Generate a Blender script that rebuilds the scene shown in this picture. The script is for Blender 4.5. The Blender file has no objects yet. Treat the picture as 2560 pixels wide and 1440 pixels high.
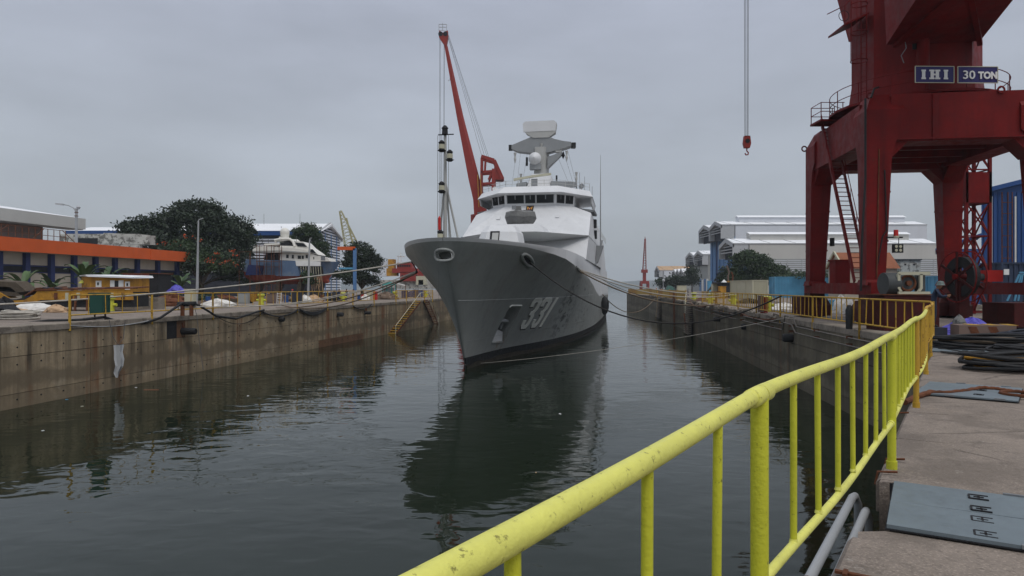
import bpy, bmesh, math, random
import numpy as np
from mathutils import Vector, Matrix
from mathutils.geometry import tessellate_polygon
random.seed(7); np.random.seed(7)
SC = bpy.context.scene
COL = SC.collection
R = math.radians
# ---------------------------------------------------------------- camera
EYE = 6.2                      # metres above the dock water (z = 0)
cam_d = bpy.data.cameras.new('camera'); cam = bpy.data.objects.new('camera', cam_d); COL.objects.link(cam)
cam.location = (0, 0, EYE); cam.rotation_euler = (R(90), 0, 0)
cam_d.lens = 24; cam_d.sensor_width = 36; cam_d.shift_y = -0.0008
cam_d.clip_start = 0.05; cam_d.clip_end = 30000
SC.camera = cam
# ---------------------------------------------------------------- world: overcast sky
w = bpy.data.worlds.new('World'); SC.world = w; w.use_nodes = True
nt = w.node_tree; nt.nodes.clear(); N = nt.nodes.new; L = nt.links.new
SUN_EL, SUN_AZ = 58, 150       # sun behind the camera to the right (azimuth from +Y, clockwise)
out = N('ShaderNodeOutputWorld'); bg = N('ShaderNodeBackground'); bg.inputs[1].default_value = 0.1
sky = N('ShaderNodeTexSky'); sky.sky_type = 'NISHITA'; sky.sun_disc = False
sky.sun_elevation = R(SUN_EL); sky.sun_rotation = R(SUN_AZ); sky.dust_density = 4; sky.air_density = 1.5
tc = N('ShaderNodeTexCoord'); sep = N('ShaderNodeSeparateXYZ'); L(tc.outputs['Generated'], sep.inputs[0])
mp = N('ShaderNodeMapping'); mp.inputs['Scale'].default_value = (1, 1, 3.2); L(tc.outputs['Generated'], mp.inputs[0])
nz = N('ShaderNodeTexNoise'); nz.inputs['Scale'].default_value = 1.9; nz.inputs['Detail'].default_value = 7; nz.inputs['Roughness'].default_value = .55
L(mp.outputs[0], nz.inputs['Vector'])
ramp = N('ShaderNodeValToRGB'); e = ramp.color_ramp.elements     # cloud deck: brighter overhead, as under any overcast
e[0].position = 0.0; e[0].color = (4.25, 4.6, 4.75, 1); e[1].position = 1.0; e[1].color = (9.5, 9.9, 10.6, 1)
m1 = e.new(.12); m1.color = (4.25, 4.65, 5.2, 1)
m2 = e.new(.40); m2.color = (4.5, 4.85, 5.85, 1)
L(sep.outputs['Z'], ramp.inputs[0])
mr = N('ShaderNodeMapRange'); mr.inputs['From Min'].default_value = .3; mr.inputs['From Max'].default_value = .7
mr.inputs['To Min'].default_value = .84; mr.inputs['To Max'].default_value = 1.15; L(nz.outputs[0], mr.inputs['Value'])
mul = N('ShaderNodeMixRGB'); mul.blend_type = 'MULTIPLY'; mul.inputs[0].default_value = 1
L(ramp.outputs[0], mul.inputs[1]); L(mr.outputs[0], mul.inputs[2])
mx = N('ShaderNodeMixRGB'); mx.inputs[0].default_value = .93; L(sky.outputs[0], mx.inputs[1]); L(mul.outputs[0], mx.inputs[2])
L(mx.outputs[0], bg.inputs[0]); L(bg.outputs[0], out.inputs[0])
sd = bpy.data.lights.new('sun', 'SUN'); sun = bpy.data.objects.new('sun', sd); COL.objects.link(sun)
sd.energy = 1.2; sd.angle = R(24); sd.color = (1, .97, .93)
_az = R(SUN_AZ); _el = R(SUN_EL)
sdir = Vector((math.sin(_az)*math.cos(_el), math.cos(_az)*math.cos(_el), math.sin(_el)))
sun.rotation_euler = sdir.to_track_quat('Z', 'Y').to_euler(); sun.location = (0, -20, 60)
vs = SC.view_settings; vs.view_transform = 'Standard'; vs.look = 'None'; vs.exposure = 0.0; vs.gamma = 1; vs.use_curve_mapping = False
SC.cycles.max_bounces = 6; SC.cycles.diffuse_bounces = 3; SC.cycles.glossy_bounces = 3; SC.cycles.volume_bounces = 0
SC.cycles.use_denoising = True
# ---------------------------------------------------------------- geometry helpers
F = 24/36*2560
def W(px, py, d): return Vector(((px-1280)/F*d, d, EYE-(py-718)/F*d))       # photograph pixel at depth d
def G(px, d, z=4.2): return Vector(((px-1280)/F*d, d, z))
QZ = 4.2                                                                       # quay level
class MB:
    def __init__(s): s.v = []; s.f = []; s.m = []; s.cm = 0
    def face(s, idx): s.f.append(idx); s.m.append(s.cm)
    def poly(s, pts):
        b = len(s.v); s.v += [tuple(p) for p in pts]; s.face(list(range(b, b+len(pts)))); return s
    def box(s, c, sz, rz=0, rx=0, ry=0):
        M3 = Matrix.Rotation(rz, 3, 'Z') @ Matrix.Rotation(ry, 3, 'Y') @ Matrix.Rotation(rx, 3, 'X'); b = len(s.v); c = Vector(c)
        for x in (-.5, .5):
            for y in (-.5, .5):
                for z in (-.5, .5): s.v.append(tuple(c + M3 @ Vector((x*sz[0], y*sz[1], z*sz[2]))))
        for q in ((0,1,3,2),(4,6,7,5),(0,4,5,1),(2,3,7,6),(0,2,6,4),(1,5,7,3)): s.face([b+i for i in q])
        return s
    def bar(s, p, q, w, h=None, up=(0,0,1)):
        p = Vector(p); q = Vector(q); h = h or w; d = (q-p).normalized(); u = Vector(up)
        if abs(d.dot(u)) > .98: u = Vector((0,1,0))
        x = d.cross(u).normalized(); y = x.cross(d)
        ring = [(-w/2,-h/2),(w/2,-h/2),(w/2,h/2),(-w/2,h/2)]; b = len(s.v)
        for o in (p, q): s.v += [tuple(o+x*a+y*c) for a, c in ring]
        for i in range(4): j = (i+1) % 4; s.face([b+i, b+j, b+4+j, b+4+i])
        s.face([b+3,b+2,b+1,b]); s.face([b+4,b+5,b+6,b+7]); return s
    def loft(s, rings, cap=True, close=True):
        b = len(s.v); n = len(rings[0])
        for r in rings: s.v += [tuple(p) for p in r]
        for i in range(len(rings)-1):
            for j in range(n if close else n-1):
                k = (j+1) % n; s.face([b+i*n+j, b+i*n+k, b+(i+1)*n+k, b+(i+1)*n+j])
        if cap: s.face([b+j for j in range(n)][::-1]); s.face([b+(len(rings)-1)*n+j for j in range(n)])
        return s
    def prism(s, pts, z0, z1): return s.loft([[(p[0],p[1],z0) for p in pts], [(p[0],p[1],z1) for p in pts]])
    def tube(s, pts, r, n=8, cap=True):
        pts = [Vector(p) for p in pts]; rr = r if isinstance(r, (list, tuple)) else [r]*len(pts); rings = []; pu = None
        for i, p in enumerate(pts):
            d = (pts[min(i+1, len(pts)-1)]-pts[max(i-1, 0)]).normalized()
            if pu is None: pu = d.orthogonal().normalized()
            pu = (pu - d*pu.dot(d)).normalized(); v = d.cross(pu)
            rings.append([p+(pu*math.cos(t)+v*math.sin(t))*rr[i] for t in [2*math.pi*k/n for k in range(n)]])
        return s.loft(rings, cap)
    def cyl(s, p, q, r, r2=None, n=12): return s.tube([p, q], [r, r if r2 is None else r2], n)
    def lathe(s, c, prof, n=16):
        c = Vector(c); return s.loft([[c+Vector((r*math.cos(2*math.pi*k/n), r*math.sin(2*math.pi*k/n), z)) for k in range(n)] for r, z in prof])
    def ball(s, c, r, n=12, m=8, sc=(1,1,1)):
        return s.lathe((0,0,0), [(max(1e-4, math.sin(math.pi*i/m))*1, -math.cos(math.pi*i/m)) for i in range(m+1)], n)._xf(c, r, sc, n*(m+1))
    def _xf(s, c, r, sc, k):
        for i in range(len(s.v)-k, len(s.v)):
            v = s.v[i]; s.v[i] = (c[0]+v[0]*r*sc[0], c[1]+v[1]*r*sc[1], c[2]+v[2]*r*sc[2])
        return s
    def torus(s, c, R1, r, ax='Z', n=20, m=6, a0=0, a1=2*math.pi):
        full = abs(a1-a0) > 6.28; k = n if full else n+1; rings = []
        for i in range(k):
            a = a0+(a1-a0)*i/n; ring = []
            for j in range(m):
                t = 2*math.pi*j/m; x = (R1+r*math.cos(t))*math.cos(a); y = (R1+r*math.cos(t))*math.sin(a); z = r*math.sin(t)
                p = {'Z': (x,y,z), 'Y': (x,z,y), 'X': (z,x,y)}[ax]; ring.append(Vector(c)+Vector(p))
            rings.append(ring)
        if full: rings.append(rings[0])
        return s.loft(rings, cap=not full)
    def build(s, name, mats, parent=None, smooth=False, label=None, kind=None):
        me = bpy.data.meshes.new(name); o3 = Vector(parent['_o']) if parent is not None else Vector((0,0,0))
        if parent is None:
            a = np.array(s.v); lo = a.min(0); hi = a.max(0); o3 = Vector(((lo[0]+hi[0])/2, (lo[1]+hi[1])/2, lo[2]))
        me.from_pydata([tuple(Vector(v)-o3) for v in s.v], [], s.f)
        mats = mats if isinstance(mats, (list, tuple)) else [mats]
        for m in mats: me.materials.append(m)
        if len(mats) > 1: me.polygons.foreach_set('material_index', s.m)
        bm = bmesh.new(); bm.from_mesh(me); bmesh.ops.recalc_face_normals(bm, faces=bm.faces); bm.to_mesh(me); bm.free()
        if smooth: me.polygons.foreach_set('use_smooth', [True]*len(me.polygons)); me.set_sharp_from_angle(angle=R(smooth if smooth > 1 else 40))
        o = bpy.data.objects.new(name, me); COL.objects.link(o)
        if parent is not None:
            o.parent = parent
            if parent.type == 'MESH': pass
            o['_o'] = tuple(o3)
        else: o.location = o3; o['_o'] = tuple(o3)
        if label: o['label'] = label
        if kind: o['kind'] = kind
        return o
def tag(o, label, cat, group=None):
    o['label'] = label; o['category'] = cat
    if group: o['group'] = group
    return o
def T(name, loc, label, cat, group=None):
    o = bpy.data.objects.new(name, None); COL.objects.link(o); o.location = loc; o['_o'] = tuple(loc); o.empty_display_size = .3
    return tag(o, label, cat, group)
def struct(mb, name, mat, **k): return mb.build(name, mat, kind='structure', **k)
def dup(root, loc, rz=0, label=None, sc=None):
    r = root.copy(); COL.objects.link(r); r.location = loc; r.rotation_euler[2] += rz
    if sc: r.scale = (sc,)*3
    if label: r['label'] = label
    for ch in root.children:
        c = ch.copy(); COL.objects.link(c); c.parent = r
        for g in ch.children: d = g.copy(); COL.objects.link(d); d.parent = c
    return r
def rep(mesh_obj, off, parent=None):                                         # a look-alike piece sharing mesh data
    c = mesh_obj.copy(); COL.objects.link(c); c.location = mesh_obj.location + Vector(off); return c
def sag(p, q, drop, n=16):
    p = Vector(p); q = Vector(q); return [p.lerp(q, i/n) - Vector((0,0,4*drop*(i/n)*(1-i/n))) for i in range(n+1)]
# ---------------------------------------------------------------- materials
def Mt(name, col, rough=.6, metal=0, var=.18, sc=1.2, bump=0, bsc=12, streak=0, scol=(.05,.035,.02), ssc=(1.6,1.6,.07), slo=.5, patch=0, pcol=(.12,.04,.015), psc=1.1, plo=.56, emit=0, spec=.28, tide=0, objvar=0, crack=0, rstreak=0):
    m = bpy.data.materials.new(name); m.use_nodes = True; t = m.node_tree; n = t.nodes; l = t.links.new; b = n['Principled BSDF']
    g = n.new('ShaderNodeNewGeometry').outputs['Position']
    def noise(scale, detail=5, vec=g, ro=.6):
        x = n.new('ShaderNodeTexNoise'); x.inputs['Scale'].default_value = scale; x.inputs['Detail'].default_value = detail; x.inputs['Roughness'].default_value = ro
        l(vec, x.inputs['Vector']); return x.outputs[0]
    def rng(v, a, c, lo=0, hi=1):
        x = n.new('ShaderNodeMapRange'); x.inputs['From Min'].default_value = a; x.inputs['From Max'].default_value = c
        x.inputs['To Min'].default_value = lo; x.inputs['To Max'].default_value = hi; l(v, x.inputs['Value']); return x.outputs[0]
    def mix(f, a, c, mode='MIX'):
        x = n.new('ShaderNodeMixRGB'); x.blend_type = mode
        for k, v in ((0, f), (1, a), (2, c)):
            if hasattr(v, 'links') or hasattr(v, 'node'): l(v, x.inputs[k])
            else: x.inputs[k].default_value = v if k == 0 else (*v, 1)
        return x.outputs[0]
    c = mix(rng(noise(sc), .3, .7), tuple(x*(1-var) for x in col), tuple(x*(1+var) for x in col))
    c = mix(rng(noise(sc*9, 3), .35, .7, 0, .5*min(1, var*3)), c, tuple(x*(1-var*1.3) for x in col))
    if patch: c = mix(rng(noise(psc, 8, ro=.7), plo, plo+.07, 0, patch), c, pcol)
    def mul(a, b_):
        x = n.new('ShaderNodeMath'); x.operation = 'MULTIPLY'; l(a, x.inputs[0]); l(b_, x.inputs[1]); return x.outputs[0]
    if objvar:
        oi = n.new('ShaderNodeObjectInfo').outputs['Random']; x = n.new('ShaderNodeMixRGB'); x.blend_type = 'MULTIPLY'; x.inputs[0].default_value = 1; l(c, x.inputs[1]); l(rng(oi, 0, 1, 1-objvar, 1+objvar*.6), x.inputs[2]); c = x.outputs[0]
    if streak:
        mp = n.new('ShaderNodeMapping'); mp.inputs['Scale'].default_value = ssc; l(g, mp.inputs[0])
        c = mix(mul(rng(noise(1, 7, mp.outputs[0], .65), slo, slo+.22, 0, streak), rng(noise(.22, 3), .35, .62, .25, 1)), c, scol)
    if rstreak:
        mp = n.new('ShaderNodeMapping'); mp.inputs['Scale'].default_value = (.55,.55,.04); mp.inputs['Location'].default_value = (7,3,0); l(g, mp.inputs[0])
        c = mix(rng(noise(1, 8, mp.outputs[0], .7), .545, .64, 0, rstreak), c, (.17,.065,.025))
    if tide:
        zz = n.new('ShaderNodeSeparateXYZ'); l(g, zz.inputs[0]); ad = n.new('ShaderNodeMath'); ad.operation = 'ADD'; l(zz.outputs['Z'], ad.inputs[0]); l(rng(noise(.5, 6), .2, .8, -.6, .6), ad.inputs[1]); zn = ad.outputs[0]
        c = mix(mul(rng(zn, 1.0, 1.25, 0, tide), rng(zn, 2.0, 1.75, 0, 1)), c, tuple(x*.42 for x in col)); c = mix(rng(zn, .55, .1, 0, tide*.7), c, tuple(x*.6 for x in col))
        c = mix(rng(zn, 3.3, 4.2, 0, tide*.5), c, tuple(x*.5 for x in col))
    if crack:
        v = n.new('ShaderNodeTexVoronoi'); v.feature = 'DISTANCE_TO_EDGE'; v.inputs['Scale'].default_value = .38; x = n.new('ShaderNodeMixRGB'); x.inputs[0].default_value = .12; l(g, x.inputs[1]); q = n.new('ShaderNodeTexNoise'); q.inputs['Scale'].default_value = 2.2; q.inputs['Detail'].default_value = 6; l(g, q.inputs['Vector']); l(q.outputs['Color'], x.inputs[2]); l(x.outputs[0], v.inputs['Vector'])
        c = mix(mul(rng(v.outputs['Distance'], .002, .010, crack, 0), rng(noise(.5, 2), .44, .5, 0, 1)), c, tuple(x*.3 for x in col))
        c = mix(rng(noise(55, 2), .53, .68, 0, .6), c, tuple(x*1.75 for x in col)); c = mix(rng(noise(28, 3), .55, .68, 0, .55), c, tuple(x*.5 for x in col)); c = mix(rng(noise(.7, 6, ro=.7), .5, .6, 0, .55), c, tuple(x*.55 for x in col)); c = mix(rng(noise(1.9, 7, ro=.75), .57, .64, 0, .5), c, tuple(x*.4 for x in col)); c = mix(rng(noise(3.3, 9, ro=.75), .62, .66, 0, .5), c, (.38,.35,.31))
    l(c, b.inputs['Base Color']); b.inputs['Specular IOR Level'].default_value = spec; b.inputs['Roughness'].default_value = rough; b.inputs['Metallic'].default_value = metal
    l(rng(noise(sc*4, 3), .3, .7, max(.03, rough-.1), min(1, rough+.12)), b.inputs['Roughness'])
    if bump:
        bp = n.new('ShaderNodeBump'); bp.inputs['Distance'].default_value = bump; bp.inputs['Strength'].default_value = 1
        l(noise(bsc, 6), bp.inputs['Height']); l(bp.outputs[0], b.inputs['Normal'])
    if emit: b.inputs['Emission Color'].default_value = (*col, 1); b.inputs['Emission Strength'].default_value = emit
    return m
M = dict(
 conc_l = Mt('concrete_warm', (.34,.265,.17), .9, var=.28, sc=.45, bump=.02, bsc=5, streak=.92, scol=(.05,.038,.026), slo=.42, patch=.55, pcol=(.46,.39,.28), psc=.35, plo=.55, tide=.75, objvar=.22, rstreak=.9),
 conc_r = Mt('concrete_grey', (.165,.145,.105), .9, var=.3, sc=.45, bump=.02, bsc=5, streak=.75, scol=(.035,.03,.022), slo=.45, tide=.6, objvar=.2, rstreak=.35),
 rust_wall = Mt('rust_stained_concrete', (.16,.085,.045), .9, var=.35, sc=.7, streak=.8, scol=(.05,.025,.015)),
 deck = Mt('quay_concrete', (.225,.186,.155), .93, crack=.8, var=.26, sc=.5, bump=.01, bsc=30, streak=.55, scol=(.10,.078,.068), ssc=(.9,2.2,1), slo=.55, patch=.4, pcol=(.115,.093,.08), psc=1.6, plo=.6),
 earth = Mt('yard_ground', (.15,.13,.105), .95, var=.3, sc=.15, bump=.02, bsc=3, patch=.5, pcol=(.06,.07,.03), psc=.2),
 coping = Mt('coping_concrete', (.25,.215,.175), .9, var=.3, sc=1, bump=.02, bsc=9, patch=.5, pcol=(.07,.055,.045), psc=1.3, plo=.52),
 y_new = Mt('fresh_lime_yellow_paint', (.56,.56,.04), .42, var=.10, sc=2.2, bump=.006, bsc=34, patch=.75, pcol=(.10,.09,.02), psc=24, plo=.605, streak=.45, scol=(.30,.30,.03), ssc=(9,9,1.2), slo=.52),
 y_pale = Mt('pale_yellow_rail_paint', (.70,.68,.15), .42, var=.12, sc=2.4, bump=.005, bsc=36, patch=.8, pcol=(.14,.12,.03), psc=26, plo=.60),
 y_old = Mt('old_ochre_yellow_paint', (.50,.30,.035), .6, var=.2, sc=3, bump=.003, bsc=30, patch=.7, pcol=(.13,.06,.02), psc=3, plo=.55),
 y_paint = Mt('yellow_paint', (.50,.50,.05), .5, var=.1, sc=3),
 ochre = Mt('ochre_steel', (.46,.23,.025), .7, var=.3, sc=.9, patch=.6, pcol=(.12,.05,.02), psc=1.2, plo=.56, streak=.7, scol=(.18,.06,.02), slo=.52),
 hull = Mt('shaded_naval_grey', (.285,.297,.284), .42, var=.07, sc=.3, streak=.45, scol=(.16,.172,.165), slo=.48, bump=.012, bsc=.9, rstreak=.10),  # ship grey darkened: shade on the downward-facing flare is put into the colour
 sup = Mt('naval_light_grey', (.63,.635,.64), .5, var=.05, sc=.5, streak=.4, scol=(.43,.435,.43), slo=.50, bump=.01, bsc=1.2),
 boot = Mt('black_boot_top', (.012,.012,.013), .5, var=.3),
 growth = Mt('marine_growth', (.045,.037,.026), .9, var=.5, sc=2.5, bump=.03, bsc=6),
 num = Mt('number_paint', (.76,.76,.71), .55, var=.05), num_sh = Mt('number_shadow', (.015,.016,.017), .6),
 black = Mt('black_rubber', (.018,.018,.019), .6, var=.3, sc=3), dark = Mt('dark_interior', (.02,.02,.022), .8),
 glass = Mt('dark_window_glass', (.012,.014,.016), .08, var=.1), white = Mt('white_paint', (.72,.72,.70), .5, var=.06),
 canvas = Mt('grey_canvas', (.16,.16,.155), .9, var=.25, sc=2, bump=.05, bsc=3),
 radar = Mt('radar_grey', (.42,.42,.40), .6, var=.04), mgrey = Mt('mast_grey', (.26,.27,.275), .55, var=.06),
 red = Mt('crane_red', (.158,.0065,.006), .55, var=.28, sc=.5, streak=.7, scol=(.045,.004,.004), slo=.47, patch=.55, pcol=(.10,.022,.014), psc=1.8, plo=.60, spec=.15, bump=.004, bsc=3),
 red_d = Mt('shaded_grimy_red', (.055,.007,.006), .6, var=.4, sc=1.5, streak=.6, scol=(.015,.008,.006), patch=.5, pcol=(.03,.015,.01), psc=2, spec=.2),  # crane red darkened for base parts: dirt and shade both in the colour
 red2 = Mt('far_crane_red', (.26,.028,.02), .6, var=.12, sc=.5, streak=.3, scol=(.2,.03,.02)),
 rust = Mt('rusty_steel', (.14,.05,.022), .85, var=.4, sc=4, bump=.01, bsc=20), steel = Mt('grey_steel', (.22,.23,.24), .5, var=.15, metal=.3),
 blue = Mt('cladding_blue', (.018,.065,.21), .5, var=.06, sc=.3), navy = Mt('navy_blue_paint', (.018,.028,.10), .6, var=.15),
 lblue = Mt('light_blue_paint', (.10,.31,.48), .5, var=.14, sc=.5, streak=.3, scol=(.08,.16,.2)), mblue = Mt('hangar_door_blue', (.085,.19,.38), .6, var=.08),
 dblue = Mt('container_dark_blue', (.03,.045,.085), .6, var=.15), slate = Mt('slate_shed', (.03,.033,.045), .7),
 wclad = Mt('white_cladding', (.62,.64,.68), .55, var=.04, sc=.2, streak=.3, scol=(.45,.45,.46), ssc=(.5,.5,.03)),
 wroof = Mt('white_metal_roof', (.78,.79,.80), .5, var=.04, sc=.2, patch=.25, pcol=(.5,.45,.40), psc=.5, plo=.66),
 beige = Mt('beige_cladding', (.50,.49,.46), .7, var=.05, sc=.2, streak=.3, scol=(.36,.34,.31), ssc=(.6,.6,.03)),
 gclad = Mt('grey_cladding', (.30,.31,.30), .7, var=.06, sc=.2), fascia = Mt('fascia_grey', (.42,.43,.44), .7, var=.06),
 orange = Mt('orange_fascia', (.60,.105,.022), .7, var=.09, sc=.5, streak=.25, scol=(.42,.06,.02), ssc=(1,1,.2)),
 plaster = Mt('aged_plaster', (.42,.37,.30), .9, var=.12, sc=.6, streak=.4, scol=(.26,.20,.15)),
 oldwhite = Mt('mouldy_white_plaster', (.45,.44,.40), .9, var=.2, sc=1, patch=.8, pcol=(.07,.065,.055), psc=.9, plo=.5),
 brown = Mt('brown_louvre', (.17,.12,.10), .9, var=.1, sc=1), terra = Mt('terracotta_roof', (.27,.10,.05), .85, var=.15, sc=2),
 ybluem = Mt('yacht_blue', (.105,.165,.27), .6, var=.2, sc=.6, patch=.5, pcol=(.17,.2,.23), psc=.6, plo=.5), ywhite = Mt('yacht_white', (.70,.68,.62), .5, var=.07),
 yred = Mt('antifouling_red', (.33,.07,.045), .8, var=.2, patch=.4, pcol=(.4,.3,.25), psc=1), tarp = Mt('violet_blue_tarp', (.10,.09,.46), .5, var=.3, sc=3, bump=.06, bsc=3),
 sack = Mt('white_sacking', (.66,.64,.60), .85, var=.15, sc=2, bump=.08, bsc=2.4), cardb = Mt('tan_cardboard', (.45,.30,.18), .9, var=.2),
 green = Mt('dark_green_cabinet', (.012,.06,.045), .5, var=.1), cream = Mt('cream_cabinet', (.48,.46,.34), .6, var=.06),
 teal = Mt('teal_awning', (.04,.20,.18), .7, var=.1), redm = Mt('red_cabinet', (.5,.025,.02), .5, var=.1), hatch = Mt('blue_grey_plate', (.17,.205,.225), .55, metal=.25, var=.08, sc=2, patch=.5, pcol=(.10,.06,.04), psc=5, plo=.68),
 rope_l = Mt('pale_mooring_rope', (.42,.39,.34), .9, var=.2, sc=4), rope_d = Mt('dark_mooring_rope', (.035,.032,.03), .9, var=.3, sc=4), rope_b = Mt('brown_rope', (.17,.125,.085), .9, var=.25, sc=4),
 wire = Mt('thin_wire', (.10,.10,.10), .6), bark = Mt('bark', (.09,.07,.05), .95, var=.3, sc=3), pipe = Mt('dull_service_pipe', (.16,.14,.12), .6, var=.25, sc=3, patch=.5), lamp = Mt('galvanised_pole', (.33,.34,.35), .5, var=.1),
 signb = Mt('navy_sign_enamel', (.025,.02,.11), .4, var=.08), skin = Mt('skin', (.23,.11,.06), .6), navycloth = Mt('navy_overalls', (.025,.035,.065), .9, var=.2, sc=5),
 helmet = Mt('grey_green_helmet', (.10,.13,.12), .35), rubble = Mt('rubble', (.17,.12,.085), .95, var=.4, sc=2), gold = Mt('gold_paint', (.55,.26,.05), .5),
 ylat = Mt('pale_yellow_lattice', (.36,.33,.17), .6, var=.1), grasss = Mt('grass_green', (.05,.09,.02), .9, var=.3), worn = Mt('worn_grey_motor', (.06,.065,.065), .6, var=.2),
)
def leafmat(name, c1, c2, rim=(0,0,0)):
    m = bpy.data.materials.new(name); m.use_nodes = True; t = m.node_tree; n = t.nodes; l = t.links.new; b = n['Principled BSDF']
    g = n.new('ShaderNodeNewGeometry'); x = n.new('ShaderNodeTexNoise'); x.inputs['Scale'].default_value = .7; x.inputs['Detail'].default_value = 4; l(g.outputs['Position'], x.inputs['Vector'])
    r = n.new('ShaderNodeValToRGB'); r.color_ramp.elements[0].position = .35; r.color_ramp.elements[0].color = (*c1, 1); r.color_ramp.elements[1].position = .68; r.color_ramp.elements[1].color = (*c2, 1)
    l(x.outputs[0], r.inputs[0]); l(r.outputs[0], b.inputs['Base Color']); b.inputs['Roughness'].default_value = .55
    return m
M['leaf'] = leafmat('dark_rain_tree_leaves', (.004,.012,.003), (.016,.036,.007)); M['leaf2'] = leafmat('mid_green_leaves', (.010,.026,.005), (.032,.065,.012))
M['flower'] = Mt('orange_red_flowers', (.45,.07,.02), .7); M['banana'] = leafmat('banana_leaf', (.018,.05,.008), (.06,.12,.02))
# ---------------------------------------------------------------- water
def water_mat():
    m = bpy.data.materials.new('dock_water'); m.use_nodes = True; t = m.node_tree; n = t.nodes; l = t.links.new; b = n['Principled BSDF']
    b.inputs['Base Color'].default_value = (.009,.0145,.0075,1); b.inputs['Roughness'].default_value = .015; b.inputs['IOR'].default_value = 1.33; b.inputs['Specular IOR Level'].default_value = .40; b.inputs['Specular Tint'].default_value = (.84,.95,.89,1)
    g = n.new('ShaderNodeNewGeometry').outputs['Position']
    def noise(scale, det, sx=1, sy=1, dist=0):
        mp = n.new('ShaderNodeMapping'); mp.inputs['Scale'].default_value = (sx*scale, sy*scale, 1); mp.inputs['Rotation'].default_value = (0,0,R(8)); l(g, mp.inputs[0])
        x = n.new('ShaderNodeTexNoise'); x.inputs['Scale'].default_value = 1; x.inputs['Detail'].default_value = det; x.inputs['Roughness'].default_value = .5; x.inputs['Distortion'].default_value = dist; l(mp.outputs[0], x.inputs['Vector']); return x.outputs[0]
    def math2(op, a, c):
        x = n.new('ShaderNodeMath'); x.operation = op
        for k, v in ((0, a), (1, c)):
            if isinstance(v, (int, float)): x.inputs[k].default_value = v
            else: l(v, x.inputs[k])
        return x.outputs[0]
    def rng(v, a, c, lo, hi):
        x = n.new('ShaderNodeMapRange'); x.inputs['From Min'].default_value = a; x.inputs['From Max'].default_value = c; x.inputs['To Min'].default_value = lo; x.inputs['To Max'].default_value = hi; l(v, x.inputs['Value']); return x.outputs[0]
    patch = rng(noise(.045, 3), .42, .66, .12, 1.0)                       # wind patches
    sp = n.new('ShaderNodeSeparateXYZ'); l(g, sp.inputs[0]); far = rng(sp.outputs['Y'], 15, 130, .5, 1.6); right = rng(sp.outputs['X'], -9, 7, .22, 1.5)
    big = math2('MULTIPLY', noise(.28, 2, 1, 1.5), .046)
    mid = math2('MULTIPLY', noise(.95, 1.6, 1, 1.5, .5), .017)
    fine = math2('MULTIPLY', math2('MULTIPLY', noise(5.5, 3, 1, 1.8), .0036), math2('MULTIPLY', patch, math2('MULTIPLY', far, right)))
    h = math2('ADD', math2('ADD', big, mid), fine)
    bp = n.new('ShaderNodeBump'); bp.inputs['Distance'].default_value = 1; bp.inputs['Strength'].default_value = 1; l(h, bp.inputs['Height']); l(bp.outputs[0], b.inputs['Normal'])
    return m
M['water'] = water_mat()
struct(MB().poly([(-9000,-60,0),(9000,-60,0),(9000,12000,0),(-9000,12000,0)]), 'water', M['water'])
# ---------------------------------------------------------------- quays
def LX(d): return -25.6+.163*(d-34.1)          # left dock wall face
def RX(d): return 12.2+.129*d                   # right dock wall face
def EX(d): return .66*d-.88                     # head wall edge where the camera stands
COR = 24.6                                      # depth of the right corner
Lpath = [(LX(-30),-30),(LX(105),105),(-12.6,127),(-3,168),(8,260),(14,330)]
Rpath = [(EX(-12),-12),(EX(COR),COR),(RX(170),170),(34.8,207)]
lq = MB(); lq.prism([(LX(-30)-.5,-30),(LX(105)-.5,105),(-13.1,127),(-3.5,168),(7.5,260),(13,330),(-40,480),(-1500,1700),(-3500,1700),(-3500,-30)], -2, QZ-.012)
struct(lq, 'quay_left', M['deck'])
rq = MB(); rq.prism([(-9,-12),(EX(0)+.45,0),(EX(2.6)+.45,2.6)]+[(EX(5.62)+.02,5.62),(EX(5.62)+.9,5.66),(EX(7.05)+.6,7.0),(EX(7.05)+.02,7.05)]+[(EX(COR)+.5,COR),(RX(170)+.5,170),(35.3,206.5),(44,212),(74,420),(95,520),(900,1500),(3500,2300),(3500,-12)], -2, QZ-.012)
struct(rq, 'quay_right', M['deck'])
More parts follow.
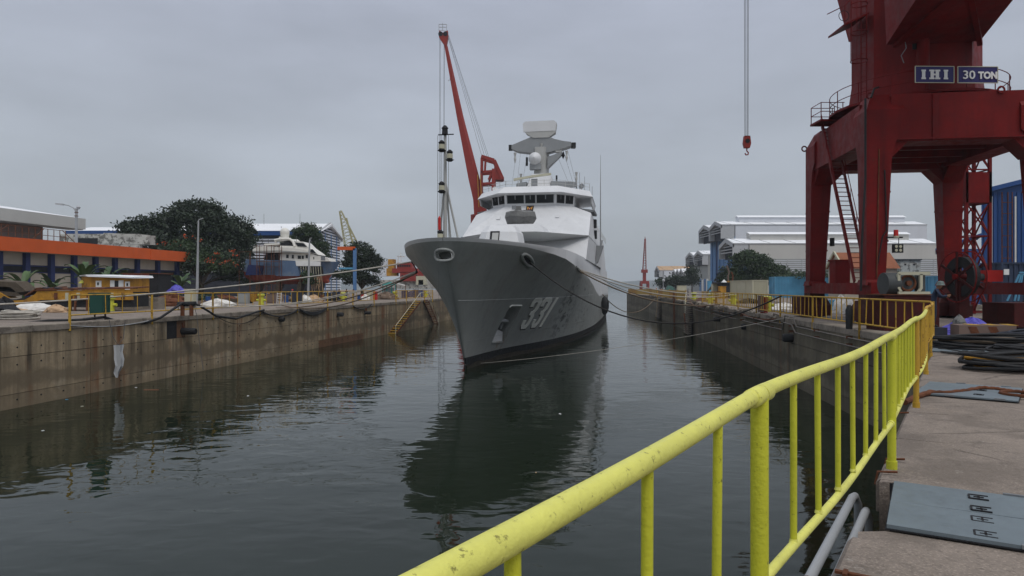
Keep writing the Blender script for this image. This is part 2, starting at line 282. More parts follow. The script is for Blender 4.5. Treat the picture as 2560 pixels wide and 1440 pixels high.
# ---------------------------------------------------------------- dock walls: cast lifts as panels with open joints
def dock_wall(name, pts, label, mat, step, mats2, lifts, side, niche=None):
    t = T(name, (pts[0][0], pts[0][1], 0), label, 'dock wall')
    bk = MB()
    for (a, b) in zip(pts[:-1], pts[1:]):
        a = Vector((*a, 0)); b = Vector((*b, 0)); d = (b-a); Ln = d.length; d.normalize(); nrm = Vector((-d.y, d.x, 0))*side   # towards the land
        n = max(1, round(Ln/step)); w_ = Ln/n; o = nrm
        bk.loft([[a+o*.08, b+o*.08, b+o*.5, a+o*.5], [p+Vector((0,0,QZ-.02)) for p in (a+o*.08, b+o*.08, b+o*.5, a+o*.5)]])
        for i in range(n):
            for (z0, z1) in lifts:
                g = .018; p = a+d*(i*w_+g)+Vector((0,0,z0)); q = a+d*((i+1)*w_-g)+Vector((0,0,z0)); pr = random.uniform(0, .02)
                mt_ = random.choices([mat]+mats2, [8]+[1]*len(mats2))[0]; segs = [(p, q)]
                if niche and z0 > 2 and p.y < niche[1] and q.y > niche[0]:
                    segs = []
                    if niche[0] > p.y+.1: segs.append((p, p+d*((niche[0]-p.y)/d.y)))
                    if niche[1] < q.y-.1: segs.append((p+d*((niche[1]-p.y)/d.y), q))
                for (p, q) in segs:
                    ring = [p+o*pr, q+o*pr, q+o*.079, p+o*.079]
                    MB().loft([ring, [v+Vector((0,0,z1-z0)) for v in ring]]).build('wall_panel', mt_, t)
    bk.build('backing', M['dark'], t)
    if niche:
        y0, y1 = niche; X_ = lambda y: LX(y)
        MB().loft([[(X_(y)-a,y,z) for y,a in ((y0+1.15,.075),(y1,.075),(y1,.01),(y1-.15,.01))] for z in (2.66,3.86)]).build('niche_cheek', M['rust_wall'], t)
        mb = MB(); rg = random.Random(2)
        for z_ in (3.1,2.25,.45):
            y_ = 9
            while y_ < 104:
                y_ += 1.45
                if y0-.2 < y_ < y1+.2: continue
                c = Vector((LX(y_)-.03,y_,z_+rg.uniform(-.04,.04))); mb.cyl(c, c+Vector((.045,0,0)), .045, n=6)
        mb.build('tie_hole', M['dark'], t, kind='stuff')
    return t
LIFT = [(-1.5,.72),(.745,2.63),(2.66,3.86)]
dock_wall('dock_wall', [(LX(4),4),(LX(105.8),105.8),(-12.55,127),(-3.05,168)], 'long brown streaked concrete wall of the dock below the orange-fronted shed', M['conc_l'], 5.9, [M['rust_wall']], LIFT, 1, (46.6,48.6))
dock_wall('dock_wall', [(EX(COR),COR),(RX(170),170),(34.8,207),(46,213)], 'dark grey concrete wall of the dock under the red portal crane', M['conc_r'], 7.05, [M['conc_r']], LIFT, -1)
dock_wall('dock_wall', [(EX(-8),-8),(EX(5.55),5.55)], 'short concrete head wall below the blue grey hatch plates', M['conc_r'], 6, [], LIFT, -1)
dock_wall('dock_wall', [(EX(7.1),7.1),(EX(COR),COR)], 'concrete head wall below the fresh lime yellow railing', M['conc_r'], 6, [], LIFT, -1)
# coping blocks along each edge
def coping(pts, side, step, label, w_=.9, z=QZ, dz=.33, rag=.03, mat='coping'):
    t = T('coping', (pts[0][0], pts[0][1], z), label, 'coping')
    for (a, b) in zip(pts[:-1], pts[1:]):
        a = Vector((*a, 0)); b = Vector((*b, 0)); d = (b-a); Ln = d.length; d.normalize(); o = Vector((-d.y, d.x, 0))*side
        n = max(1, round(Ln/step)); s_ = Ln/n
        for i in range(n):
            
            p = a+d*(i*s_+.012); q = a+d*((i+1)*s_-.012); j = random.uniform(-.02, .03)
            c = .04; prof = lambda P: [P-o*(.05-j)+Vector((0,0,z-dz)), P-o*(.05-j)+Vector((0,0,z-c)), P-o*(.05-c-j)+Vector((0,0,z+.004)), P+o*w_+Vector((0,0,z+.004)), P+o*w_+Vector((0,0,z-dz))]
            MB().loft([prof(p), prof(q)]).build('coping_block', M[mat], t)
coping([(LX(4),4),(LX(105.8),105.8),(-12.55,127)], 1, 2.95, 'weathered coping along the top of the brown dock wall')
coping([(RX(COR+.3),COR+.3),(RX(87),87)], -1, 3.5, 'broken dark coping along the wall under the portal crane')
coping([(RX(97),97),(RX(170),170),(34.8,207)], -1, 5, 'far coping beyond the dock steps')
# ---------------------------------------------------------------- railings
def edge_coping(d0, d1, label):
    coping([(EX(d0),d0),(EX(d1),d1)], -1, 2.4, label, w_=.55, dz=.34, z=QZ-.0125, mat='deck')
edge_coping(-8, 5.5, 'worn concrete edge below the hatch plates at the near corner')
edge_coping(7.15, COR, 'worn concrete edge along the foot of the lime yellow railing')
def fence(name, pts, zt, zb, nb, mat, label, rr=.04, rp=.06, rb=.026, skip=(), leg=.45, brk=1):
    t = T(name, (*pts[0], QZ), label, 'railing')
    for i, p in enumerate(pts):
        MB().cyl((p[0],p[1],QZ-leg),(p[0],p[1],zt+.02),rp,n=8).build('post', mat, t)
        if i == len(pts)-1 or i in skip: continue
        q = pts[i+1]; a = Vector((*p,0)); b = Vector((*q,0)); d = (b-a).normalized()
        for z in (zt, zb): MB().tube([a+d*.06+Vector((0,0,z-.05)), a+d*.16+Vector((0,0,z)), b-d*.16+Vector((0,0,z)), b-d*.06+Vector((0,0,z-.05))], rr, 6).build('rail', mat, t)
        for k in range(nb):
            c = a.lerp(b, (k+1)/(nb+1)) + Vector((random.uniform(-.01,.01), 0, 0)); lean = Vector((random.uniform(-.05,.05), random.uniform(-.05,.05), 0))
            MB().cyl(c+Vector((0,0,zb)), c+lean+Vector((0,0,zt)), rb, n=6).build('bar', mat, t)
    return t
ld = [38.4+6.7*i for i in range(8)]
fence('railing', [(LX(d)+.02, d) for d in ld[:3]], 5.76, 4.62, 4, M['y_old'], 'ochre railing on the dock edge behind the dark green cabinet', rp=.07)
fence('railing', [(LX(d)+.02, d) for d in ld[2:]], 5.76, 4.62, 5, M['y_old'], 'ochre railing on the far dock edge in front of the stranded yacht', rp=.07)
fence('railing', [(LX(d)+.02, d) for d in (93.5,98,102.5,107,111.5)], 5.76, 4.62, 6, M['y_old'], 'short ochre railing beyond the dock steps near the frigate bow', rp=.07)
rd = [25+7.05*i for i in range(9)]
fence('railing', [(RX(d)-.02, d) for d in rd[:2]], 5.66, 4.5, 8, M['y_old'], 'rusty ochre railing between the corner and the grey winch', rp=.06)
fence('railing', [(RX(d)-.02, d) for d in rd[1:5]], 5.66, 4.5, 8, M['y_old'], 'rusty ochre railing beside the near wheels of the portal crane', rp=.06)
fence('railing', [(RX(d)-.02, d) for d in rd[4:]], 5.66, 4.5, 9, M['y_old'], 'ochre railing in front of the cream shipping container', rp=.06)
t = T('mesh_fence', (RX(97),97,QZ), 'dull yellow mesh panels along the far dock edge beyond the steps', 'fence')
pp = [(RX(d), d) for d in (97,108,120,133,147,160,170)]+[(34.3,188),(34.9,205)]
for i, (a, b) in enumerate(zip(pp[:-1], pp[1:])):
    MB().bar((*a,QZ-.1),(*a,5.8),.12).build('post', M['y_old'], t)
    MB().loft([[(a[0]+.06,a[1],QZ+.15),(b[0]-.02,b[1],QZ+.15),(b[0]-.02,b[1]+.05,QZ+.15),(a[0]+.06,a[1]+.05,QZ+.15)],[(a[0]+.06,a[1],5.7),(b[0]-.02,b[1],5.7),(b[0]-.02,b[1]+.05,5.7),(a[0]+.06,a[1]+.05,5.7)]]).build('mesh_panel', M['ochre'] if i%2 else M['y_old'], t)
# near lime-yellow railing
ZT = 5.657; ZB = 4.70
NP = [(-1.55,-.95),(1.24,3.42),(4.20,7.55),(6.75,11.4),(9.55,15.75),(12.2,19.9),(14.6,23.75)]
t = T('railing', (*NP[1],QZ), 'fresh lime yellow tubular railing along the near dock head, ochre at its far end', 'railing')
zt = [ZT-.012, ZT+.006, ZT, ZT+.01, ZT+.01, ZT, ZT]
for i in range(len(NP)-1):
    a = Vector((*NP[i],0)); b = Vector((*NP[i+1],0)); d = (b-a).normalized(); old = i >= 3
    mt = M['y_old'] if old else M['y_new']; mp_ = M['y_old'] if i >= 4 else M['y_pale']
    n_ = 14; ta = []; tb = []
    for k in range(n_+1):
        f = k/n_; wv = .018*math.sin(f*math.pi)*(-1 if i % 2 else 1)*(2.2 if old else 1)
        nn = Vector((-d.y, d.x, 0))
        ta.append(a.lerp(b, f)+nn*wv+Vector((0,0,zt[i]*(1-f)+zt[i+1]*f+.012*math.sin(f*7+i)))); tb.append(a.lerp(b, f)+nn*wv*1.3+Vector((0,0,ZB+.012*math.sin(f*9+i))))
    MB().tube(ta, .037, 20).build('top_rail', mp_, t, smooth=60); MB().tube(tb, .027, 16).build('bottom_rail', mp_, t, smooth=60)
    if i >= 1:
        MB().cyl((NP[i][0],NP[i][1],QZ-.22),(NP[i][0],NP[i][1],zt[i]-.01),.044,n=20).build('post', mt if i < 4 else M['y_old'], t, smooth=60)
        MB().cyl((NP[i][0],NP[i][1],QZ-.25),(NP[i][0],NP[i][1],QZ+.08),.056,n=20).build('post_socket', mt, t, smooth=60)
        s0 = Vector((NP[i][0],NP[i][1],zt[i]))
        da = (Vector((*NP[i],0))-Vector((*NP[i-1],0))).normalized()
        MB().tube([s0-da*.17, s0-da*.165, s0-da*.02, s0], [.040,.0465,.0465,.046], 20).build('sleeve', M['y_pale'] if i < 4 else M['y_old'], t, smooth=60)
        MB().tube([s0+d*.012, s0+d*.12, s0+d*.125], [.0465,.0465,.040], 20).build('sleeve', M['y_pale'] if i < 4 else M['y_old'], t, smooth=60)
        sb = Vector((NP[i][0],NP[i][1],ZB)); MB().tube([sb-da*.10, sb+d*.10], .036, 16).build('sleeve', mp_, t, smooth=60)
    nb = {0: 6, 1: 7, 2: 7, 3: 7, 4: 7, 5: 7}[i]
    for k in range(nb):
        f = (k+1)/(nb+1)
        if i == 0: f = [.12,.27,.41,.5635,.713,.858][k]
        if i == 1: f = [.13,.255,.38,.50,.625,.75,.875][k]
        c = a.lerp(b, f); nn = Vector((-d.y, d.x, 0)); c += nn*.018*math.sin(f*math.pi)*(-1 if i % 2 else 1)*(2.2 if old else 1)
        ln = Vector((random.uniform(-.008,.008), random.uniform(-.008,.008), 0)); MB().tube([c+Vector((0,0,ZB+.024)), c+Vector((0,0,ZB+.045))], [.026,.0205], 12).build('weld_collar', M['rust'] if old else M['y_pale'], t, smooth=60)
        MB().cyl(c+Vector((0,0,ZB)), c+ln+Vector((0,0,zt[i]*(1-f)+zt[i+1]*f+.012*math.sin(f*7+i)-.006)), .0195, n=14).build('bar', mt, t, smooth=60)
# pipes clamped outside the near head wall
for k, (o, z) in enumerate(((.26, 3.92), (.11, 3.86))):
    e_ = 7.62-.32*k; pts = [Vector((EX(d)-o*1.15, d+o*.1, z)) for d in (-2, 2, 4.2, 5.3, e_-.25)]; pts += [Vector((EX(e_-.1)-o*1.12, e_-.07, z-.03)), Vector((EX(e_)-o*1.1, e_, z-.14)), Vector((EX(e_)-o*1.1, e_+.02, .2))]
    p = T('water_pipe', pts[2], ['outer grey pipe with rusty joint outside the near head wall', 'inner grey pipe against the near head wall below the hatch'][k], 'pipe', 'pipes outside the near head wall')
    MB().tube(pts, .042, 14).build('pipe_run', M['lamp'], p, smooth=50)
    for f in (0, .14): MB().cyl(pts[2].lerp(pts[3], .78+f), pts[2].lerp(pts[3], .82+f), .049, n=14).build('collar', M['rust'] if k == 0 else M['lamp'], p, smooth=50)
# ---------------------------------------------------------------- frigate
SA = Vector((.177,.984,0)); SU = Vector((.984,-.177,0)); S0 = Vector((-3.5,51.5,0))
def S(s, u, z): return S0+SA*s+SU*u+Vector((0,0,z))
ship = T('frigate', S(30,0,0), 'large grey naval frigate with 331 painted on its flared bow, moored in the dock', 'warship')
X_ = [0,.06,.18,.4,.8,1.4,2.2,3.2,4.4,6,8,10.5,13.5,17,21,26,31,37,44,52,62,74,88,100,108.2]
WLx = ([0,4,8,13,19,28,38,50,70,95,109],[.06,.5,1.15,2.45,4.05,5.65,6.6,7.0,7.0,6.6,6.0])
def Kx(x): return min(7.28, 1.93*math.sqrt(x)) if x < 12 else float(np.interp(x, [12,16,21,30,40,109],[6.69,7.0,7.15,7.28,7.3,6.8]))
def Dx(x): return float(Kx(x)-np.interp(x,[0,10,25,50,109],[0.0,.05,.12,.25,.3]))
def zk(x): return float(np.interp(x,[0,6,11,21,31,41,51,62,109],[9.27,9.15,8.78,8.05,7.5,6.8,5.6,4.8,4.6]))
def zd(x): return float(np.interp(x,[0,6,12,30,60,109],[9.50,9.44,9.38,9.42,9.6,9.6]))
def stem(z): return -6.2*(max(z,0)/9.3)**1.12 if z >= 0 else -z*.9
def hullP(x, v, sd=1, off=0):     # v 0..1 keel row to knuckle
    zt_ = zk(x); z = -1.6+(zt_+1.6)*v; s0 = stem(z); s = s0+x*(102-s0)/108.2
    wl = float(np.interp(x*(102)/108.2, *WLx)); kk = Kx(x)
    f = max(0, z/zt_); pw = float(np.interp(x,[0,10,25,60],[1.35,1.5,1.3,1.0]))
    h = wl+(kk-wl)*f**pw if z >= 0 else wl*(1+z*.12)
    if x == 0: h = .02+.0*f
    return S(s, sd*(h+off), z)
TT = [.07,.14,.22,.31,.40,.50,.60,.70,.80,.88,.94,1.0]; NV = 5+len(TT)
def vrows(x): return [(z+1.6)/(zk(x)+1.6) for z in [-1.6,-.6,0,.5,.92]+[.92+(zk(x)-.92)*q for q in TT]]
def ring(x):
    VV = vrows(x); R1 = [hullP(x, v, 1) for v in VV]; s_top = stem(zk(x))+x*(102-stem(zk(x)))/108.2
    sdk = stem(9.5)+x*(102-stem(9.5))/108.2
    dk = S(sdk, Dx(x) if x else .02, zd(x)); dkl = S(sdk, -(Dx(x) if x else .02), zd(x))
    return R1+[dk, dkl]+[hullP(x, v, -1) for v in VV[::-1]]
hm = MB(); rings = [ring(x) for x in X_]; hm.loft(rings, cap=True)
for i, f in enumerate(hm.f):
    if len(f) == 4:
        zc = sum(hm.v[k][2] for k in f)/4; js = sorted(k % (2*NV+2) for k in f)
        hm.m[i] = 0 if zc > .93 else 1
        if (js[0] == NV-1 and js[-1] == NV) or (js[0] == NV+1 and js[-1] == NV+2): hm.m[i] = 2  # strip above the knuckle in lighter grey: its lit look is painted in
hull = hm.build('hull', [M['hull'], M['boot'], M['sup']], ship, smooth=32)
# openings cut through the plating: bullnose and anchor pocket
def best(px, py):
    b = None
    for x in np.linspace(.3, 60, 300):
        for v in np.linspace(.15, 1, 120):
            p = hullP(x, v); d = (1280+p.x/p.y*F-px)**2+(718-(p.z-EYE)/p.y*F-py)**2
            if b is None or d < b[0]: b = (d, x, v)
    return b
_cx = np.linspace(.3,60,260); _cv = np.linspace(.15,1,110)
_gp = np.array([[tuple(hullP(x,v)) for v in _cv] for x in _cx]); _gx = 1280+_gp[...,0]/_gp[...,1]*F; _gy = 718-(_gp[...,2]-EYE)/_gp[...,1]*F
def hitP(px, py, off=0.0):                    # the point of the port bow plating that sits at this spot of the photo
    k = np.argmin((_gx-px)**2+(_gy-py)**2); i, j = divmod(int(k), len(_cv)); x = _cx[i]; v = _cv[j]
    for it in range(6):
        p = hullP(x,v); a = hullP(x+.02,v); b = hullP(x,v+.002)
        pr = lambda P: np.array([1280+P.x/P.y*F, 718-(P.z-EYE)/P.y*F]); p0 = pr(p); J = np.array([(pr(a)-p0)/.02, (pr(b)-p0)/.002]).T
        try: dx = np.linalg.solve(J, np.array([px,py])-p0)
        except Exception: break
        x = min(100, max(.15, x+float(np.clip(dx[0],-1,1)))); v = min(1, max(.12, v+float(np.clip(dx[1],-.05,.05))))
    p = hullP(x,v); a = hullP(x+.05,v)-p; b = hullP(x,v+.005)-p; nn = b.cross(a).normalized()
    if nn.dot(SU) < 0: nn = -nn
    return p+nn*off
def boolean_cut(o, cutter):
    md = o.modifiers.new('cut', 'BOOLEAN'); md.object = cutter; md.operation = 'DIFFERENCE'; md.solver = 'EXACT'
    try: md.material_mode = 'TRANSFER'
    except Exception: pass
    dg = bpy.context.evaluated_depsgraph_get(); me = bpy.data.meshes.new_from_object(o.evaluated_get(dg)); o.modifiers.clear(); o.data = me; me.name = o.name
    bpy.data.objects.remove(cutter)
pk = [(1277,763),(1303,763),(1258,855),(1229,857)]
pc = [hitP(*p) for p in pk]; ctr = sum(pc, Vector())/4; nn = ((pc[1]-pc[0]).cross(pc[3]-pc[0])).normalized()
if nn.dot(SU) < 0: nn = -nn
cut = MB().loft([[p+nn*.6 for p in pc], [p-nn*1.1+(ctr-p)*.1 for p in pc]]).build('cutter', M['hull']); boolean_cut(hull, cut)
# bullnose at the stem head
bc = S(-6.0,0,8.33)
def oval(c, rx, rz, sd, k=20): return [c+SU*rx*(abs(math.cos(a))**.7*(1 if math.cos(a) > 0 else -1))+Vector((0,0,rz*(abs(math.sin(a))**.8*(1 if math.sin(a) > 0 else -1)))) + SA*sd for a in [2*math.pi*i/k for i in range(k)]]
cut = MB().loft([oval(bc,.52,.26,-2.5), oval(bc,.52,.26,1.2)]).build('cutter', M['hull']); boolean_cut(hull, cut)
hull.data.polygons.foreach_set('use_smooth', [True]*len(hull.data.polygons)); hull.data.set_sharp_from_angle(angle=R(32))
fr = MB(); ro = []
for k in range(25):
    a = 2*math.pi*k/24; cx = abs(math.cos(a))**.75*(1 if math.cos(a) > 0 else -1); cz = abs(math.sin(a))**.85*(1 if math.sin(a) > 0 else -1)
    z = 8.33+.38*cz; ss = stem(z)-.12
    ro.append(S(-6.0+.36*cx*cx-.22+ .11*(8.33+.38*cz-8.33)*-1, .62*cx, z))
fr.tube(ro, .10, 10, cap=False); fr.build('bullnose_ring', M['hull'], ship, smooth=60)
MB().loft([oval(bc+Vector((0,0,-.06)),.6,.34,.25), oval(bc+Vector((0,0,-.02)),.56,.30,-.1)], cap=False).build('bullnose_throat', M['sup'], ship, smooth=60)
# anchor pocket lining, rim and anchor
MB().tube([hitP(1273,768,.02), hitP(1278,763,.05), hitP(1303,763,.05)], .07, 8).build('pocket_rim', M['num'], ship, smooth=50)
MB().tube([hitP(1303,763,.03), hitP(1258,855,.03), hitP(1229,857,.03)], .05, 8).build('pocket_rim', M['hull'], ship, smooth=50)
a0 = hitP(1250,838,-.62); a1 = hitP(1258,815,-.50)
mb = MB(); mb.loft([[hitP(x,y,o) for x,y,o in ((1230,855,-.02),(1257,853,-.05),(1263,833,-.25),(1243,826,-.35))], [hitP(x,y,o) for x,y,o in ((1231,854,-.5),(1256,852,-.6),(1262,833,-.8),(1243,826,-.8))]]); mb.build('pocket_sill', M['sup'], ship)
mb = MB(); mb.tube([hitP(1281,770,-.5), hitP(1266,800,-.35), hitP(1256,824,-.2)], .12, 8); mb.tube([hitP(1244,822,-.25), hitP(1252,805,-.15), hitP(1262,803,-.1), hitP(1273,806,-.2), hitP(1268,822,-.25)], [.05,.14,.18,.14,.05], 8); mb.build('anchor', M['mgrey'], ship, smooth=40)
# water-line growth band
mb = MB()
for sd_ in (1,-1):
    g0 = [hullP(x, .1473+.000, sd_, .02) for x in X_[1:20]]; g1 = []
    for i, x in enumerate(X_[1:20]):
        v = (1.6+random.uniform(.22,.42))/(zk(x)+1.6); g1.append(hullP(x, v, sd_, .025))
    b0 = [p-Vector((0,0,.3)) for p in g0]
    for i in range(len(g0)-1): mb.poly([b0[i],b0[i+1],g1[i+1],g1[i]])
mb.build('growth_band', M['growth'], ship)
# hull number 331 (raised plate digits with black drop shadow)
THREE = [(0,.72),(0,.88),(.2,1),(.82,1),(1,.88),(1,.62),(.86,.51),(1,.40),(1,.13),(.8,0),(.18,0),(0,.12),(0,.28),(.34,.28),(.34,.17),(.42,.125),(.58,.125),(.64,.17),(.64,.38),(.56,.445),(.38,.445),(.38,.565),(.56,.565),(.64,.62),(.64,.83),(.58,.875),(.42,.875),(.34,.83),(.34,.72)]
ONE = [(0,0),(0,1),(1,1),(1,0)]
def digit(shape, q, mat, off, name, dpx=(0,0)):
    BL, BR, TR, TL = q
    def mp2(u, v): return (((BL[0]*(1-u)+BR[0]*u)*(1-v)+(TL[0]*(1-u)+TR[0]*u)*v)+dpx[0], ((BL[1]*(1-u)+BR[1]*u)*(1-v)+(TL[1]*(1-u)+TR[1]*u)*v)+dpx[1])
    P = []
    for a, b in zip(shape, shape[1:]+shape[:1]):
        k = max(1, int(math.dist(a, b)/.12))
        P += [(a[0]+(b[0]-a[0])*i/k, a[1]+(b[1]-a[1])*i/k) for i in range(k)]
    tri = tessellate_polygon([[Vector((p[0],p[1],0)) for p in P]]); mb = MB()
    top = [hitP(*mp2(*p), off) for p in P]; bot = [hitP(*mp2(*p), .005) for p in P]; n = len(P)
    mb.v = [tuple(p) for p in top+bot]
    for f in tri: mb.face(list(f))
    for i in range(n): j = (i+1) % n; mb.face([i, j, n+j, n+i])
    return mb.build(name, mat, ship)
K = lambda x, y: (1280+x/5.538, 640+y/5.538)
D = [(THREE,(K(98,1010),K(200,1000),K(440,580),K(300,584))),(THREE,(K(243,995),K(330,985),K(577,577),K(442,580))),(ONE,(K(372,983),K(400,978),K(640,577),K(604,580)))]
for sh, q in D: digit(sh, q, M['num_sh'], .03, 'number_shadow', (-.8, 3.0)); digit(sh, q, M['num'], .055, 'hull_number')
def hull_marks():
    m = M['hull']; t = m.node_tree; n = t.nodes; l = t.links.new; b = n['Principled BSDF']; c = b.inputs['Base Color'].links[0].from_socket; g = n.new('ShaderNodeNewGeometry').outputs['Position']
    def blob(P, r, sc, scv, lo, col, amt):
        nonlocal c
        d = n.new('ShaderNodeVectorMath'); d.operation = 'DISTANCE'; l(g, d.inputs[0]); d.inputs[1].default_value = P
        r1 = n.new('ShaderNodeMapRange'); r1.inputs['From Min'].default_value = r; r1.inputs['From Max'].default_value = r*.45; l(d.outputs['Value'], r1.inputs['Value'])
        mp = n.new('ShaderNodeMapping'); mp.inputs['Scale'].default_value = scv; l(g, mp.inputs[0]); x = n.new('ShaderNodeTexNoise'); x.inputs['Scale'].default_value = sc; x.inputs['Detail'].default_value = 8; x.inputs['Roughness'].default_value = .72; l(mp.outputs[0], x.inputs['Vector'])
        r2 = n.new('ShaderNodeMapRange'); r2.inputs['From Min'].default_value = lo; r2.inputs['From Max'].default_value = lo+.09; r2.inputs['To Max'].default_value = amt; l(x.outputs[0], r2.inputs['Value'])
        mm_ = n.new('ShaderNodeMath'); mm_.operation = 'MULTIPLY'; l(r1.outputs[0], mm_.inputs[0]); l(r2.outputs[0], mm_.inputs[1])
        k = n.new('ShaderNodeMixRGB'); l(mm_.outputs[0], k.inputs[0]); l(c, k.inputs[1]); k.inputs[2].default_value = (*col,1); c = k.outputs[0]
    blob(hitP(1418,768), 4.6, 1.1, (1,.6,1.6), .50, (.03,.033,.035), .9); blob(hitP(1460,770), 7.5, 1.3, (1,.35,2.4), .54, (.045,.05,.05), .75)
    blob(hitP(1246,868), 1.6, 1.4, (3,3,.35), .50, (.20,.13,.05), .6); blob(hitP(1180,880), 3.5, .8, (2,2,.5), .55, (.28,.29,.27), .5)
    l(c, b.inputs['Base Color'])
hull_marks()
# fairleads on the port bow and knuckle weld line
for (x, y) in ((1318,650),(1450,671)):
    k_ = 1 if x < 1400 else .62
    mb = MB(); c_ = hitP(x,y,.0)
    ring_ = [hitP(x+k_*(13*math.cos(a)+ -5*math.sin(a)), y-k_*(4*math.cos(a)*-1+15*math.sin(a)), .04) for a in [2*math.pi*i/16 for i in range(17)]]
    mb.tube(ring_, .11*k_+.03, 8, cap=False); mb.build('fairlead', M['hull'], ship, smooth=60)
    MB().poly(ring_[:-1]).build('fairlead_mouth', M['dark'], ship)
for sdn in (1,):
    MB().tube([hullP(x, (5.25+1.6)/(zk(x)+1.6), 1, .008) for x in X_[1:19]], .012, 4).build('weld_seam', M['sup'], ship)
    MB().tube([hullP(x, (2.2+1.6)/(zk(x)+1.6), 1, .008) for x in X_[1:18]], .012, 4).build('weld_seam', M['hull'], ship)
# superstructure: faceted blocks
def faces(name, mat, polys, sm=None):
    mb = MB()
    for P in polys:
        mb.poly([S(*p) for p in P])
        if any(abs(p[1]) > .01 for p in P) and P[0][0] != 'c': pass
    return mb
def sym(polys): 
    o = []
    for P in polys: o += [P, [(a,-b,c) for a,b,c in P][::-1]]
    return o
lo = MB()
zc, zs = 11.35, 12.1
for P in sym([[(24.0,2.2,9.3),(26.2,7.22,9.3),(28.4,7.36,12.0),(27,2.5,zc)], [(26.2,7.22,9.3),(62,7.2,9.3),(62,7.36,12.1),(28,7.4,12.1),(28.4,7.36,12.0)],
              [(21.5,2.4,12.1),(28,7.4,12.1),(28.4,7.36,12.0),(27,2.5,zc),(21.9,2.4,11.95)],
              [(21.5,2.4,12.1),(28,7.4,12.1),(28,0,12.1),(21.5,0,12.1)]]): lo.poly([S(*p) for p in P])
for P in ([(24.0,-2.2,9.3),(24.0,2.2,9.3),(27,2.5,zc),(27,-2.5,zc)], [(21.5,-2.4,12.1),(21.5,2.4,12.1),(21.9,2.4,11.95),(21.9,-2.4,11.95)], [(21.9,-2.4,11.95),(21.9,2.4,11.95),(27,2.5,zc),(27,-2.5,zc)]): lo.poly([S(*p) for p in P])
lo.build('lower_house', M['sup'], ship)
up = MB(); A1=(28,7.4,12.1); A2=(32.5,3.1,16.2); A3=(34.5,5.1,16.2); A4=(34.4,7.25,15.35)
for P in sym([[A1, A4, A3, A2], [A1,(62,7.4,12.1),(62,7.0,15.35),A4], [A3,A4,(62,7.0,15.35),(62,5.1,16.2)]]): up.poly([S(*p) for p in P])
up.poly([S(*p) for p in [(28,-7.4,12.1),(28,7.4,12.1),A2,(32.5,-3.1,16.2)]]); up.poly([S(*p) for p in [(32.5,-3.1,16.2),A2,A3,(62,5.1,16.2),(62,-5.1,16.2),(34.5,-5.1,16.2)]])
up.build('upper_house', M['sup'], ship)
br = MB()   # wheelhouse wall leaning outwards
b0 = [(34.5,-5.1),(32.5,-3.1),(32.5,3.1),(34.5,5.1),(44,5.1),(44,-5.1)]; b1 = [(34.3,-5.25),(32.2,-3.15),(32.2,3.15),(34.3,5.25),(44,5.25),(44,-5.25)]
br.loft([[S(a,b,16.21) for a,b in b0], [S(a,b,17.75) for a,b in b1]]); br.build('wheelhouse', M['sup'], ship)
def winq(p0, p1, f0, f1, z0, z1, off):
    def P(f, z, o):
        k = (z-16.2)/1.55; a = (b0[p0][0]*(1-k)+b1[p0][0]*k, b0[p0][1]*(1-k)+b1[p0][1]*k); b = (b0[p1][0]*(1-k)+b1[p1][0]*k, b0[p1][1]*(1-k)+b1[p1][1]*k)
        q = (a[0]*(1-f)+b[0]*f, a[1]*(1-f)+b[1]*f); dx, dy = b[0]-a[0], b[1]-a[1]; l_ = math.hypot(dx, dy); nx, ny = -dy/l_, dx/l_
        if nx > 0: nx, ny = -nx, -ny
        return S(q[0]+nx*o, q[1]+ny*o, z)
    return MB().loft([[P(f0,z0,off),P(f1,z0,off),P(f1,z1,off),P(f0,z1,off)], [P(f0,z0,-.05),P(f1,z0,-.05),P(f1,z1,-.05),P(f0,z1,-.05)]])
for p0, p1, fs in ((1,2,((.045,.37),(.405,.595),(.63,.955))), (2,3,((.06,.46),(.54,.94))), (0,1,((.06,.46),(.54,.94)))):
    for f0, f1 in fs:
        o = winq(p0,p1,f0-.012,f1+.012,16.43,17.47,.02).build('window_frame', M['mgrey'], ship); winq(p0,p1,f0,f1,16.48,17.42,.045).build('window', M['glass'], ship)
rf = MB(); r0 = [(46,-5.2,17.3),(35,-5.3,17.45),(32.9,-3.2,17.5),(32.9,3.2,17.5),(35,5.3,17.45),(46,5.2,17.3)]
r1 = [(46,-7.2,17.5),(36,-7.45,17.55),(31.3,-3.85,17.62),(31.3,3.85,17.62),(36,7.35,17.55),(46,7.2,17.5)]; r2 = [(46,-6.9,18.45),(36.9,-7.05,18.4),(32.6,-3.3,18.55),(32.6,3.3,18.55),(36.9,6.95,18.4),(46,6.9,18.45)]
rf.loft([[S(*p) for p in r] for r in (r0, r1, r2)]); rf.build('wheelhouse_roof', M['sup'], ship)
for sd_ in (1,-1): # enclosed wing sides and shelf
    MB().loft([[S(36.2,sd_*7.28,17.56),S(46,sd_*7.15,17.5),S(46,sd_*7.0,16.7),S(36.6,sd_*7.2,16.75)],[S(36.2,sd_*7.1,17.56),S(46,sd_*7.0,17.5),S(46,sd_*6.85,16.7),S(36.6,sd_*7.05,16.75)]]).build('wing_screen', M['sup'], ship)
    MB().loft([[S(36.4,sd_*5.3,15.95),S(36.4,sd_*7.5,15.65),S(42,sd_*7.5,15.65),S(42,sd_*5.3,15.95)],[S(36.3,sd_*5.3,16.25),S(36.3,sd_*7.6,15.9),S(42,sd_*7.6,15.9),S(42,sd_*5.3,16.25)]]).build('bridge_wing', M['mgrey'], ship)
    for s_, z_ in ((41,14.6),(41.5,13.2)): MB().box(S(s_, sd_*7.33, z_), (.5,1.0,1.1), rz=-.177).build('side_opening', M['dark'], ship)
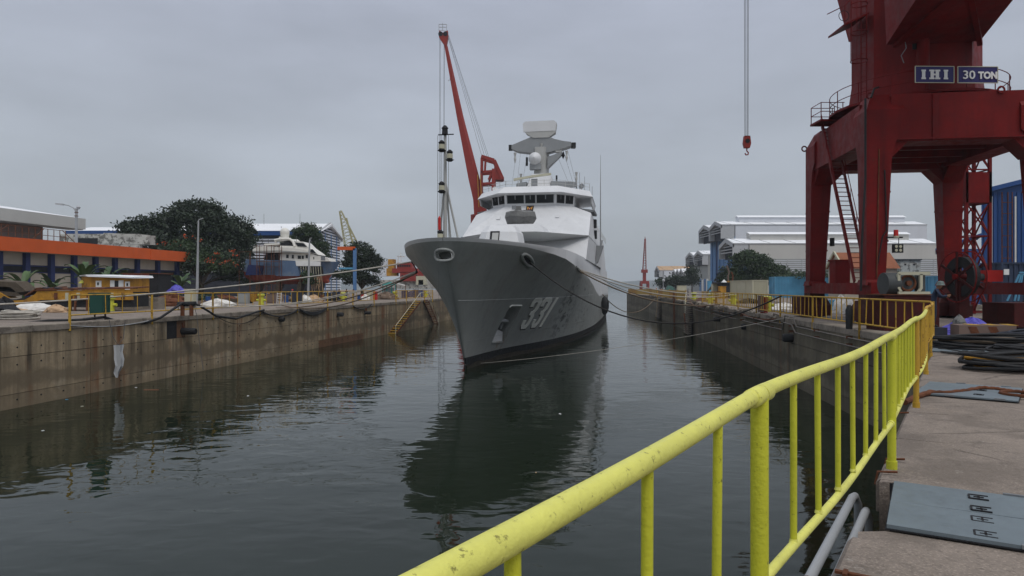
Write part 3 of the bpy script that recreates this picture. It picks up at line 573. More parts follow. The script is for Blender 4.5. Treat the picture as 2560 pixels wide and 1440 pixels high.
for p0, p1, fs in ((1,2,(.2,.5,.8)),(2,3,(.26,.74)),(0,1,(.26,.74))):
    for f_ in fs: winq(p0,p1,f_-.006,f_+.012,16.9,17.4,.07).build('wiper', M['steel'], ship)
for u0, u1, s0_, s1_ in ((-3.2,3.2,33.2,33.2),(3.2,6.9,33.2,37.3),(-3.2,-7.0,33.2,37.3)):
    for z_ in (18.95,19.35): MB().bar(S(s0_,u0,z_),S(s1_,u1,z_),.035).build('guard_wire', M['radar'], ship)
    for k in range(5): f_ = k/4; MB().cyl(S(s0_+(s1_-s0_)*f_,u0+(u1-u0)*f_,18.4),S(s0_+(s1_-s0_)*f_,u0+(u1-u0)*f_,19.4),.03,n=5).build('stanchion', M['radar'], ship)
for k in range(11): MB().cyl(S(62+k*2,7.05,14.5),S(62+k*2,7.05,15.5),.03,n=4).build('stanchion', M['radar'], ship)
# side structures aft along the port quarter
MB().loft([[S(62,7.2,4.9),S(95,6.9,5),S(95,-6.9,5),S(62,-7.2,4.9)],[S(62,7.0,14.5),S(84,6.6,14.5),S(84,-6.6,14.5),S(62,-7.0,14.5)]]).build('after_house', M['sup'], ship)
MB().tube([S(47,7.1,9.4),S(48,8.0,12.9)],.12,6).build('davit_arm', M['mgrey'], ship)
MB().loft([[S(44,7.35,11.9),S(44,8.3,11.9),S(46,8.3,11.9),S(46,7.35,11.9)],[S(44,7.35,9.4),S(44,7.6,9.6),S(45,7.6,9.6),S(45,7.35,9.4)]]).build('whip_bracket', M['mgrey'], ship)
MB().tube([S(45,7.9,11.9),S(45,7.9,19.0),S(45,7.9,24.5)],[.09,.06,.02],6).build('whip_antenna', M['mgrey'], ship)
# gun house platform ahead of the bridge, with covered gun
pf = MB(); pf.loft([[S(a,b,12.1) for a,b in ((21.6,-2.3),(21.6,2.3),(23,3.0),(29,3.2),(29,-3.2),(23,-3.0))],[S(a,b,12.98) for a,b in ((22.2,-1.9),(22.2,1.9),(23.4,2.5),(29,2.6),(29,-2.6),(23.4,-2.5))]]); pf.build('gun_platform', M['sup'], ship)
cv = MB(); base = [(math.cos(a), math.sin(a)) for a in [2*math.pi*i/14 for i in range(14)]]
prof = [(1.05,13.0),(1.5,13.35),(1.75,13.95),(1.62,14.45),(1.1,14.62),(.35,14.75)]
rings_ = []
for r, z in prof: rings_.append([S(25+c*r*1.1, s*r*(1+.07*math.sin(5*i)), z+.10*math.sin(i*2.1+z*3)) for i, (c, s) in enumerate(base)])
cv.loft(rings_); o = cv.build('canvas_cover', M['canvas'], ship)
MB().loft([[S(24.3+a,-.1+b,14.5) for a,b in ((-.3,-.35),(-.3,.35),(.3,.35),(.3,-.35))],[S(24.4+a,-.15+b,15.15) for a,b in ((-.2,-.25),(-.2,.3),(.2,.3),(.2,-.25))]]).build('canvas_bundle', M['canvas'], ship)
MB().box(S(23.4,-.45,14.9),(.45,.4,.4)).build('gun_sight', M['steel'], ship)
# main gun turret
tp = lambda pts, z: [S(a,b,z) for a,b in pts]
U0 = .62
g_ = MB().loft([[S(a,b+U0,z) for a,b in q] for z, q in ((9.3,[(8.7,-1.25),(8.7,1.25),(9.3,1.85),(12.4,1.95),(12.4,-1.95),(9.3,-1.85)]),(9.9,[(8.5,-1.1),(8.5,1.1),(9.2,1.9),(12.4,1.95),(12.4,-1.95),(9.2,-1.9)]),(11.1,[(9.0,-.95),(9.0,1.0),(9.6,1.65),(12.4,1.75),(12.4,-1.6),(9.6,-1.6)]),(11.75,[(9.9,-.8),(9.9,.8),(10.3,1.2),(12,1.3),(12,-1.2),(10.3,-1.2)]))]); g_.build('gun_turret', M['sup'], ship)
MB().loft([[S(8.44,-.62+U0,9.85),S(8.44,.22+U0,9.85),S(8.98,.22+U0,11.15),S(8.98,-.62+U0,11.15)],[S(9.0,-.62+U0,9.85),S(9.0,.22+U0,9.85),S(9.5,.22+U0,11.15),S(9.5,-.62+U0,11.15)]]).build('barrel_slot', M['dark'], ship)
MB().loft([[S(8.38,-.42+U0,9.95),S(8.38,.14+U0,9.95),S(8.88,.14+U0,11.0),S(8.88,-.42+U0,11.0)],[S(8.6,-.42+U0,9.95),S(8.6,.14+U0,9.95),S(9.1,.14+U0,11.0),S(9.1,-.42+U0,11.0)]]).build('barrel_shield', M['radar'], ship)
MB().tube([S(8.6,-.2+U0,9.95),S(6.5,-.7,10.0),S(4.6,-1.25,10.12)],[.17,.13,.11],10).build('gun_barrel', M['steel'], ship, smooth=50)
MB().cyl(S(4.7,-1.22,10.11),S(4.2,-1.37,10.15),.17,n=10).build('muzzle', M['steel'], ship, smooth=50)
# breakwater behind the turret
MB().loft([[S(16,-3.6,9.3),S(14.6,0,9.3),S(16,3.6,9.3),S(16.1,3.6,9.3),S(14.7,0,9.3),S(16.1,-3.6,9.3)],[S(16,-3.6,10.3),S(14.6,0,10.3),S(16,3.6,10.3),S(16.1,3.6,10.3),S(14.7,0,10.3),S(16.1,-3.6,10.3)]]).build('breakwater', M['sup'], ship)
# emblem plaque
fc = S(32.52,.25,16.0)
def onfront(u, z, o=.0):     # the sloping front of the upper house
    f = (z-12.1)/4.1; return S(28+4.5*f-o*.7, u, z+o*.7)
e_ = MB().loft([[onfront(u,z,.01) for u,z in ((-.45,15.35),(.45,15.35),(.45,16.1),(-.45,16.1))],[onfront(u,z,.08) for u,z in ((-.45,15.35),(.45,15.35),(.45,16.1),(-.45,16.1))]]).build('emblem_plaque', M['dark'], ship)
for sg in (-1, 1): MB().poly([onfront(sg*u, z, .095) for u,z in ((.04,15.75),(.12,15.72),(.2,15.5),(.3,15.62),(.38,15.98),(.22,15.92),(.1,15.86))]).build('emblem_wing', M['gold'], ship)
MB().poly([onfront(u, z, .10) for u,z in ((-.08,15.74),(-.05,15.52),(.05,15.52),(.08,15.74))]).build('emblem_shield', M['redm'], ship); MB().poly([onfront(u, z, .105) for u,z in ((-.03,15.72),(-.03,15.58),(.03,15.58),(.03,15.72))]).build('emblem_shield', M['white'], ship)
for u, z in ((3.5,14.6),(-3.6,14.5)): MB().loft([[onfront(u+a,z+b,.0) for a,b in ((-.22,-.2),(.22,-.2),(.22,.2),(-.22,.2))],[onfront(u+a,z+b,.12) for a,b in ((-.22,-.2),(.22,-.2),(.22,.2),(-.22,.2))]]).build('vent_box', M['sup'], ship)
for s_, u_ in ((28.6,3.9),(29.2,4.6)):
    MB().box(S(s_-.02, u_, 10.15),(.5,.12,.45),rz=.62).build('louvre', M['fascia'], ship)
# mast
mg = MB(); mg.loft([[S(38.5+a,b,18.4) for a,b in ((0,-1.7),(0,1.35),(2.2,2.3),(5,2.3),(5,-2.3),(2,-2.2))],[S(40+a,b,21.3) for a,b in ((0,-.95),(0,.75),(1.2,1.4),(3.2,1.4),(3.2,-1.4),(1.2,-1.3))]]); mg.build('lower_mast', M['sup'], ship)
mg = MB(); mg.loft([[S(40.6+a,b,21.3) for a,b in ((0,-.75),(0,.35),(.9,.95),(2.6,.95),(2.6,-.8),(.8,-.8))],[S(40.6+a,b,25.0) for a,b in ((0,-.6),(0,.6),(.8,1.05),(2.4,1.05),(2.4,-.8),(.8,-.8))]]); mg.build('upper_mast', M['radar'], ship)
ya = MB(); ya.loft([[S(s_,u_,z_) for s_,z_ in ((41,z0),(42.6,z0),(42.6,z1),(41,z1))] for u_, z0, z1 in ((-3.9,24.95,25.45),(-3.1,24.6,25.75),(-1.0,24.3,26.55),(1.0,24.3,26.6),(1.9,24.5,26.1),(3.2,24.8,25.75),(4.2,25.1,25.6))]); ya.build('yard', M['mgrey'], ship)
for u_ in (-4.15, 4.45): MB().box(S(41.8,u_,25.25),(.55,1.0,.65)).build('yard_sensor', M['black'], ship)
MB().cyl(S(41.8,.1,26.4),S(41.8,.1,27.0),.45,n=12).build('radar_pedestal', M['radar'], ship)
rx = lambda u: u; rd_ = MB(); rd_.loft([[S(40.9,u_,z_) for u_,z_ in ((-1.95,26.95),(-.9,26.3),(1.2,26.3),(2.1,26.95),(2.25,28.25),(1.9,28.55),(-2.0,28.55),(-2.35,28.25))],[S(42.3,u_,z_) for u_,z_ in ((-1.9,26.95),(-.9,26.5),(1.2,26.5),(2.0,26.95),(2.2,28.2),(1.85,28.5),(-1.95,28.5),(-2.3,28.2))]]); rd_.build('air_search_radar', M['radar'], ship)
MB().loft([[S(40.86,u_,z_) for u_,z_ in ((-2.22,27.15),(2.1,27.15),(2.24,28.25),(1.9,28.53),(-2.0,28.53),(-2.34,28.25))],[S(41.2,u_,z_) for u_,z_ in ((-2.22,27.15),(2.1,27.15),(2.24,28.25),(1.9,28.53),(-2.0,28.53),(-2.34,28.25))]]).build('radar_face', M['sup'], ship)
mb = MB(); mb.loft([[S(39.9-o_, -.55+r_*math.cos(a), 23.35+r_*math.sin(a)) for a in [2*math.pi*i/22 for i in range(22)]] for r_, o_ in ((.55,-.5),(.86,-.2),(.82,0),(.45,.45),(.06,.8))]); mb.build('fire_control_dome', M['sup'], ship, smooth=50)
MB().box(S(40.4,-.5,22.3),(1.5,.9,.8),rz=-.177).build('dome_pedestal', M['mgrey'], ship)
MB().box(S(40.2,-1.65,23.0),(.3,.4,1.1)).build('camera_pod', M['black'], ship)
MB().loft([[S(41,1.0,22.2),S(42.2,1.0,22.2),S(42.2,1.0,23.7),S(41,1.0,23.7)],[S(41,2.9,23.9),S(41.8,2.9,23.9),S(41.8,2.9,24.3),S(41,2.9,24.3)]]).build('sensor_arm', M['mgrey'], ship); MB().box(S(41.4,2.5,24.55),(.9,.6,.55)).build('sensor_box', M['radar'], ship)
for sg, (u0,u1) in ((1,(1.6,5.0)),(-1,(1.7,3.1))): MB().loft([[S(40,sg*u0,18.9),S(41.5,sg*u0,18.9),S(41.5,sg*u0,20.3),S(40,sg*u0,20.3)],[S(40.2,sg*u1,19.6),S(41,sg*u1,19.6),S(41,sg*u1,20.1),S(40.2,sg*u1,20.1)]]).build('antenna_arm', M['mgrey'], ship)
MB().loft([[S(37.6,u_,z_+a) for a in (-.13,.13) ]+[S(38.0,u_,z_+a) for a in (.13,-.13)] for u_, z_ in ((-3.0,20.25),(-.6,20.6),(1.9,20.85))]).build('navigation_radar', M['cream'], ship)
MB().box(S(38.2,-.35,19.85),(.8,.7,.9)).build('radar_gearbox', M['mgrey'], ship); MB().cyl(S(38.2,-.35,18.5),S(38.2,-.35,19.5),.25).build('radar_post', M['mgrey'], ship); MB().cyl(S(37.6,-1.0,19.05),S(38.3,-1.0,19.05),.3).build('horn', M['dark'], ship)
def probe(s_,u_,z_,up_=1): 
    MB().lathe(S(s_,u_,z_), [(.05,-.9*up_),(.17,-.35*up_),(.10,0),(.2,.5*up_),(.05,.55*up_)], 8).build('probe_antenna', M['radar'], ship)
for a in ((41,-3.4,23.9),(41,3.6,23.9),(41,.2,25.0),(41,-2.6,21.0),(41,4.9,21.0)): probe(*a)
MB().cyl(S(41,-2.6,18.4),S(41,-2.6,20.4),.07).build('antenna_post', M['mgrey'], ship); MB().cyl(S(41,4.9,18.0),S(41,4.9,20.4),.09).build('antenna_post', M['mgrey'], ship)
MB().lathe(S(41.3,3.1,23.9),[(.02,-.5),(.25,0),(.02,.5)],4).build('day_shape', M['dark'], ship)
MB().cyl(S(40.6,2.3,20.4),S(40.6,2.3,21.1),.12).build('lantern', M['dark'], ship)
for (s_,u_,z0,z1) in ((40,5.4,18.4,21.3),(41,7.0,18.4,19.6),(41,6.0,18.4,20.9),(39,-5.6,18.4,19.2)): MB().cyl(S(s_,u_,z0),S(s_,u_,z1),.03,n=5).build('whip_aerial', M['mgrey'], ship)
mb = MB(); mb.cyl(S(38.5,-5.3,18.85),S(37.7,-5.6,19.15),.28); mb.cyl(S(38.4,-5.2,18.4),S(38.4,-5.2,18.9),.08); mb.build('searchlight', M['white'], ship)
mb = MB(); mb.cyl(S(37.9,5.85,19.2),S(38.3,5.75,19.2),.33); mb.cyl(S(38.1,5.8,18.4),S(38.1,5.8,18.9),.06); mb.build('searchlight', M['steel'], ship)
mb = MB(); mb.ball(S(38.5,4.0,18.75),.3); mb.build('satellite_dome', M['white'], ship, smooth=60)
for (u_, zb, u2) in ((-3.3,24.6,-3.7),(-2.7,24.6,-3.0),(-1.7,24.8,-2.4),(2.0,24.6,4.6),(3.1,24.6,5.0),(3.7,24.6,5.3)): MB().cyl(S(41.4,u_,zb),S(39.5,u2,18.5),.018,n=4).build('stay_wire', M['wire'], ship)
# bow light mast (tripod)
_S = S
BU = -1.2
def S(s, u, z): return _S(s, u+BU, z)
mb = MB(); mb.tube([S(-2.6,.35,9.2),S(-2.6,.35,17.4)],[.13,.09],10); mb.build('bow_mast', M['radar'], ship, smooth=50)
for a, b in (((-2.6,.3,13.6),(-2.2,-.25,9.2)),((-2.6,.4,13.6),(-2.0,1.25,9.2)),((-2.6,.4,13.6),(-1.2,.4,9.2))): MB().cyl(S(*a),S(*b),.075,n=8).build('mast_brace', M['radar'], ship)
for z_, u_ in ((17.3,.35),(16.3,.15),(15.6,.75),(13.35,.15),(9.9,.05)):
    if z_ > 17: mb = MB(); mb.lathe(S(-2.7,u_,z_),[(.1,-.2),(.22,-.15),(.2,.25),(.26,.3),(.1,.5)],10); mb.bar(S(-2.7,u_-.5,z_-.15),S(-2.7,u_+.65,z_-.15),.07); mb.build('mast_lantern', M['dark'], ship)
    else: mb = MB(); mb.lathe(S(-2.85,u_,z_),[(.15,-.42),(.32,-.3),(.2,-.26),(.2,.2),(.24,.26),(.08,.42)],10); mb.build('mast_lantern', M['dark'], ship); MB().lathe(S(-2.85,u_,z_),[(.215,-.2),(.215,.12)],10).build('lantern_lens', M['cream'], ship)
for u_ in (-.18,.12,.62): MB().cyl(S(-2.7,u_,17.1),S(-2.9,u_+.05,9.3),.02,n=4).build('halyard', M['wire'], ship)
MB().lathe(S(-2.9,.0,10.8),[(.1,-.5),(.1,.35),(.02,.5)],8).build('extinguisher', M['redm'], ship)
def S(s, u, z): return S0+SA*s+SU*u+Vector((0,0,z))
fl = MB(); 
fd = tag(MB().tube([S(62,7.7,1.7),S(62,7.7,2.0),S(62,7.8,2.8),S(62,7.8,3.7),S(62,7.75,4.4),S(62,7.7,4.7)],[.15,.42,.62,.64,.45,.12],14).build('yokohama_fender', M['black'], smooth=60), 'black pneumatic fender hanging between the frigate side and the water', 'fender')
fd.name = 'pneumatic_fender'
# ---------------------------------------------------------------- red portal crane
CA = Vector((.128,.992,0)); CB = Vector((.992,-.128,0)); C0 = Vector((24.2,40.95,0)); CRZ = -.128
def K3(a, b, z): return C0+CA*a+CB*b+Vector((0,0,z))
cr = T('portal_crane', (24.2,40.95,QZ), 'huge dark red portal crane on four legs with a blue 30 TON sign', 'crane')
def leg(sa, sb, bo):
    def sec(wa, wb, z): return [K3(sa*5.4,bo,z), K3(sa*5.4,bo-sb*wb,z), K3(sa*(5.4-wa),bo-sb*wb,z), K3(sa*(5.4-wa),bo,z)]
    MB().loft([sec(.95,.95,6.4), sec(1.28,1.28,13.2), sec(1.5,1.5,13.95), sec(1.9,1.9,14.4), sec(1.9,1.9,15.6), [K3(sa*4.9,bo-sb*.4,16.5),K3(sa*4.9,bo-sb*1.9,16.5),K3(sa*3.5,bo-sb*1.9,16.5),K3(sa*3.5,bo-sb*.4,16.5)]]).build('leg', M['red'], cr)
    MB().loft([[K3(sa*5.55,bo+sb*.12,6.3),K3(sa*5.55,bo-sb*1.1,6.3),K3(sa*4.25,bo-sb*1.1,6.3),K3(sa*4.25,bo+sb*.12,6.3)],[K3(sa*5.45,bo+sb*.05,6.6),K3(sa*5.45,bo-sb*1.0,6.6),K3(sa*4.4,bo-sb*1.0,6.6),K3(sa*4.4,bo+sb*.05,6.6)]]).build('leg_flange', M['red'], cr)
BL_, BR_ = -4.75, 4.7
for sa in (-1, 1): leg(sa, -1, BL_); leg(sa, 1, BR_)
def gird(p0, p1, p2, p3, z0, z1, nm='girder'): MB().prism([(p.x,p.y) for p in (p0,p1,p2,p3)], z0, z1).build(nm, M['red'], cr)
gird(K3(-4.1,BL_+.12,0),K3(4.1,BL_+.12,0),K3(4.1,BL_+1.5,0),K3(-4.1,BL_+1.5,0),13.98,16.2)
gird(K3(-4.1,BR_-.12,0),K3(4.1,BR_-.12,0),K3(4.1,BR_-1.5,0),K3(-4.1,BR_-1.5,0),13.98,16.2)
for sa in (-1,1): gird(K3(sa*5.28,BL_+1.3,0),K3(sa*5.28,BR_-1.3,0),K3(sa*3.9,BR_-1.3,0),K3(sa*3.9,BL_+1.3,0),13.9,16.42)
for sa in (-1,1):
    for bo, sb in ((BL_,-1),(BR_,1)):
        MB().loft([[K3(sa*(5.2-o),bo-sb*1.45,13.92),K3(sa*(5.2-o),bo-sb*2.15,13.92),K3(sa*(5.2-o),bo-sb*1.27,13.0)] for o in (0,1.2)]).build('gusset', M['red'], cr)
        MB().loft([[K3(sa*3.95,bo-sb*(.2+o),14.0),K3(sa*3.2,bo-sb*(.2+o),14.0),K3(sa*4.12,bo-sb*(.2+o),13.0)] for o in (0,1.1)]).build('gusset', M['red'], cr)
MB().prism([(p.x,p.y) for p in (K3(-3.8,-3.2,0),K3(3.8,-3.2,0),K3(3.8,3.2,0),K3(-3.8,3.2,0))],14.6,16.55).build('slewing_deck', M['red'], cr)
for a_ in (-3.2,-1.2,1.2,3.2): MB().bar(K3(a_,-3.3,14.45),K3(a_,3.3,14.45),.25,.5).build('cross_beam', M['red'], cr)
MB().bar(K3(-5.31,1.3-2.6,13.9),K3(-5.31,-1.3,16.4),.3,.06,up=(0,1,0)).build('stiffener', M['red'], cr)
for b_, nm in ((BL_+.45,'sill_beam'),(BR_-.45,'sill_beam')):
    MB().bar(K3(-5.9,b_,6.12),K3(5.9,b_,6.12),.8,.66).build(nm, M['red'], cr)
    for a_ in (-5.0,5.0):
        MB().box(K3(a_,b_,5.55),(.95,1.3,.5),rz=CRZ).build('bogie_yoke', M['red_d'], cr)
        MB().loft([[K3(a_+x,b_+y,4.34) for x,y in ((-1.9,-.5),(1.9,-.5),(1.9,.5),(-1.9,.5))],[K3(a_+x,b_+y,5.0) for x,y in ((-1.9,-.5),(1.9,-.5),(1.9,.5),(-1.9,.5))],[K3(a_+x,b_+y,5.45) for x,y in ((-1.3,-.42),(1.3,-.42),(1.3,.42),(-1.3,.42))]]).build('bogie', M['red_d'], cr)
        for k in (-1.3,-.45,.45,1.3): MB().cyl(K3(a_+k,b_-.3,4.5),K3(a_+k,b_+.3,4.5),.3,n=14).build('wheel', M['dark'], cr)
MB().prism([(p.x,p.y) for p in (K3(3.6,BL_-.75,0),K3(6.0,BL_-.75,0),K3(6.0,BL_+.3,0),K3(3.6,BL_+.3,0))],4.35,5.55).build('wheel_guard', M['red_d'], cr)
MB().loft([[K3(a_,b_,z_) for a_,b_ in ((4.0,BR_-1.5),(6,BR_-1.5),(6,BR_+.2),(4,BR_+.2))] for z_ in (4.35,5.2)]+[[K3(a_,b_,5.6) for a_,b_ in ((4.6,BR_-1.1),(6,BR_-1.1),(6,BR_-.2),(4.6,BR_-.2))]]).build('wheel_guard', M['red_d'], cr)
for sa in (-1,1):
    for bo, sb in ((BL_,-1),(BR_,1)):
        for z_, w_ in ((8.6,1.09),(11.2,1.2)): MB().loft([[K3(sa*5.412,bo+sb*.012,z_+h),K3(sa*5.412,bo-sb*(w_+.012),z_+h),K3(sa*(5.388-w_),bo-sb*(w_+.012),z_+h),K3(sa*(5.388-w_),bo+sb*.012,z_+h)] for h in (0,.09)]).build('seam_plate', M['red'], cr)
        MB().bar(K3(sa*5.44,bo-sb*.5,6.7),K3(sa*5.44,bo-sb*.62,13.5),.05).build('conduit', M['rust'], cr)
MB().bar(K3(-5.33,BL_+1.4,14.02),K3(-5.33,BR_-1.4,14.02),.14,.08).build('flange', M['red'], cr)
MB().tube([K3(-5.42,BL_+.9,12.4),K3(-5.45,BL_+1.0,9.2),K3(-5.42,BL_+.8,8.9),K3(-5.4,BL_+.55,7.4)],.035,6).build('loose_cable', M['black'], cr)
# column, slewing house, boom
oc = lambda r, z, n=16, c=(24.2,41.0): [(c[0]+r*math.cos(2*math.pi*(k+.5)/n), c[1]+r*math.sin(2*math.pi*(k+.5)/n), z) for k in range(n)]
MB().loft([oc(3.75,16.5,8), oc(3.6,17.2,8), oc(3.42,18.5,8), oc(3.4,33,8)]).build('column', M['red'], cr)
MB().loft([oc(.33,18.2,14,(22.6,37.55)), oc(.33,26,14,(22.6,37.55))]).build('pipe_chase', M['red'], cr, smooth=40)
P = [W(2216,112,37.5),W(2450,103,37.9),W(2622,-112,31),W(2362,-112,31)]
MB().loft([P, [p+Vector((-.2,.1,5.5)) for p in P]]).build('slewing_house', M['red'], cr)
c_ = sum(P, Vector())/4
MB().bar(W(2235,108,37.5)-Vector((0,0,.12)), W(2420,-60,33)-Vector((0,0,.15)), .3).build('floor_beam', M['red'], cr); MB().bar(W(2450,104,37.7)-Vector((0,0,.12)), W(2420,-60,33)-Vector((0,0,.15)), .25).build('floor_beam', M['red'], cr)
MB().loft([[(21.7,41.2,22),(24.8,41.2,22),(24.8,44,22),(21.7,44,22)],[(20.9,60.2,62),(21.5,60.2,62),(21.5,61,62),(20.9,61,62)]]).build('boom', M['red'], cr)
MB().box((22.35,37.62,22.0),(.55,.06,5.4)).build('grille', M['dark'], cr)
# ring platform and handrail
rp_ = lambda r, z, n=24: [(24.2+r*math.cos(2*math.pi*k/n), 41+r*math.sin(2*math.pi*k/n), z) for k in range(n)]
MB().loft([rp_(3.4,16.62), rp_(4.75,16.66), rp_(4.75,16.8), rp_(3.4,16.8)], cap=False).build('ring_platform', M['red'], cr)
for z_ in (17.35, 17.95): MB().torus((24.2,41,z_), 4.65, .025, n=48, m=5).build('handrail', M['red'], cr)
for k in range(16):
    a_ = 2*math.pi*k/16; MB().cyl((24.2+4.65*math.cos(a_),41+4.65*math.sin(a_),16.75),(24.2+4.65*math.cos(a_),41+4.65*math.sin(a_),17.95),.028,n=5).build('rail_post', M['red'], cr)
# signs
def text_mesh(body, size, name, mat, par, origin, xdir, up, depth=.02, align='CENTER', sx=1.0, off=0.0):
    cu = bpy.data.curves.new('txt', 'FONT'); cu.body = body; cu.size = size; cu.extrude = depth; cu.align_x = align; cu.offset = off; cu.resolution_u = 3
    o = bpy.data.objects.new('txt', cu); COL.objects.link(o); dg = bpy.context.evaluated_depsgraph_get(); me = bpy.data.meshes.new_from_object(o.evaluated_get(dg)); bpy.data.objects.remove(o)
    xd = Vector(xdir).normalized(); u = Vector(up).normalized(); nz_ = xd.cross(u)
    M4 = Matrix(((xd.x,u.x,nz_.x,0),(xd.y,u.y,nz_.y,0),(xd.z,u.z,nz_.z,0),(0,0,0,1))) @ Matrix.Diagonal((sx,1,1,1)); me.transform(M4)
    me.materials.clear(); me.materials.append(mat); q = bpy.data.objects.new(name, me); COL.objects.link(q); q.parent = par; q.location = Vector(origin)-Vector(par['_o']); q['_o'] = tuple(origin); return q
s0 = W(2288,193,36.0); s1 = W(2494,190,36.1); sx_ = (s1-s0); sx_.z = 0; sx_.normalize(); nf = Vector((sx_.y,-sx_.x,0))
def sign(p, q, zc, h):
    b = MB(); b.loft([[p+Vector((0,0,zc-h/2)),q+Vector((0,0,zc-h/2)),q+Vector((0,0,zc+h/2)),p+Vector((0,0,zc+h/2))],[x-nf*.05 for x in (p+Vector((0,0,zc-h/2)),q+Vector((0,0,zc-h/2)),q+Vector((0,0,zc+h/2)),p+Vector((0,0,zc+h/2)))]]); o = b.build('sign_board', M['signb'], cr)
    f = MB(); c4 = [p+Vector((0,0,zc-h/2)),q+Vector((0,0,zc-h/2)),q+Vector((0,0,zc+h/2)),p+Vector((0,0,zc+h/2))]
    for i in range(4): f.bar(c4[i]+nf*.01, c4[(i+1)%4]+nf*.01, .035)
    f.build('sign_border', M['cream'], o); return o
F0 = Vector((s0.x,s0.y,0)); F1 = Vector((s1.x,s1.y,0)); LN = (F1-F0).length; zc = 17.42
g1 = sign(F0, F0+sx_*LN*.468, zc, .86); g2 = sign(F0+sx_*LN*.515, F1, zc, .86)
def slab_letter(ch, x, w_, h, par):    # heavy slab serif capitals built from bars
    st = .17*h/.5; se = .085*h/.5; mb = MB(); o = F0+sx_*x+Vector((0,0,zc-h/2))+nf*.03
    def R_(x0, z0, x1, z1): mb.loft([[o+sx_*x0+Vector((0,0,z0)),o+sx_*x1+Vector((0,0,z0)),o+sx_*x1+Vector((0,0,z1)),o+sx_*x0+Vector((0,0,z1))],[v-nf*.02 for v in (o+sx_*x0+Vector((0,0,z0)),o+sx_*x1+Vector((0,0,z0)),o+sx_*x1+Vector((0,0,z1)),o+sx_*x0+Vector((0,0,z1)))]])
    if ch == 'I': R_(w_/2-st/2, se, w_/2+st/2, h-se); R_(0,0,w_,se); R_(0,h-se,w_,h)
    else:
        for c in (.26*w_, .74*w_): R_(c-st/2, se, c+st/2, h-se)
        for a, b in ((0,.47*w_),(.53*w_,w_)): R_(a,0,b,se); R_(a,h-se,b,h)
        R_(.26*w_+st/2, h/2-se/2, .74*w_-st/2, h/2+se/2)
    mb.build('letter', M['white'], par)
L1 = LN*.468
slab_letter('I', L1*.155, L1*.115, .5, g1); slab_letter('H', L1*.36, L1*.28, .5, g1); slab_letter('I', L1*.73, L1*.115, .5, g1)
x2 = LN*.515; L2 = LN-x2
text_mesh('30', .62, 'numeral', M['white'], g2, F0+sx_*(x2+L2*.27)+Vector((0,0,zc-.22))+nf*.03, sx_, (0,0,1), sx=1.12, off=.006)
text_mesh('TON', .5, 'letter', M['white'], g2, F0+sx_*(x2+L2*.745)+Vector((0,0,zc-.20))+nf*.03, sx_, (0,0,1), sx=.93, off=.022)
# landing, inclined ladder, caged ladder
MB().box((19.95,43.0,16.55),(1.7,1.5,.12)).build('landing', M['red'], cr)
for z_ in (17.1,17.65): MB().tube([(20.6,42.3,z_),(19.15,42.3,z_),(19.15,43.7,z_),(20.6,43.7,z_)],.025,5).build('landing_rail', M['red'], cr)
for x_, y_ in ((19.15,42.3),(19.15,43.7),(20.5,42.3),(20.5,43.7)): MB().cyl((x_,y_,16.5),(x_,y_,17.65),.03,n=5).build('rail_post', M['red'], cr)
top = Vector((19.62,43.2,16.4)); bot = Vector((19.12,38.1,6.5)); u_ = Vector((.78,.06,0))
MB().bar(top,bot,.07,.24).build('stringer', M['red'], cr); MB().bar(top+u_,bot+u_,.07,.24).build('stringer', M['red'], cr)
r0_ = MB().bar(top.lerp(bot,.02), top.lerp(bot,.02)+u_, .12, .035).build('tread', M['red'], cr)
for k in range(1, 34): rep(r0_, (bot-top)*(k/34.5))
for o_ in (Vector((-.05,0,.75)), u_+Vector((.05,0,.75))): 
    MB().tube([top+o_, bot+o_],.024,5).build('handrail', M['red'], cr)
    for k in range(1,6): f_ = k/6; MB().cyl(top.lerp(bot,f_)+Vector((o_.x,o_.y,0)), top.lerp(bot,f_)+o_, .018, n=5).build('rail_post', M['red'], cr)
for x_, y_ in ((20.55,40.2),(20.75,39.95)): MB().cyl((x_,y_,16.9),(x_,y_,26),.035,n=6).build('ladder_rail', M['red'], cr)
for k in range(26): MB().cyl((20.55,40.2,17.2+k*.34),(20.75,39.95,17.2+k*.34),.016,n=4).build('rung', M['red'], cr)
for z_ in (19.4,21.05,22.7): MB().torus((20.25,39.85,z_),.45,.03,n=18,m=5).build('cage_hoop', M['red'], cr)
for a_ in (2.4,3.2,4.0): MB().cyl((20.25+.45*math.cos(a_),39.85+.45*math.sin(a_),19.4),(20.25+.45*math.cos(a_),39.85+.45*math.sin(a_),24),.018,n=4).build('cage_strap', M['red'], cr)
MB().loft([[(19.45,40,21.5),(20.9,40,22.2),(20.9,42,22.2),(19.45,42,21.5)],[(19.45,40,21.62),(20.9,40,22.32),(20.9,42,22.32),(19.45,42,21.62)]]).build('upper_platform', M['red'], cr)
MB().tube([(19.5,40,21.6),(19.5,40,22.7),(20.3,40,23.6)],.03,5).build('handrail', M['red'], cr); MB().tube([(19.4,42,23.0),(19.5,40,22.7)],.03,5).build('handrail', M['red'], cr); MB().torus((19.45,40,22.1),.3,.02,ax='Y').build('hose_hoop', M['dark'], cr)
mb = MB(); mb.cyl((21.55,37.5,20.0),(21.4,37.3,19.85),.13,.2); mb.tube([(21.5,37.4,19.9),(21.6,37.4,19.3),(21.35,37.45,18.9),(21.5,37.45,18.5)],.025,5); mb.build('flood_lamp', M['steel'], cr)
MB().tube([K3(-5.42,BL_-.06,16.2),K3(-5.42,BL_-.06,12),K3(-5.6,BL_-.3,8.5),K3(-5.6,BL_-.35,6.0)],.06,8).build('hanging_cable', M['black'], cr)
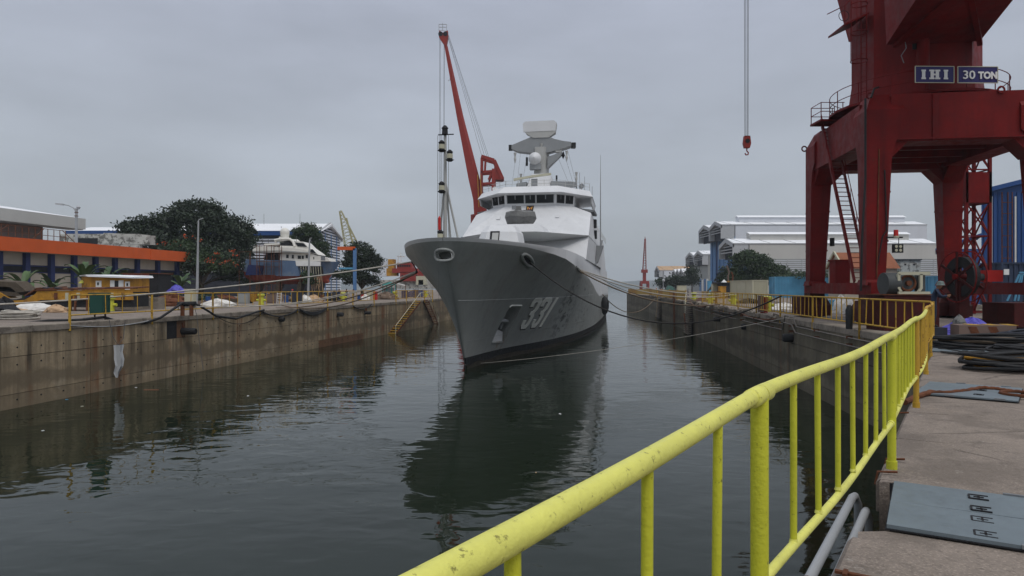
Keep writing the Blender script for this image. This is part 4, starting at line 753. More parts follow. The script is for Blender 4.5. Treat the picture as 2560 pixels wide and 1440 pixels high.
MB().tube([K3(-5.35,BL_+.25,16.25),K3(-5.1,BL_+.5,16.8),K3(-4.6,BL_+.9,17.0)],.05,6).build('hanging_cable', M['black'], cr)
for p_ in (K3(5.35,BL_-.1,15.7), K3(-4.8,BL_+.4,16.5), K3(-5.3,1.9,16.45)): MB().torus(p_,.17,.05,ax='Y',n=14).build('lifting_eye', M['red'], cr)
# beacon and four-lamp floodlight on the near leg
b_ = K3(-5.45,BL_+1.45,9.1)
MB().bar(b_-Vector((.5,0,.28)), b_+Vector((.35,0,-.28)), .08).build('lamp_bracket', M['dark'], cr); MB().cyl(b_+Vector((0,0,-.3)), b_+Vector((0,0,-.2)), .15).build('beacon_base', M['cream'], cr, smooth=40); MB().cyl(b_+Vector((0,0,-.2)), b_+Vector((0,0,.12)), .12,.11).build('beacon', M['redm'], cr, smooth=40)
fb = b_+Vector((.06,-.05,-.86)); o = MB().box(fb,(.52,.16,.46)).build('floodlight', M['black'], cr)
for sx in (-.11,.11):
    for sz in (-.1,.1): MB().cyl(fb+Vector((sx,-.09,sz)), fb+Vector((sx,-.07,sz)), .075, n=14).build('lens', M['cream'], o)
MB().cyl(fb+Vector((.05,0,.2)), b_+Vector((.15,0,-.3)), .02).build('lamp_bracket', M['dark'], cr)
o = MB().box(K3(4.0,BL_+1.28,9.2),(.18,.3,.55)).build('junction_box', M['dark'], cr)
MB().box((20.35,42.4,6.45+.6),(.9,.8,1.5)).build('control_cabinet', M['red'], cr); MB().box((20.35,42.4,6.45+1.4),(1.05,.95,.1)).build('cabinet_lid', M['red'], cr)
MB().box(W(2474,690,37.5),(.9,.8,.62)).build('drive_motor', M['redm'], cr); MB().cyl(W(2440,693,37.4),W(2462,693,37.4),.2).build('motor_shaft', M['worn'], cr)
# hook block on its falls
hk = T('hook_block', W(1867,388,60), 'red hook block hanging on four thin wires left of the portal crane', 'crane hook')
for x_ in (1858,1863,1869,1873): MB().cyl(W(1867+(x_-1867)*.55,342,60), Vector((W(x_,0,60).x, 60, 62)), .022, n=4).build('wire_fall', M['wire'], hk)
c_ = W(1867,356,60); MB().loft([[c_+Vector((x,y,z)) for x,y in ((-.24,-.2),(.24,-.2),(.24,.2),(-.24,.2))] for z in (.5,.55)]+[[c_+Vector((x,y,-.1)) for x,y in ((-.32,-.2),(.32,-.2),(.32,.2),(-.32,.2))],[c_+Vector((x,y,-.5)) for x,y in ((-.22,-.2),(.22,-.2),(.22,.2),(-.22,.2))]]).build('sheave_housing', M['red2'], hk)
MB().cyl(c_+Vector((0,-.24,.1)),c_+Vector((0,.24,.1)),.2).build('sheave', M['dark'], hk)
MB().tube([c_+Vector((0,0,-.5)),c_+Vector((0,0,-.75)),c_+Vector((.14,0,-.9)),c_+Vector((.1,0,-1.08)),c_+Vector((-.08,0,-1.1)),c_+Vector((-.16,0,-.95))],.06,8).build('hook', M['red2'], hk)
# lattice hoist tower behind the crane
ht = T('hoist_tower', (33.6,50,QZ), 'slender red lattice tower with a plated cage behind the portal crane', 'lattice tower')
H4 = [(32.8,49.3),(34.5,49.3),(34.5,51),(32.8,51)]
for x_, y_ in H4: MB().bar((x_,y_,QZ),(x_,y_,19.5),.2).build('corner_post', M['red'], ht)
MB().bar((33.5,51.2,QZ),(33.5,51.2,19.5),.3).build('guide_rail', M['dark'], ht)
zz = [4.4,7.2,9.9,12.3,14.7,17.1,19.4]
for i, z_ in enumerate(zz):
    for k in range(4):
        a, b = H4[k], H4[(k+1)%4]; MB().bar((*a,z_),(*b,z_),.09).build('brace', M['red'], ht)
        if i < 6: MB().bar((*a,z_),(*b,zz[i+1]),.08).build('brace', M['red'], ht); MB().bar((*b,z_),(*a,zz[i+1]),.08).build('brace', M['red'], ht)
MB().loft([[(x,y,12.3) for x,y in ((32.72,49.2),(34.6,49.2),(34.6,51.1),(32.72,51.1))],[(x,y,14.5) for x,y in ((32.72,49.2),(34.6,49.2),(34.6,51.1),(32.72,51.1))]]).build('cage', M['red'], ht)
# cable reel with spokes
rc = W(2392,692,33.4); rl = T('cable_reel', rc, 'tall dark red spoked cable reel with a black drum beside the crane wheels', 'cable reel'); n0 = Vector((.995,.10,0)).normalized(); t0 = Vector((n0.y,-n0.x,0))*-1
def circ(c, r, n=28): return [c+t0*r*math.cos(2*math.pi*k/n)+Vector((0,0,r*math.sin(2*math.pi*k/n))) for k in range(n+1)]
for o_ in (0,.55): MB().tube(circ(rc+n0*o_,1.24),.03,6,cap=False).build('rim', M['red'], rl)
for o_ in (0,.55):
    for k in range(6): a_ = math.pi/2+k*math.pi/3; e_ = t0*math.cos(a_)+Vector((0,0,math.sin(a_))); MB().bar(rc+n0*o_+e_*.1, rc+n0*o_+e_*1.23,.05,.12).build('spoke', M['red_d'], rl)
mb = MB(); mb.loft([circ(rc+n0*o_,r_)[:-1] for o_, r_ in ((.12,.5),(.12,.98),(.45,.98),(.45,.5),(.12,.5))],cap=False); mb.build('cable_drum', M['black'], rl)
MB().cyl(rc-n0*.15,rc+n0*.9,.14).build('hub', M['red'], rl); MB().bar(rc+n0*.3-Vector((0,0,.2)), Vector((rc.x+n0.x*.3, rc.y+n0.y*.3, QZ)), .5,.3).build('stand', M['red_d'], rl)
# grey winch on its red base
wn = T('winch', G(2262,31.3), 'grey geared winch with a cream frame on a dark red base behind the ochre railing', 'winch')
wc = W(2268,706,31.3)
MB().box((wc.x+.1,31.9,(QZ+5.82)/2),(2.5,1.6,5.82-QZ)).build('base', M['red_d'], wn)
for z_ in (5.93, 6.83): MB().box((wc.x+.22,31.15,z_),(1.45,.10,.14)).build('frame_beam', M['cream'], wn)
for x_ in (-.42,.36): MB().loft([[(wc.x+x_+a,31.1,5.98),(wc.x+x_+a+.12,31.1,5.98),(wc.x+x_+a+.12,31.22,5.98),(wc.x+x_+a,31.22,5.98)] for a in (-.0,)]+[[(wc.x+x_+a,31.1,z),(wc.x+x_+a+.12,31.1,z),(wc.x+x_+a+.12,31.22,z),(wc.x+x_+a,31.22,z)] for a, z in ((-.12 if x_ < 0 else .12,6.15),(-.12 if x_ < 0 else .12,6.8))]).build('frame_post', M['cream'], wn)
MB().cyl((wc.x+.02,31.3,6.38),(wc.x+.02,31.7,6.38),.40,n=24).build('brake_wheel', M['worn'], wn, smooth=40); MB().torus((wc.x+.02,31.28,6.38),.34,.06,ax='Y').build('wheel_rim', M['rust'], wn, smooth=50); MB().cyl((wc.x+.02,31.15,6.38),(wc.x+.02,31.3,6.38),.12).build('wheel_hub', M['rust'], wn)
MB().cyl((wc.x-.95,31.6,6.35),(wc.x-.35,31.6,6.35),.52,n=24).build('drum', M['worn'], wn, smooth=40); MB().cyl((wc.x+.7,31.5,5.9),(wc.x+.7,31.5,6.75),.22,n=14).build('motor', M['worn'], wn, smooth=40)
MB().box((wc.x+.05,31.8,5.86),(2.6,1.5,.05)).build('deck_plate', M['rust'], wn)
mb = MB().loft([oc(.15,QZ,12,(16.1,32.6)),oc(.17,5.1,12,(16.1,32.6)),oc(.08,5.35,12,(16.1,32.6))]); tag(mb.build('rubber_fender', M['black'], smooth=50), 'black rubber fender standing on end behind the rusty railing', 'fender')
mm = T('rail_clamp_machine', (27.6,33.4,QZ), 'squat dark red machine casing with an opening at the end of the crane track', 'machine')
MB().loft([[(x,y,4.3) for x,y in ((23.7,32.2),(30,32.2),(30,34.4),(23.7,34.4))],[(x,y,5.45) for x,y in ((23.7,32.2),(30,32.2),(30,34.4),(23.7,34.4))]]).build('casing', M['red_d'], mm); MB().box((25.4,32.18,4.75),(1.0,.06,.6)).build('opening', M['dark'], mm)
# crane rails set in the quay
for k, b_ in enumerate((BL_+.45, BR_-.45)):
    p = T('crane_rail', K3(0,b_,QZ), ['crane rail nearer the dock edge', 'crane rail farther from the dock edge'][k]+' set in the concrete quay', 'rail track')
    MB().bar(K3(-22 if k else -9,b_,QZ+.05),K3(120,b_,QZ+.05),.09,.10).build('rail_head', M['steel'], p); MB().bar(K3(-22 if k else -9,b_,QZ+.004),K3(120,b_,QZ+.004),.5,.012).build('rail_slot', M['slate'], p)
# worker in helmet
def person(name, loc, h, yaw, top, bot, label, hat=None, pose='stand', headc=None):
    t = T(name, loc, label, 'person'); k = h/1.75; ca, sa = math.cos(yaw), math.sin(yaw)
    J = {'pel':(0,0,.95),'sp':(0,.01,1.15),'ch':(0,.015,1.36),'nk':(0,.02,1.5),'hd':(0,-.02,1.60),'ht':(0,-.02,1.70),
         'lh':(-.09,0,.90),'lk':(-.10,-.03,.49),'la':(-.11,.02,.09),'lt':(-.12,-.14,.04),'rh':(.09,0,.90),'rk':(.10,-.02,.49),'ra':(.11,.03,.09),'rt':(.12,-.13,.04),
         'ls':(-.19,.02,1.42),'le':(-.25,.03,1.14),'lw':(-.24,-.07,.90),'lf':(-.23,-.10,.80),'rs':(.19,.02,1.42),'re':(.25,.03,1.14),'rw':(.24,-.07,.90),'rf':(.23,-.10,.80)}
    if pose == 'work': J.update({'ch':(0,-.08,1.34),'nk':(0,-.13,1.47),'hd':(0,-.19,1.56),'ht':(0,-.22,1.66),'ls':(-.19,-.08,1.40),'rs':(.19,-.08,1.40),'le':(-.27,-.22,1.18),'lw':(-.18,-.45,1.22),'lf':(-.15,-.55,1.24),'re':(.27,-.20,1.16),'rw':(.17,-.44,1.16),'rf':(.14,-.54,1.18)})
    if pose == 'walk': J.update({'lk':(-.09,-.16,.52),'la':(-.09,-.12,.10),'lt':(-.09,-.28,.05),'rk':(.09,.06,.50),'ra':(.09,.26,.14),'rt':(.09,.14,.05)})
    RR = {'pel':.15,'sp':.14,'ch':.165,'nk':.06,'hd':.095,'ht':.085,'lh':.10,'lk':.065,'la':.05,'lt':.04,'rh':.10,'rk':.065,'ra':.05,'rt':.04,'ls':.075,'le':.05,'lw':.036,'lf':.03,'rs':.075,'re':.05,'rw':.036,'rf':.03}
    E = [('pel','sp'),('sp','ch'),('ch','nk'),('nk','hd'),('hd','ht'),('pel','lh'),('lh','lk'),('lk','la'),('la','lt'),('pel','rh'),('rh','rk'),('rk','ra'),('ra','rt'),('ch','ls'),('ls','le'),('le','lw'),('lw','lf'),('ch','rs'),('rs','re'),('re','rw'),('rw','rf')]
    ks = list(J); me = bpy.data.meshes.new('body'); me.from_pydata([((x*ca-y*sa)*k,(x*sa+y*ca)*k,z*k) for x,y,z in J.values()], [(ks.index(a),ks.index(b)) for a,b in E], [])
    o = bpy.data.objects.new('body', me); COL.objects.link(o); md = o.modifiers.new('s','SKIN'); md.use_smooth_shade = True
    for i, n_ in enumerate(ks): me.skin_vertices[0].data[i].radius = (RR[n_]*k, RR[n_]*k*(.75 if n_ in ('pel','sp','ch') else 1))
    me.skin_vertices[0].data[0].use_root = True; o.modifiers.new('sub','SUBSURF').levels = 1; o.modifiers['sub'].render_levels = 1
    dg = bpy.context.evaluated_depsgraph_get(); m2 = bpy.data.meshes.new_from_object(o.evaluated_get(dg)); o.modifiers.clear(); o.data = m2
    for m_ in (top, bot, M['skin'], M['dark']): m2.materials.append(m_)
    for p in m2.polygons:
        c = p.center/k; xl = c.x*ca+c.y*sa; yl = -c.x*sa+c.y*ca; far_ = math.hypot(c.x, c.y)
        p.material_index = 3 if c.z < .12 else 1 if c.z < .93 and abs(xl) < .2 else 2 if c.z > 1.49 or (pose != 'work' and c.z < .95) or (pose == 'work' and yl < -.42) else 0
        p.use_smooth = True
    o.parent = t; o['_o'] = tuple(loc); hx, hy, hz = J['ht']; hp = Vector(((hx*ca-hy*sa)*k,(hx*sa+hy*ca)*k,(hz+.0)*k))+Vector(loc)
    if hat: mb = MB(); mb.loft([[hp+Vector((r*math.cos(a),r*math.sin(a),z)) for a in [2*math.pi*i/14 for i in range(14)]] for r, z in ((.165*k,-.05),(.13*k,-.02),(.125*k,.04),(.09*k,.10),(.01,.125))]); mb.build('helmet', hat, t, smooth=50)
    else: mb = MB(); mb.ball(hp+Vector((0,.01,-.0)), .105*k, sc=(1,1,.9)); mb.build('hair', M['dark'], t, smooth=60)
    return t
pl = tag(MB().prism([(16.3,26.65),(17.0,26.65),(17.0,27.3),(16.3,27.3)], QZ, 4.62).build('concrete_step', M['slate']), 'low dark concrete step under the worker by the winch', 'step')
person('person', (16.62,26.9,4.62), 1.8, R(62), M['navycloth'], M['navycloth'], 'worker in dark navy overalls and grey-green helmet leaning to the winch', M['helmet'], 'work')
# ---------------------------------------------------------------- far hills
hl = MB(); rr_ = random.Random(3); xs = [-2600+60*i for i in range(110)]
hz = [30+9*math.sin(x/410)+6*math.sin(x/150+1)+3*math.sin(x/47) for x in xs]
hl.loft([[(x,2900,-1) for x in xs],[(x,2960,h*.55) for x,h in zip(xs,hz)],[(x,3080,h) for x,h in zip(xs,hz)],[(x,3500,h*1.1) for x,h in zip(xs,hz)]], cap=False, close=False)
struct(hl, 'far_hills', M['leaf'])
# ---------------------------------------------------------------- foliage
def crown(name, lobes, n, size, mat, parent, seed=1):
    rg = np.random.default_rng(seed); V = []
    tot = sum(l[3]*l[4] for l in lobes)
    for (cx, cy, cz, rx, rz) in lobes:
        k = int(n*rx*rz/tot); nc = max(8, k//26)
        u = rg.normal(size=(nc,3)); u /= np.linalg.norm(u, axis=1)[:,None]; u[:,2] = np.where(u[:,2] < -.45, -u[:,2]*.6, u[:,2])
        rad = rg.uniform(.5,1.06,(nc,1))**.6; cl = u*rad*np.array([rx,rx,rz])+np.array([cx,cy,cz])
        cl += rg.normal(size=(nc,3))*rx*.04
        idx = rg.integers(0,nc,k); sp = size*rg.uniform(.9,2.4,(nc,1))[idx]
        c = cl[idx]+np.clip(rg.normal(size=(k,3)),-1.7,1.7)*sp*np.array([1.0,1.0,.5])
        a = rg.normal(size=(k,3)); a /= np.linalg.norm(a,axis=1)[:,None]; b = np.cross(a, rg.normal(size=(k,3))); b /= np.linalg.norm(b,axis=1)[:,None]
        s_ = size*rg.uniform(.5,1.1,(k,1)); V.append(np.stack([c-a*s_*.9, c-b*s_*.45, c+a*s_*.9, c+b*s_*.45], 1).reshape(-1,3))
    V = np.concatenate(V)-np.array(parent['_o']); nq = len(V)//4; me = bpy.data.meshes.new(name)
    me.vertices.add(len(V)); me.vertices.foreach_set('co', V.ravel().astype(np.float32)); me.loops.add(nq*4); me.loops.foreach_set('vertex_index', np.arange(nq*4, dtype=np.int32)); me.polygons.add(nq); me.polygons.foreach_set('loop_start', np.arange(0,nq*4,4,dtype=np.int32)); me.update(); me.materials.append(mat)
    o = bpy.data.objects.new(name, me); COL.objects.link(o); o.parent = parent; return o
def tree(name, base, lobes, n, size, mat, label, tr=.4, seed=1, flowers=None, cat='tree', group=None):
    t = T(name, base, label, cat, group); rg = random.Random(seed); b = Vector(base); mb = MB()
    zmin = min(l[2]-l[4]*.4 for l in lobes); fork = Vector((b.x, b.y, b.z+max(.6,(zmin-b.z)*.7)))
    mb.tube([b, b.lerp(fork,.5)+Vector((rg.uniform(-.2,.2),0,0)), fork],[tr,tr*.8,tr*.65],8)
    for l in lobes:
        for k in range(3):
            e_ = Vector((l[0]+rg.uniform(-.5,.5)*l[3], l[1]+rg.uniform(-.5,.5)*l[3], l[2]+rg.uniform(-.1,.5)*l[4])); mb.tube([fork, fork.lerp(e_,.5)+Vector((0,0,.5)), e_],[tr*.4,tr*.25,tr*.08],6)
    mb.build('trunk', M['bark'], t, smooth=50); crown('crown', lobes, n, size, mat, t, seed)
    if flowers: crown('blossom', flowers, 150, size*.75, M['flower'], t, seed+5)
    return t
def XZ(px, py, d): p = W(px,py,d); return p.x, p.z
def lobe(px, py, d, rxp, rzp): x, z = XZ(px,py,d); return (x, d, z, rxp*d/F, rzp*d/F)
tree('rain_tree', (-55,120,QZ), [lobe(480,575,118,95,70),lobe(380,590,118,75,48),lobe(560,590,119,78,55),lobe(440,625,116,105,50),lobe(585,640,118,40,55),lobe(530,650,115,90,45),lobe(345,580,117,40,30),lobe(500,530,120,60,28)], 52000, .33, M['leaf'], 'very wide dark rain tree rising behind the orange-fronted shed', .9, 2)
tree('flame_tree', (-50,110,QZ), [lobe(455,640,110,60,38),lobe(520,665,110,60,42),lobe(575,690,118,34,30)], 13000, .28, M['leaf2'], 'lower flame tree dotted with orange blossom under the rain tree', .35, 3, [lobe(425,612,108,36,12),lobe(470,598,108,30,10),lobe(560,655,106,50,30)])
tree('leafy_tree', (-40,140,QZ), [lobe(765,590,140,38,30),lobe(740,610,140,35,22),lobe(785,640,139,38,22),lobe(800,618,139,22,16)], 14000, .27, M['leaf2'], 'green tree behind the white radome of the stranded yacht', .35, 4)
tree('round_tree', (-27.5,125,QZ), [lobe(900,640,125,38,38),lobe(905,672,125,46,34),lobe(880,655,125,24,28),lobe(935,660,125,20,28),lobe(895,700,124,34,22),lobe(925,705,126,26,18)], 15000, .26, M['leaf'], 'round dark tree beside the orange and blue jib post', .35, 5)
tree('spreading_tree', (54,150,QZ), [lobe(1880,665,150,50,30),lobe(1865,650,150,35,24),lobe(1920,690,149,55,30),lobe(1850,700,150,35,25),lobe(1960,705,150,32,22)], 24000, .30, M['leaf2'], 'spreading green tree behind the cream shipping container', .4, 6)
tree('slim_tree', (66,250,QZ), [lobe(1731,690,250,14,28),lobe(1726,705,250,16,16)], 2500, .5, M['leaf'], 'tall narrow dark tree before the small grey hangar', .3, 7)
tree('slim_tree', (46,160,QZ), [lobe(1813,700,160,15,30),lobe(1808,715,160,16,14)], 2500, .4, M['leaf'], 'narrow dark tree between the blue hangar doors and the spreading tree', .3, 8)
for i, (px, py, r_) in enumerate(((1662,708,16),(1690,702,18),(1708,706,15),(1678,712,20))):
    x, z = XZ(px,py,265); tree('shrub_tree', (x,265,QZ), [lobe(px,py,265,r_,12)], 1400, .6, M['leaf'], ['lowest bush at the water end of the far hangars','broad bush before the far tan-roofed hangar','bush joined to the narrow dark tree','wide low bush in front of the far hangar bushes'][i], .2, 20+i, cat='bush')
gr = T('hedge', (62,128,QZ), 'low rough greenery growing above the light blue containers', 'bush'); crown('foliage', [lobe(2080,685,128,70,9),lobe(2220,690,128,60,9),lobe(2520,690,62,40,10),lobe(1990,690,140,40,9)], 4000, .3, M['leaf2'], gr, 31)
gr = T('creeper', (-38,118,QZ), 'creeper and weeds climbing beneath the yacht bow', 'bush'); crown('foliage', [lobe(770,700,112,12,22),lobe(850,690,120,22,14),lobe(640,705,118,30,14)], 3000, .26, M['leaf2'], gr, 32)
g_ = T('grass_patch', (-38,88,QZ), 'patch of grass behind the lamp post on the left quay', 'grass'); o = crown('blades', [lobe(515,745,88,30,3)], 1200, .2, M['leaf2'], g_, 33)
# banana plants
def banana(px, py, d, h, seed, label):
    rg = random.Random(seed); b = G(px, d); t = T('banana_plant', b, label, 'banana plant', 'banana plants before the shed'); MB().tube([b, b+Vector((.05,0,h*.45))],[.16,.11],8).build('stem', M['banana'], t)
    for k in range(9):
        a = k*2.4+rg.uniform(-.3,.3); el = rg.uniform(.5,1.25); L_ = h*rg.uniform(.55,.75); c0 = b+Vector((0,0,h*.42)); dr = Vector((math.cos(a),math.sin(a),0)); sd = Vector((-math.sin(a),math.cos(a),0)); rings = []
        for i in range(8):
            f = i/7; x = L_*math.sin(el)*f; z = L_*(math.cos(el)*f+ .45*f-.75*f*f); w_ = .34*math.sin(math.pi*min(1,f*.92+.06))**.6; c = c0+dr*x+Vector((0,0,z)); rings.append([c+sd*w_+Vector((0,0,.09)), c, c-sd*w_+Vector((0,0,.09))])
        MB().loft(rings, cap=False, close=False).build('leaf', M['banana'], t)
    return t
for i, (px, d, h, lb) in enumerate(((58,70,4.4,'banana plant with long drooping leaves nearest the shed window'),(130,72,4.0,'second banana plant to the left of the yellow cabin'),(210,76,5.8,'tall banana plant with bright upright leaf above the yellow cabin'),(262,78,5.6,'banana plant behind the grey roof of the yellow cabin'),(302,80,4.8,'banana plant beside the red corrugated shed'),(452,86,4.6,'banana plant growing above the violet blue tarpaulin'))): banana(px, 0, d, h, 40+i, lb)
# ---------------------------------------------------------------- left buildings
def OX(d): return -67+.145*d
ob = T('long_shed', (-55,90,QZ), 'long low shed with a broad orange fascia and navy pillars', 'shed')
def strip(x_of, d0, d1, z0, z1, off0, off1): # slab following a facade line
    return MB().loft([[(x_of(d)-off1,d,z0),(x_of(d)-off0,d,z0),(x_of(d)-off0,d,z1),(x_of(d)-off1,d,z1)] for d in (d0,d1)])
strip(OX,60,99.3,10.24,11.80,0,.35).build('fascia', M['orange'], ob); strip(OX,99.32,109,10.20,11.74,-.12,.35).build('fascia', M['orange'], ob)
strip(OX,60,109,10.2,10.3,.3,1.3).build('soffit', M['plaster'], ob); strip(OX,60,109,11.2,11.5,.35,22).build('roof', M['fascia'], ob)
pd = [75.9]+[-68/((px-1280)/F-.145) for px in (67,129,186,239.5,288,344,395,443)]
for d in [68.4,72.2]+pd: MB().box((OX(d)-1.05,d,7.2),(.5,.62,6.1),rz=-.144).build('pillar', M['navy'], ob)
for a, b in zip([60,68.4,72.2]+pd, [68.4,72.2]+pd+[109]):
    strip(OX,a+.3,b-.3,8.8,10.2,1.25,1.4).build('wall_panel', M['plaster'], ob); strip(OX,a+.3,b-.3,4.2,7.9 if b < 100 else 6.0,1.25,1.4).build('wall_panel', M['plaster'], ob)
    w_ = strip(OX,a+.3,b-.3,7.9,8.8,1.3,1.4).build('window', M['glass'] if b < 76 else M['dark'], ob); strip(OX,a+.3,b-.3,8.62,8.78,1.2,1.3).build('window_frame', M['navy'], ob); strip(OX,a+.3,b-.3,7.9,8.0,1.2,1.3).build('window_frame', M['navy'], ob)
strip(OX,60,109,4.2,11,1.45,20).build('core', M['slate'], ob)
fr_ = T('roof_frame', (-62,80,11.5), 'rusty welded steel frame standing on the roof of the orange-fronted shed', 'steel frame')
RX0 = lambda f, z: Vector((OX(76+f*11)-2.5, 76+f*11, z))
for k in range(13): MB().bar(RX0(k/12,11.5),RX0(k/12,13.4-.0*k),.06).build('upright', M['rust'], fr_)
for z_ in (11.9,12.6,13.4): MB().bar(RX0(0,z_),RX0(1,z_-.05),.06).build('rail', M['rust'], fr_)
for a, b in ((0,.25),(.5,.7),(1.2,.95)): MB().bar(RX0(a,11.5),RX0(b,13.4),.07).build('brace', M['rust'], fr_)
ob2 = T('old_building', (-62,100,QZ), 'mouldy white plaster building rising behind the orange-fronted shed', 'building')
x0, z1 = XZ(178,585,102); MB().box(((x0-50.5)/2-3.2,102,(QZ+z1)/2),(12,.5,z1-QZ)).build('wall', M['oldwhite'], ob2); MB().loft([[(x0+5,101.7,12.6),(-54.3,101.7,12.6),(-54.3,101.7,14.0),(x0+5,101.7,14.3)],[(x0+5,104,12.6),(-54.3,104,12.6),(-54.3,104,14.0),(x0+5,104,14.3)]]).build('parapet', M['oldwhite'], ob2)
x1, z2 = XZ(212,605,101.2); MB().box((x1,101.65,z2),(3.2,.12,1.2)).build('opening', M['dark'], ob2)
wh = T('warehouse', (-85,115,QZ), 'big warehouse with a deep white fascia and sloping white roof', 'warehouse'); WX = lambda d: -98.5+.145*d
strip(WX,80,128,17.0,19.0,0,.5).build('fascia', M['beige'], wh); strip(WX,80,121,4.2,17,2.2,3).build('wall', M['brown'], wh); strip(WX,80,128,16.9,17.05,.5,3).build('soffit', M['fascia'], wh)
MB().loft([[(WX(d)-.0,d,19.02),(WX(d)-14,d,21.2),(WX(d)-30,d,19),(WX(d)-30,d,17)] for d in (80,128)]).build('roof', M['wroof'], wh)
for k in range(6): strip(WX,80,128,19.05+.157*(k+1)*1.6-.25,19.2+.157*(k+1)*1.6-.25,1.6*(k+1)+.0,1.6*(k+1)+.08).build('roof_seam', M['fascia'], wh)
sh = T('white_shed', (-100,170,QZ), 'pale shed with white roof and blue eaves band left of the rain tree', 'shed')
x0, z0 = XZ(165,577,170); x1, _ = XZ(330,577,170)
MB().loft([[(x0,170,20.3),(x0,180,22.0),(x0,190,20.3)],[(x1,170,20.3),(x1,180,22.0),(x1,190,20.3)]]).build('roof', M['wroof'], sh); MB().box(((x0+x1)/2,170.3,19.9),(x1-x0,.6,.8)).build('eaves_band', M['blue'], sh); MB().box(((x0+x1)/2,175.5,11.8),(x1-x0-.5,9,15.3)).build('wall', M['wclad'], sh)
ls = T('louvred_hall', (-55,160,QZ), 'tall hall clad in white horizontal louvres behind the stranded yacht', 'hall')
GX = [(-80,-42)]; e0, e1, ap = (150,18.6), (169,17.9), (158,20.9)
MB().loft([[(x,150,18.6),(x,158,20.9),(x,169,17.9),(x,158,20.3)] for x in (-80,-41.6)]).build('roof', M['wroof'], ls); MB().loft([[(-80,149.8,17.6),(-42,149.8,17.6),(-42,149.8,18.5),(-80,149.8,18.5)],[(-80,150.1,17.6),(-42,150.1,17.6),(-42,150.1,18.5),(-80,150.1,18.5)]]).build('eaves_band', M['blue'], ls)
MB().loft([[(-80,150.5,4.2),(-42.5,150.5,4.2),(-42.5,168.5,4.2),(-80,168.5,4.2)],[(-80,150.5,17.8),(-42.5,150.5,17.8),(-42.5,168.5,17.6),(-80,168.5,17.6)]]).build('core', M['slate'], ls)
MB().loft([[(-42.5,150.5,17.8),(-42.5,158,20.4),(-42.5,168.5,17.6)],[(-44,150.5,17.8),(-44,158,20.4),(-44,168.5,17.6)]]).build('gable_core', M['slate'], ls)
for k in range(24):
    z_ = 5+k*.64; zt_ = z_+.34; y0, y1 = 150.2, 168.7
    if z_ > 17.4: y0 = 150.2+(z_-17.4)*2.9; y1 = 168.7-(z_-17.4)*3.9
    if y1-y0 > 1.5: MB().loft([[(-42.2,y0,z_),(-42.2,y1,z_),(-42.45,y1,zt_+.1),(-42.45,y0,zt_+.1)],[(-42.3,y0,z_),(-42.3,y1,z_),(-42.5,y1,zt_+.1),(-42.5,y0,zt_+.1)]]).build('louvre', M['wclad'], ls)
    if 9 < z_ < 17: MB().box((-61,150.3,z_+.17),(38,.1,.34)).build('louvre', M['wclad'], ls)
for a, b in (((-42.1,150,18.5),(-42.1,158,20.9)),((-42.1,158,20.9),(-42.1,169.2,17.7))): MB().bar(a,b,.3,.6).build('verge', M['fascia'], ls)
for y_ in (154,159,164): MB().bar((-42.1,y_,4.2),(-42.1,y_,18.4),.15).build('mullion', M['mblue'], ls)
for px in (660,750): p = W(px,561,156); tag(MB().cyl(p, p+Vector((0,0,2.4)),.04,n=5).build('lightning_rod', M['wire']), 'thin lightning rod on the louvred hall roof '+('above the yacht stern' if px == 660 else 'above the tree'), 'lightning rod')
# ---------------------------------------------------------------- stranded yacht
yd = 113; YP = lambda px, py, dy=0: W(px,py,yd)+Vector((0,dy,0))
yt = T('motor_yacht', G(720,115.5), 'white and blue motor yacht under repair, propped up on the quay with torn bow plating', 'yacht')
st = [(612,648,2.3),(630,648,2.5),(670,650,2.6),(720,652,2.6),(770,653,2.3),(805,653,1.6),(828,653,.8),(841,653,.05)]
bt = [(604,690),(628,700),(670,702),(720,702),(770,700),(795,700),(806,700),(812,697)]
def yr(i):
    px, py, hb = st[i]; bx, by = bt[i]; A = YP(px,py); B = YP(bx,by); m_ = A.lerp(B,.72); c = 2.6
    return [Vector((A.x,yd+c-hb,A.z)), Vector((m_.x,yd+c-hb*.93,m_.z)), Vector((B.x,yd+c-hb*.6,B.z)), Vector((B.x+.1,yd+c,B.z-.55)), Vector((B.x,yd+c+hb*.6,B.z)), Vector((m_.x,yd+c+hb*.93,m_.z)), Vector((A.x,yd+c+hb,A.z))]
mb = MB(); mb.loft([yr(i) for i in range(8)])
for i, f in enumerate(mb.f):
    if len(f) == 4: js = sorted(k % 7 for k in f); mb.m[i] = 1 if js[0] in (1,2,3,4) and js[-1] in (2,3,4,5) and not js == [0,0,1,1] else 0
mb.build('hull', [M['ybluem'], M['yred']], yt)
MB().loft([[YP(668,654,-.06),YP(734,654,-.06),YP(744,664,-.02),YP(748,690,-.0),YP(690,690,.0)],[YP(668,654,.3),YP(734,654,.3),YP(744,664,.3),YP(748,690,.3),YP(690,690,.3)]]).build('side_plating', M['ybluem'], yt)
MB().loft([[YP(739,652,-.1),YP(800,654,.25),YP(800,665,.25),YP(741,665,-.1)],[YP(739,652,.3),YP(800,654,.6),YP(800,665,.6),YP(741,665,.3)]]).build('bulwark', M['white'], yt)
MB().loft([[YP(745,666,-.05),YP(803,666,.35),YP(806,690,.7),YP(770,688,.1),YP(758,676,-.05)],[YP(745,666,.4),YP(803,666,.8),YP(806,690,1),YP(770,688,.6),YP(758,676,.4)]]).build('torn_opening', M['dark'], yt)
for k in range(9): MB().bar(YP(752+k*6,666,.0+.04*k), YP(753+k*6,680+k,.05+.05*k), .08).build('exposed_frame', M['cream'], yt)
mb = MB(); rg = random.Random(5)
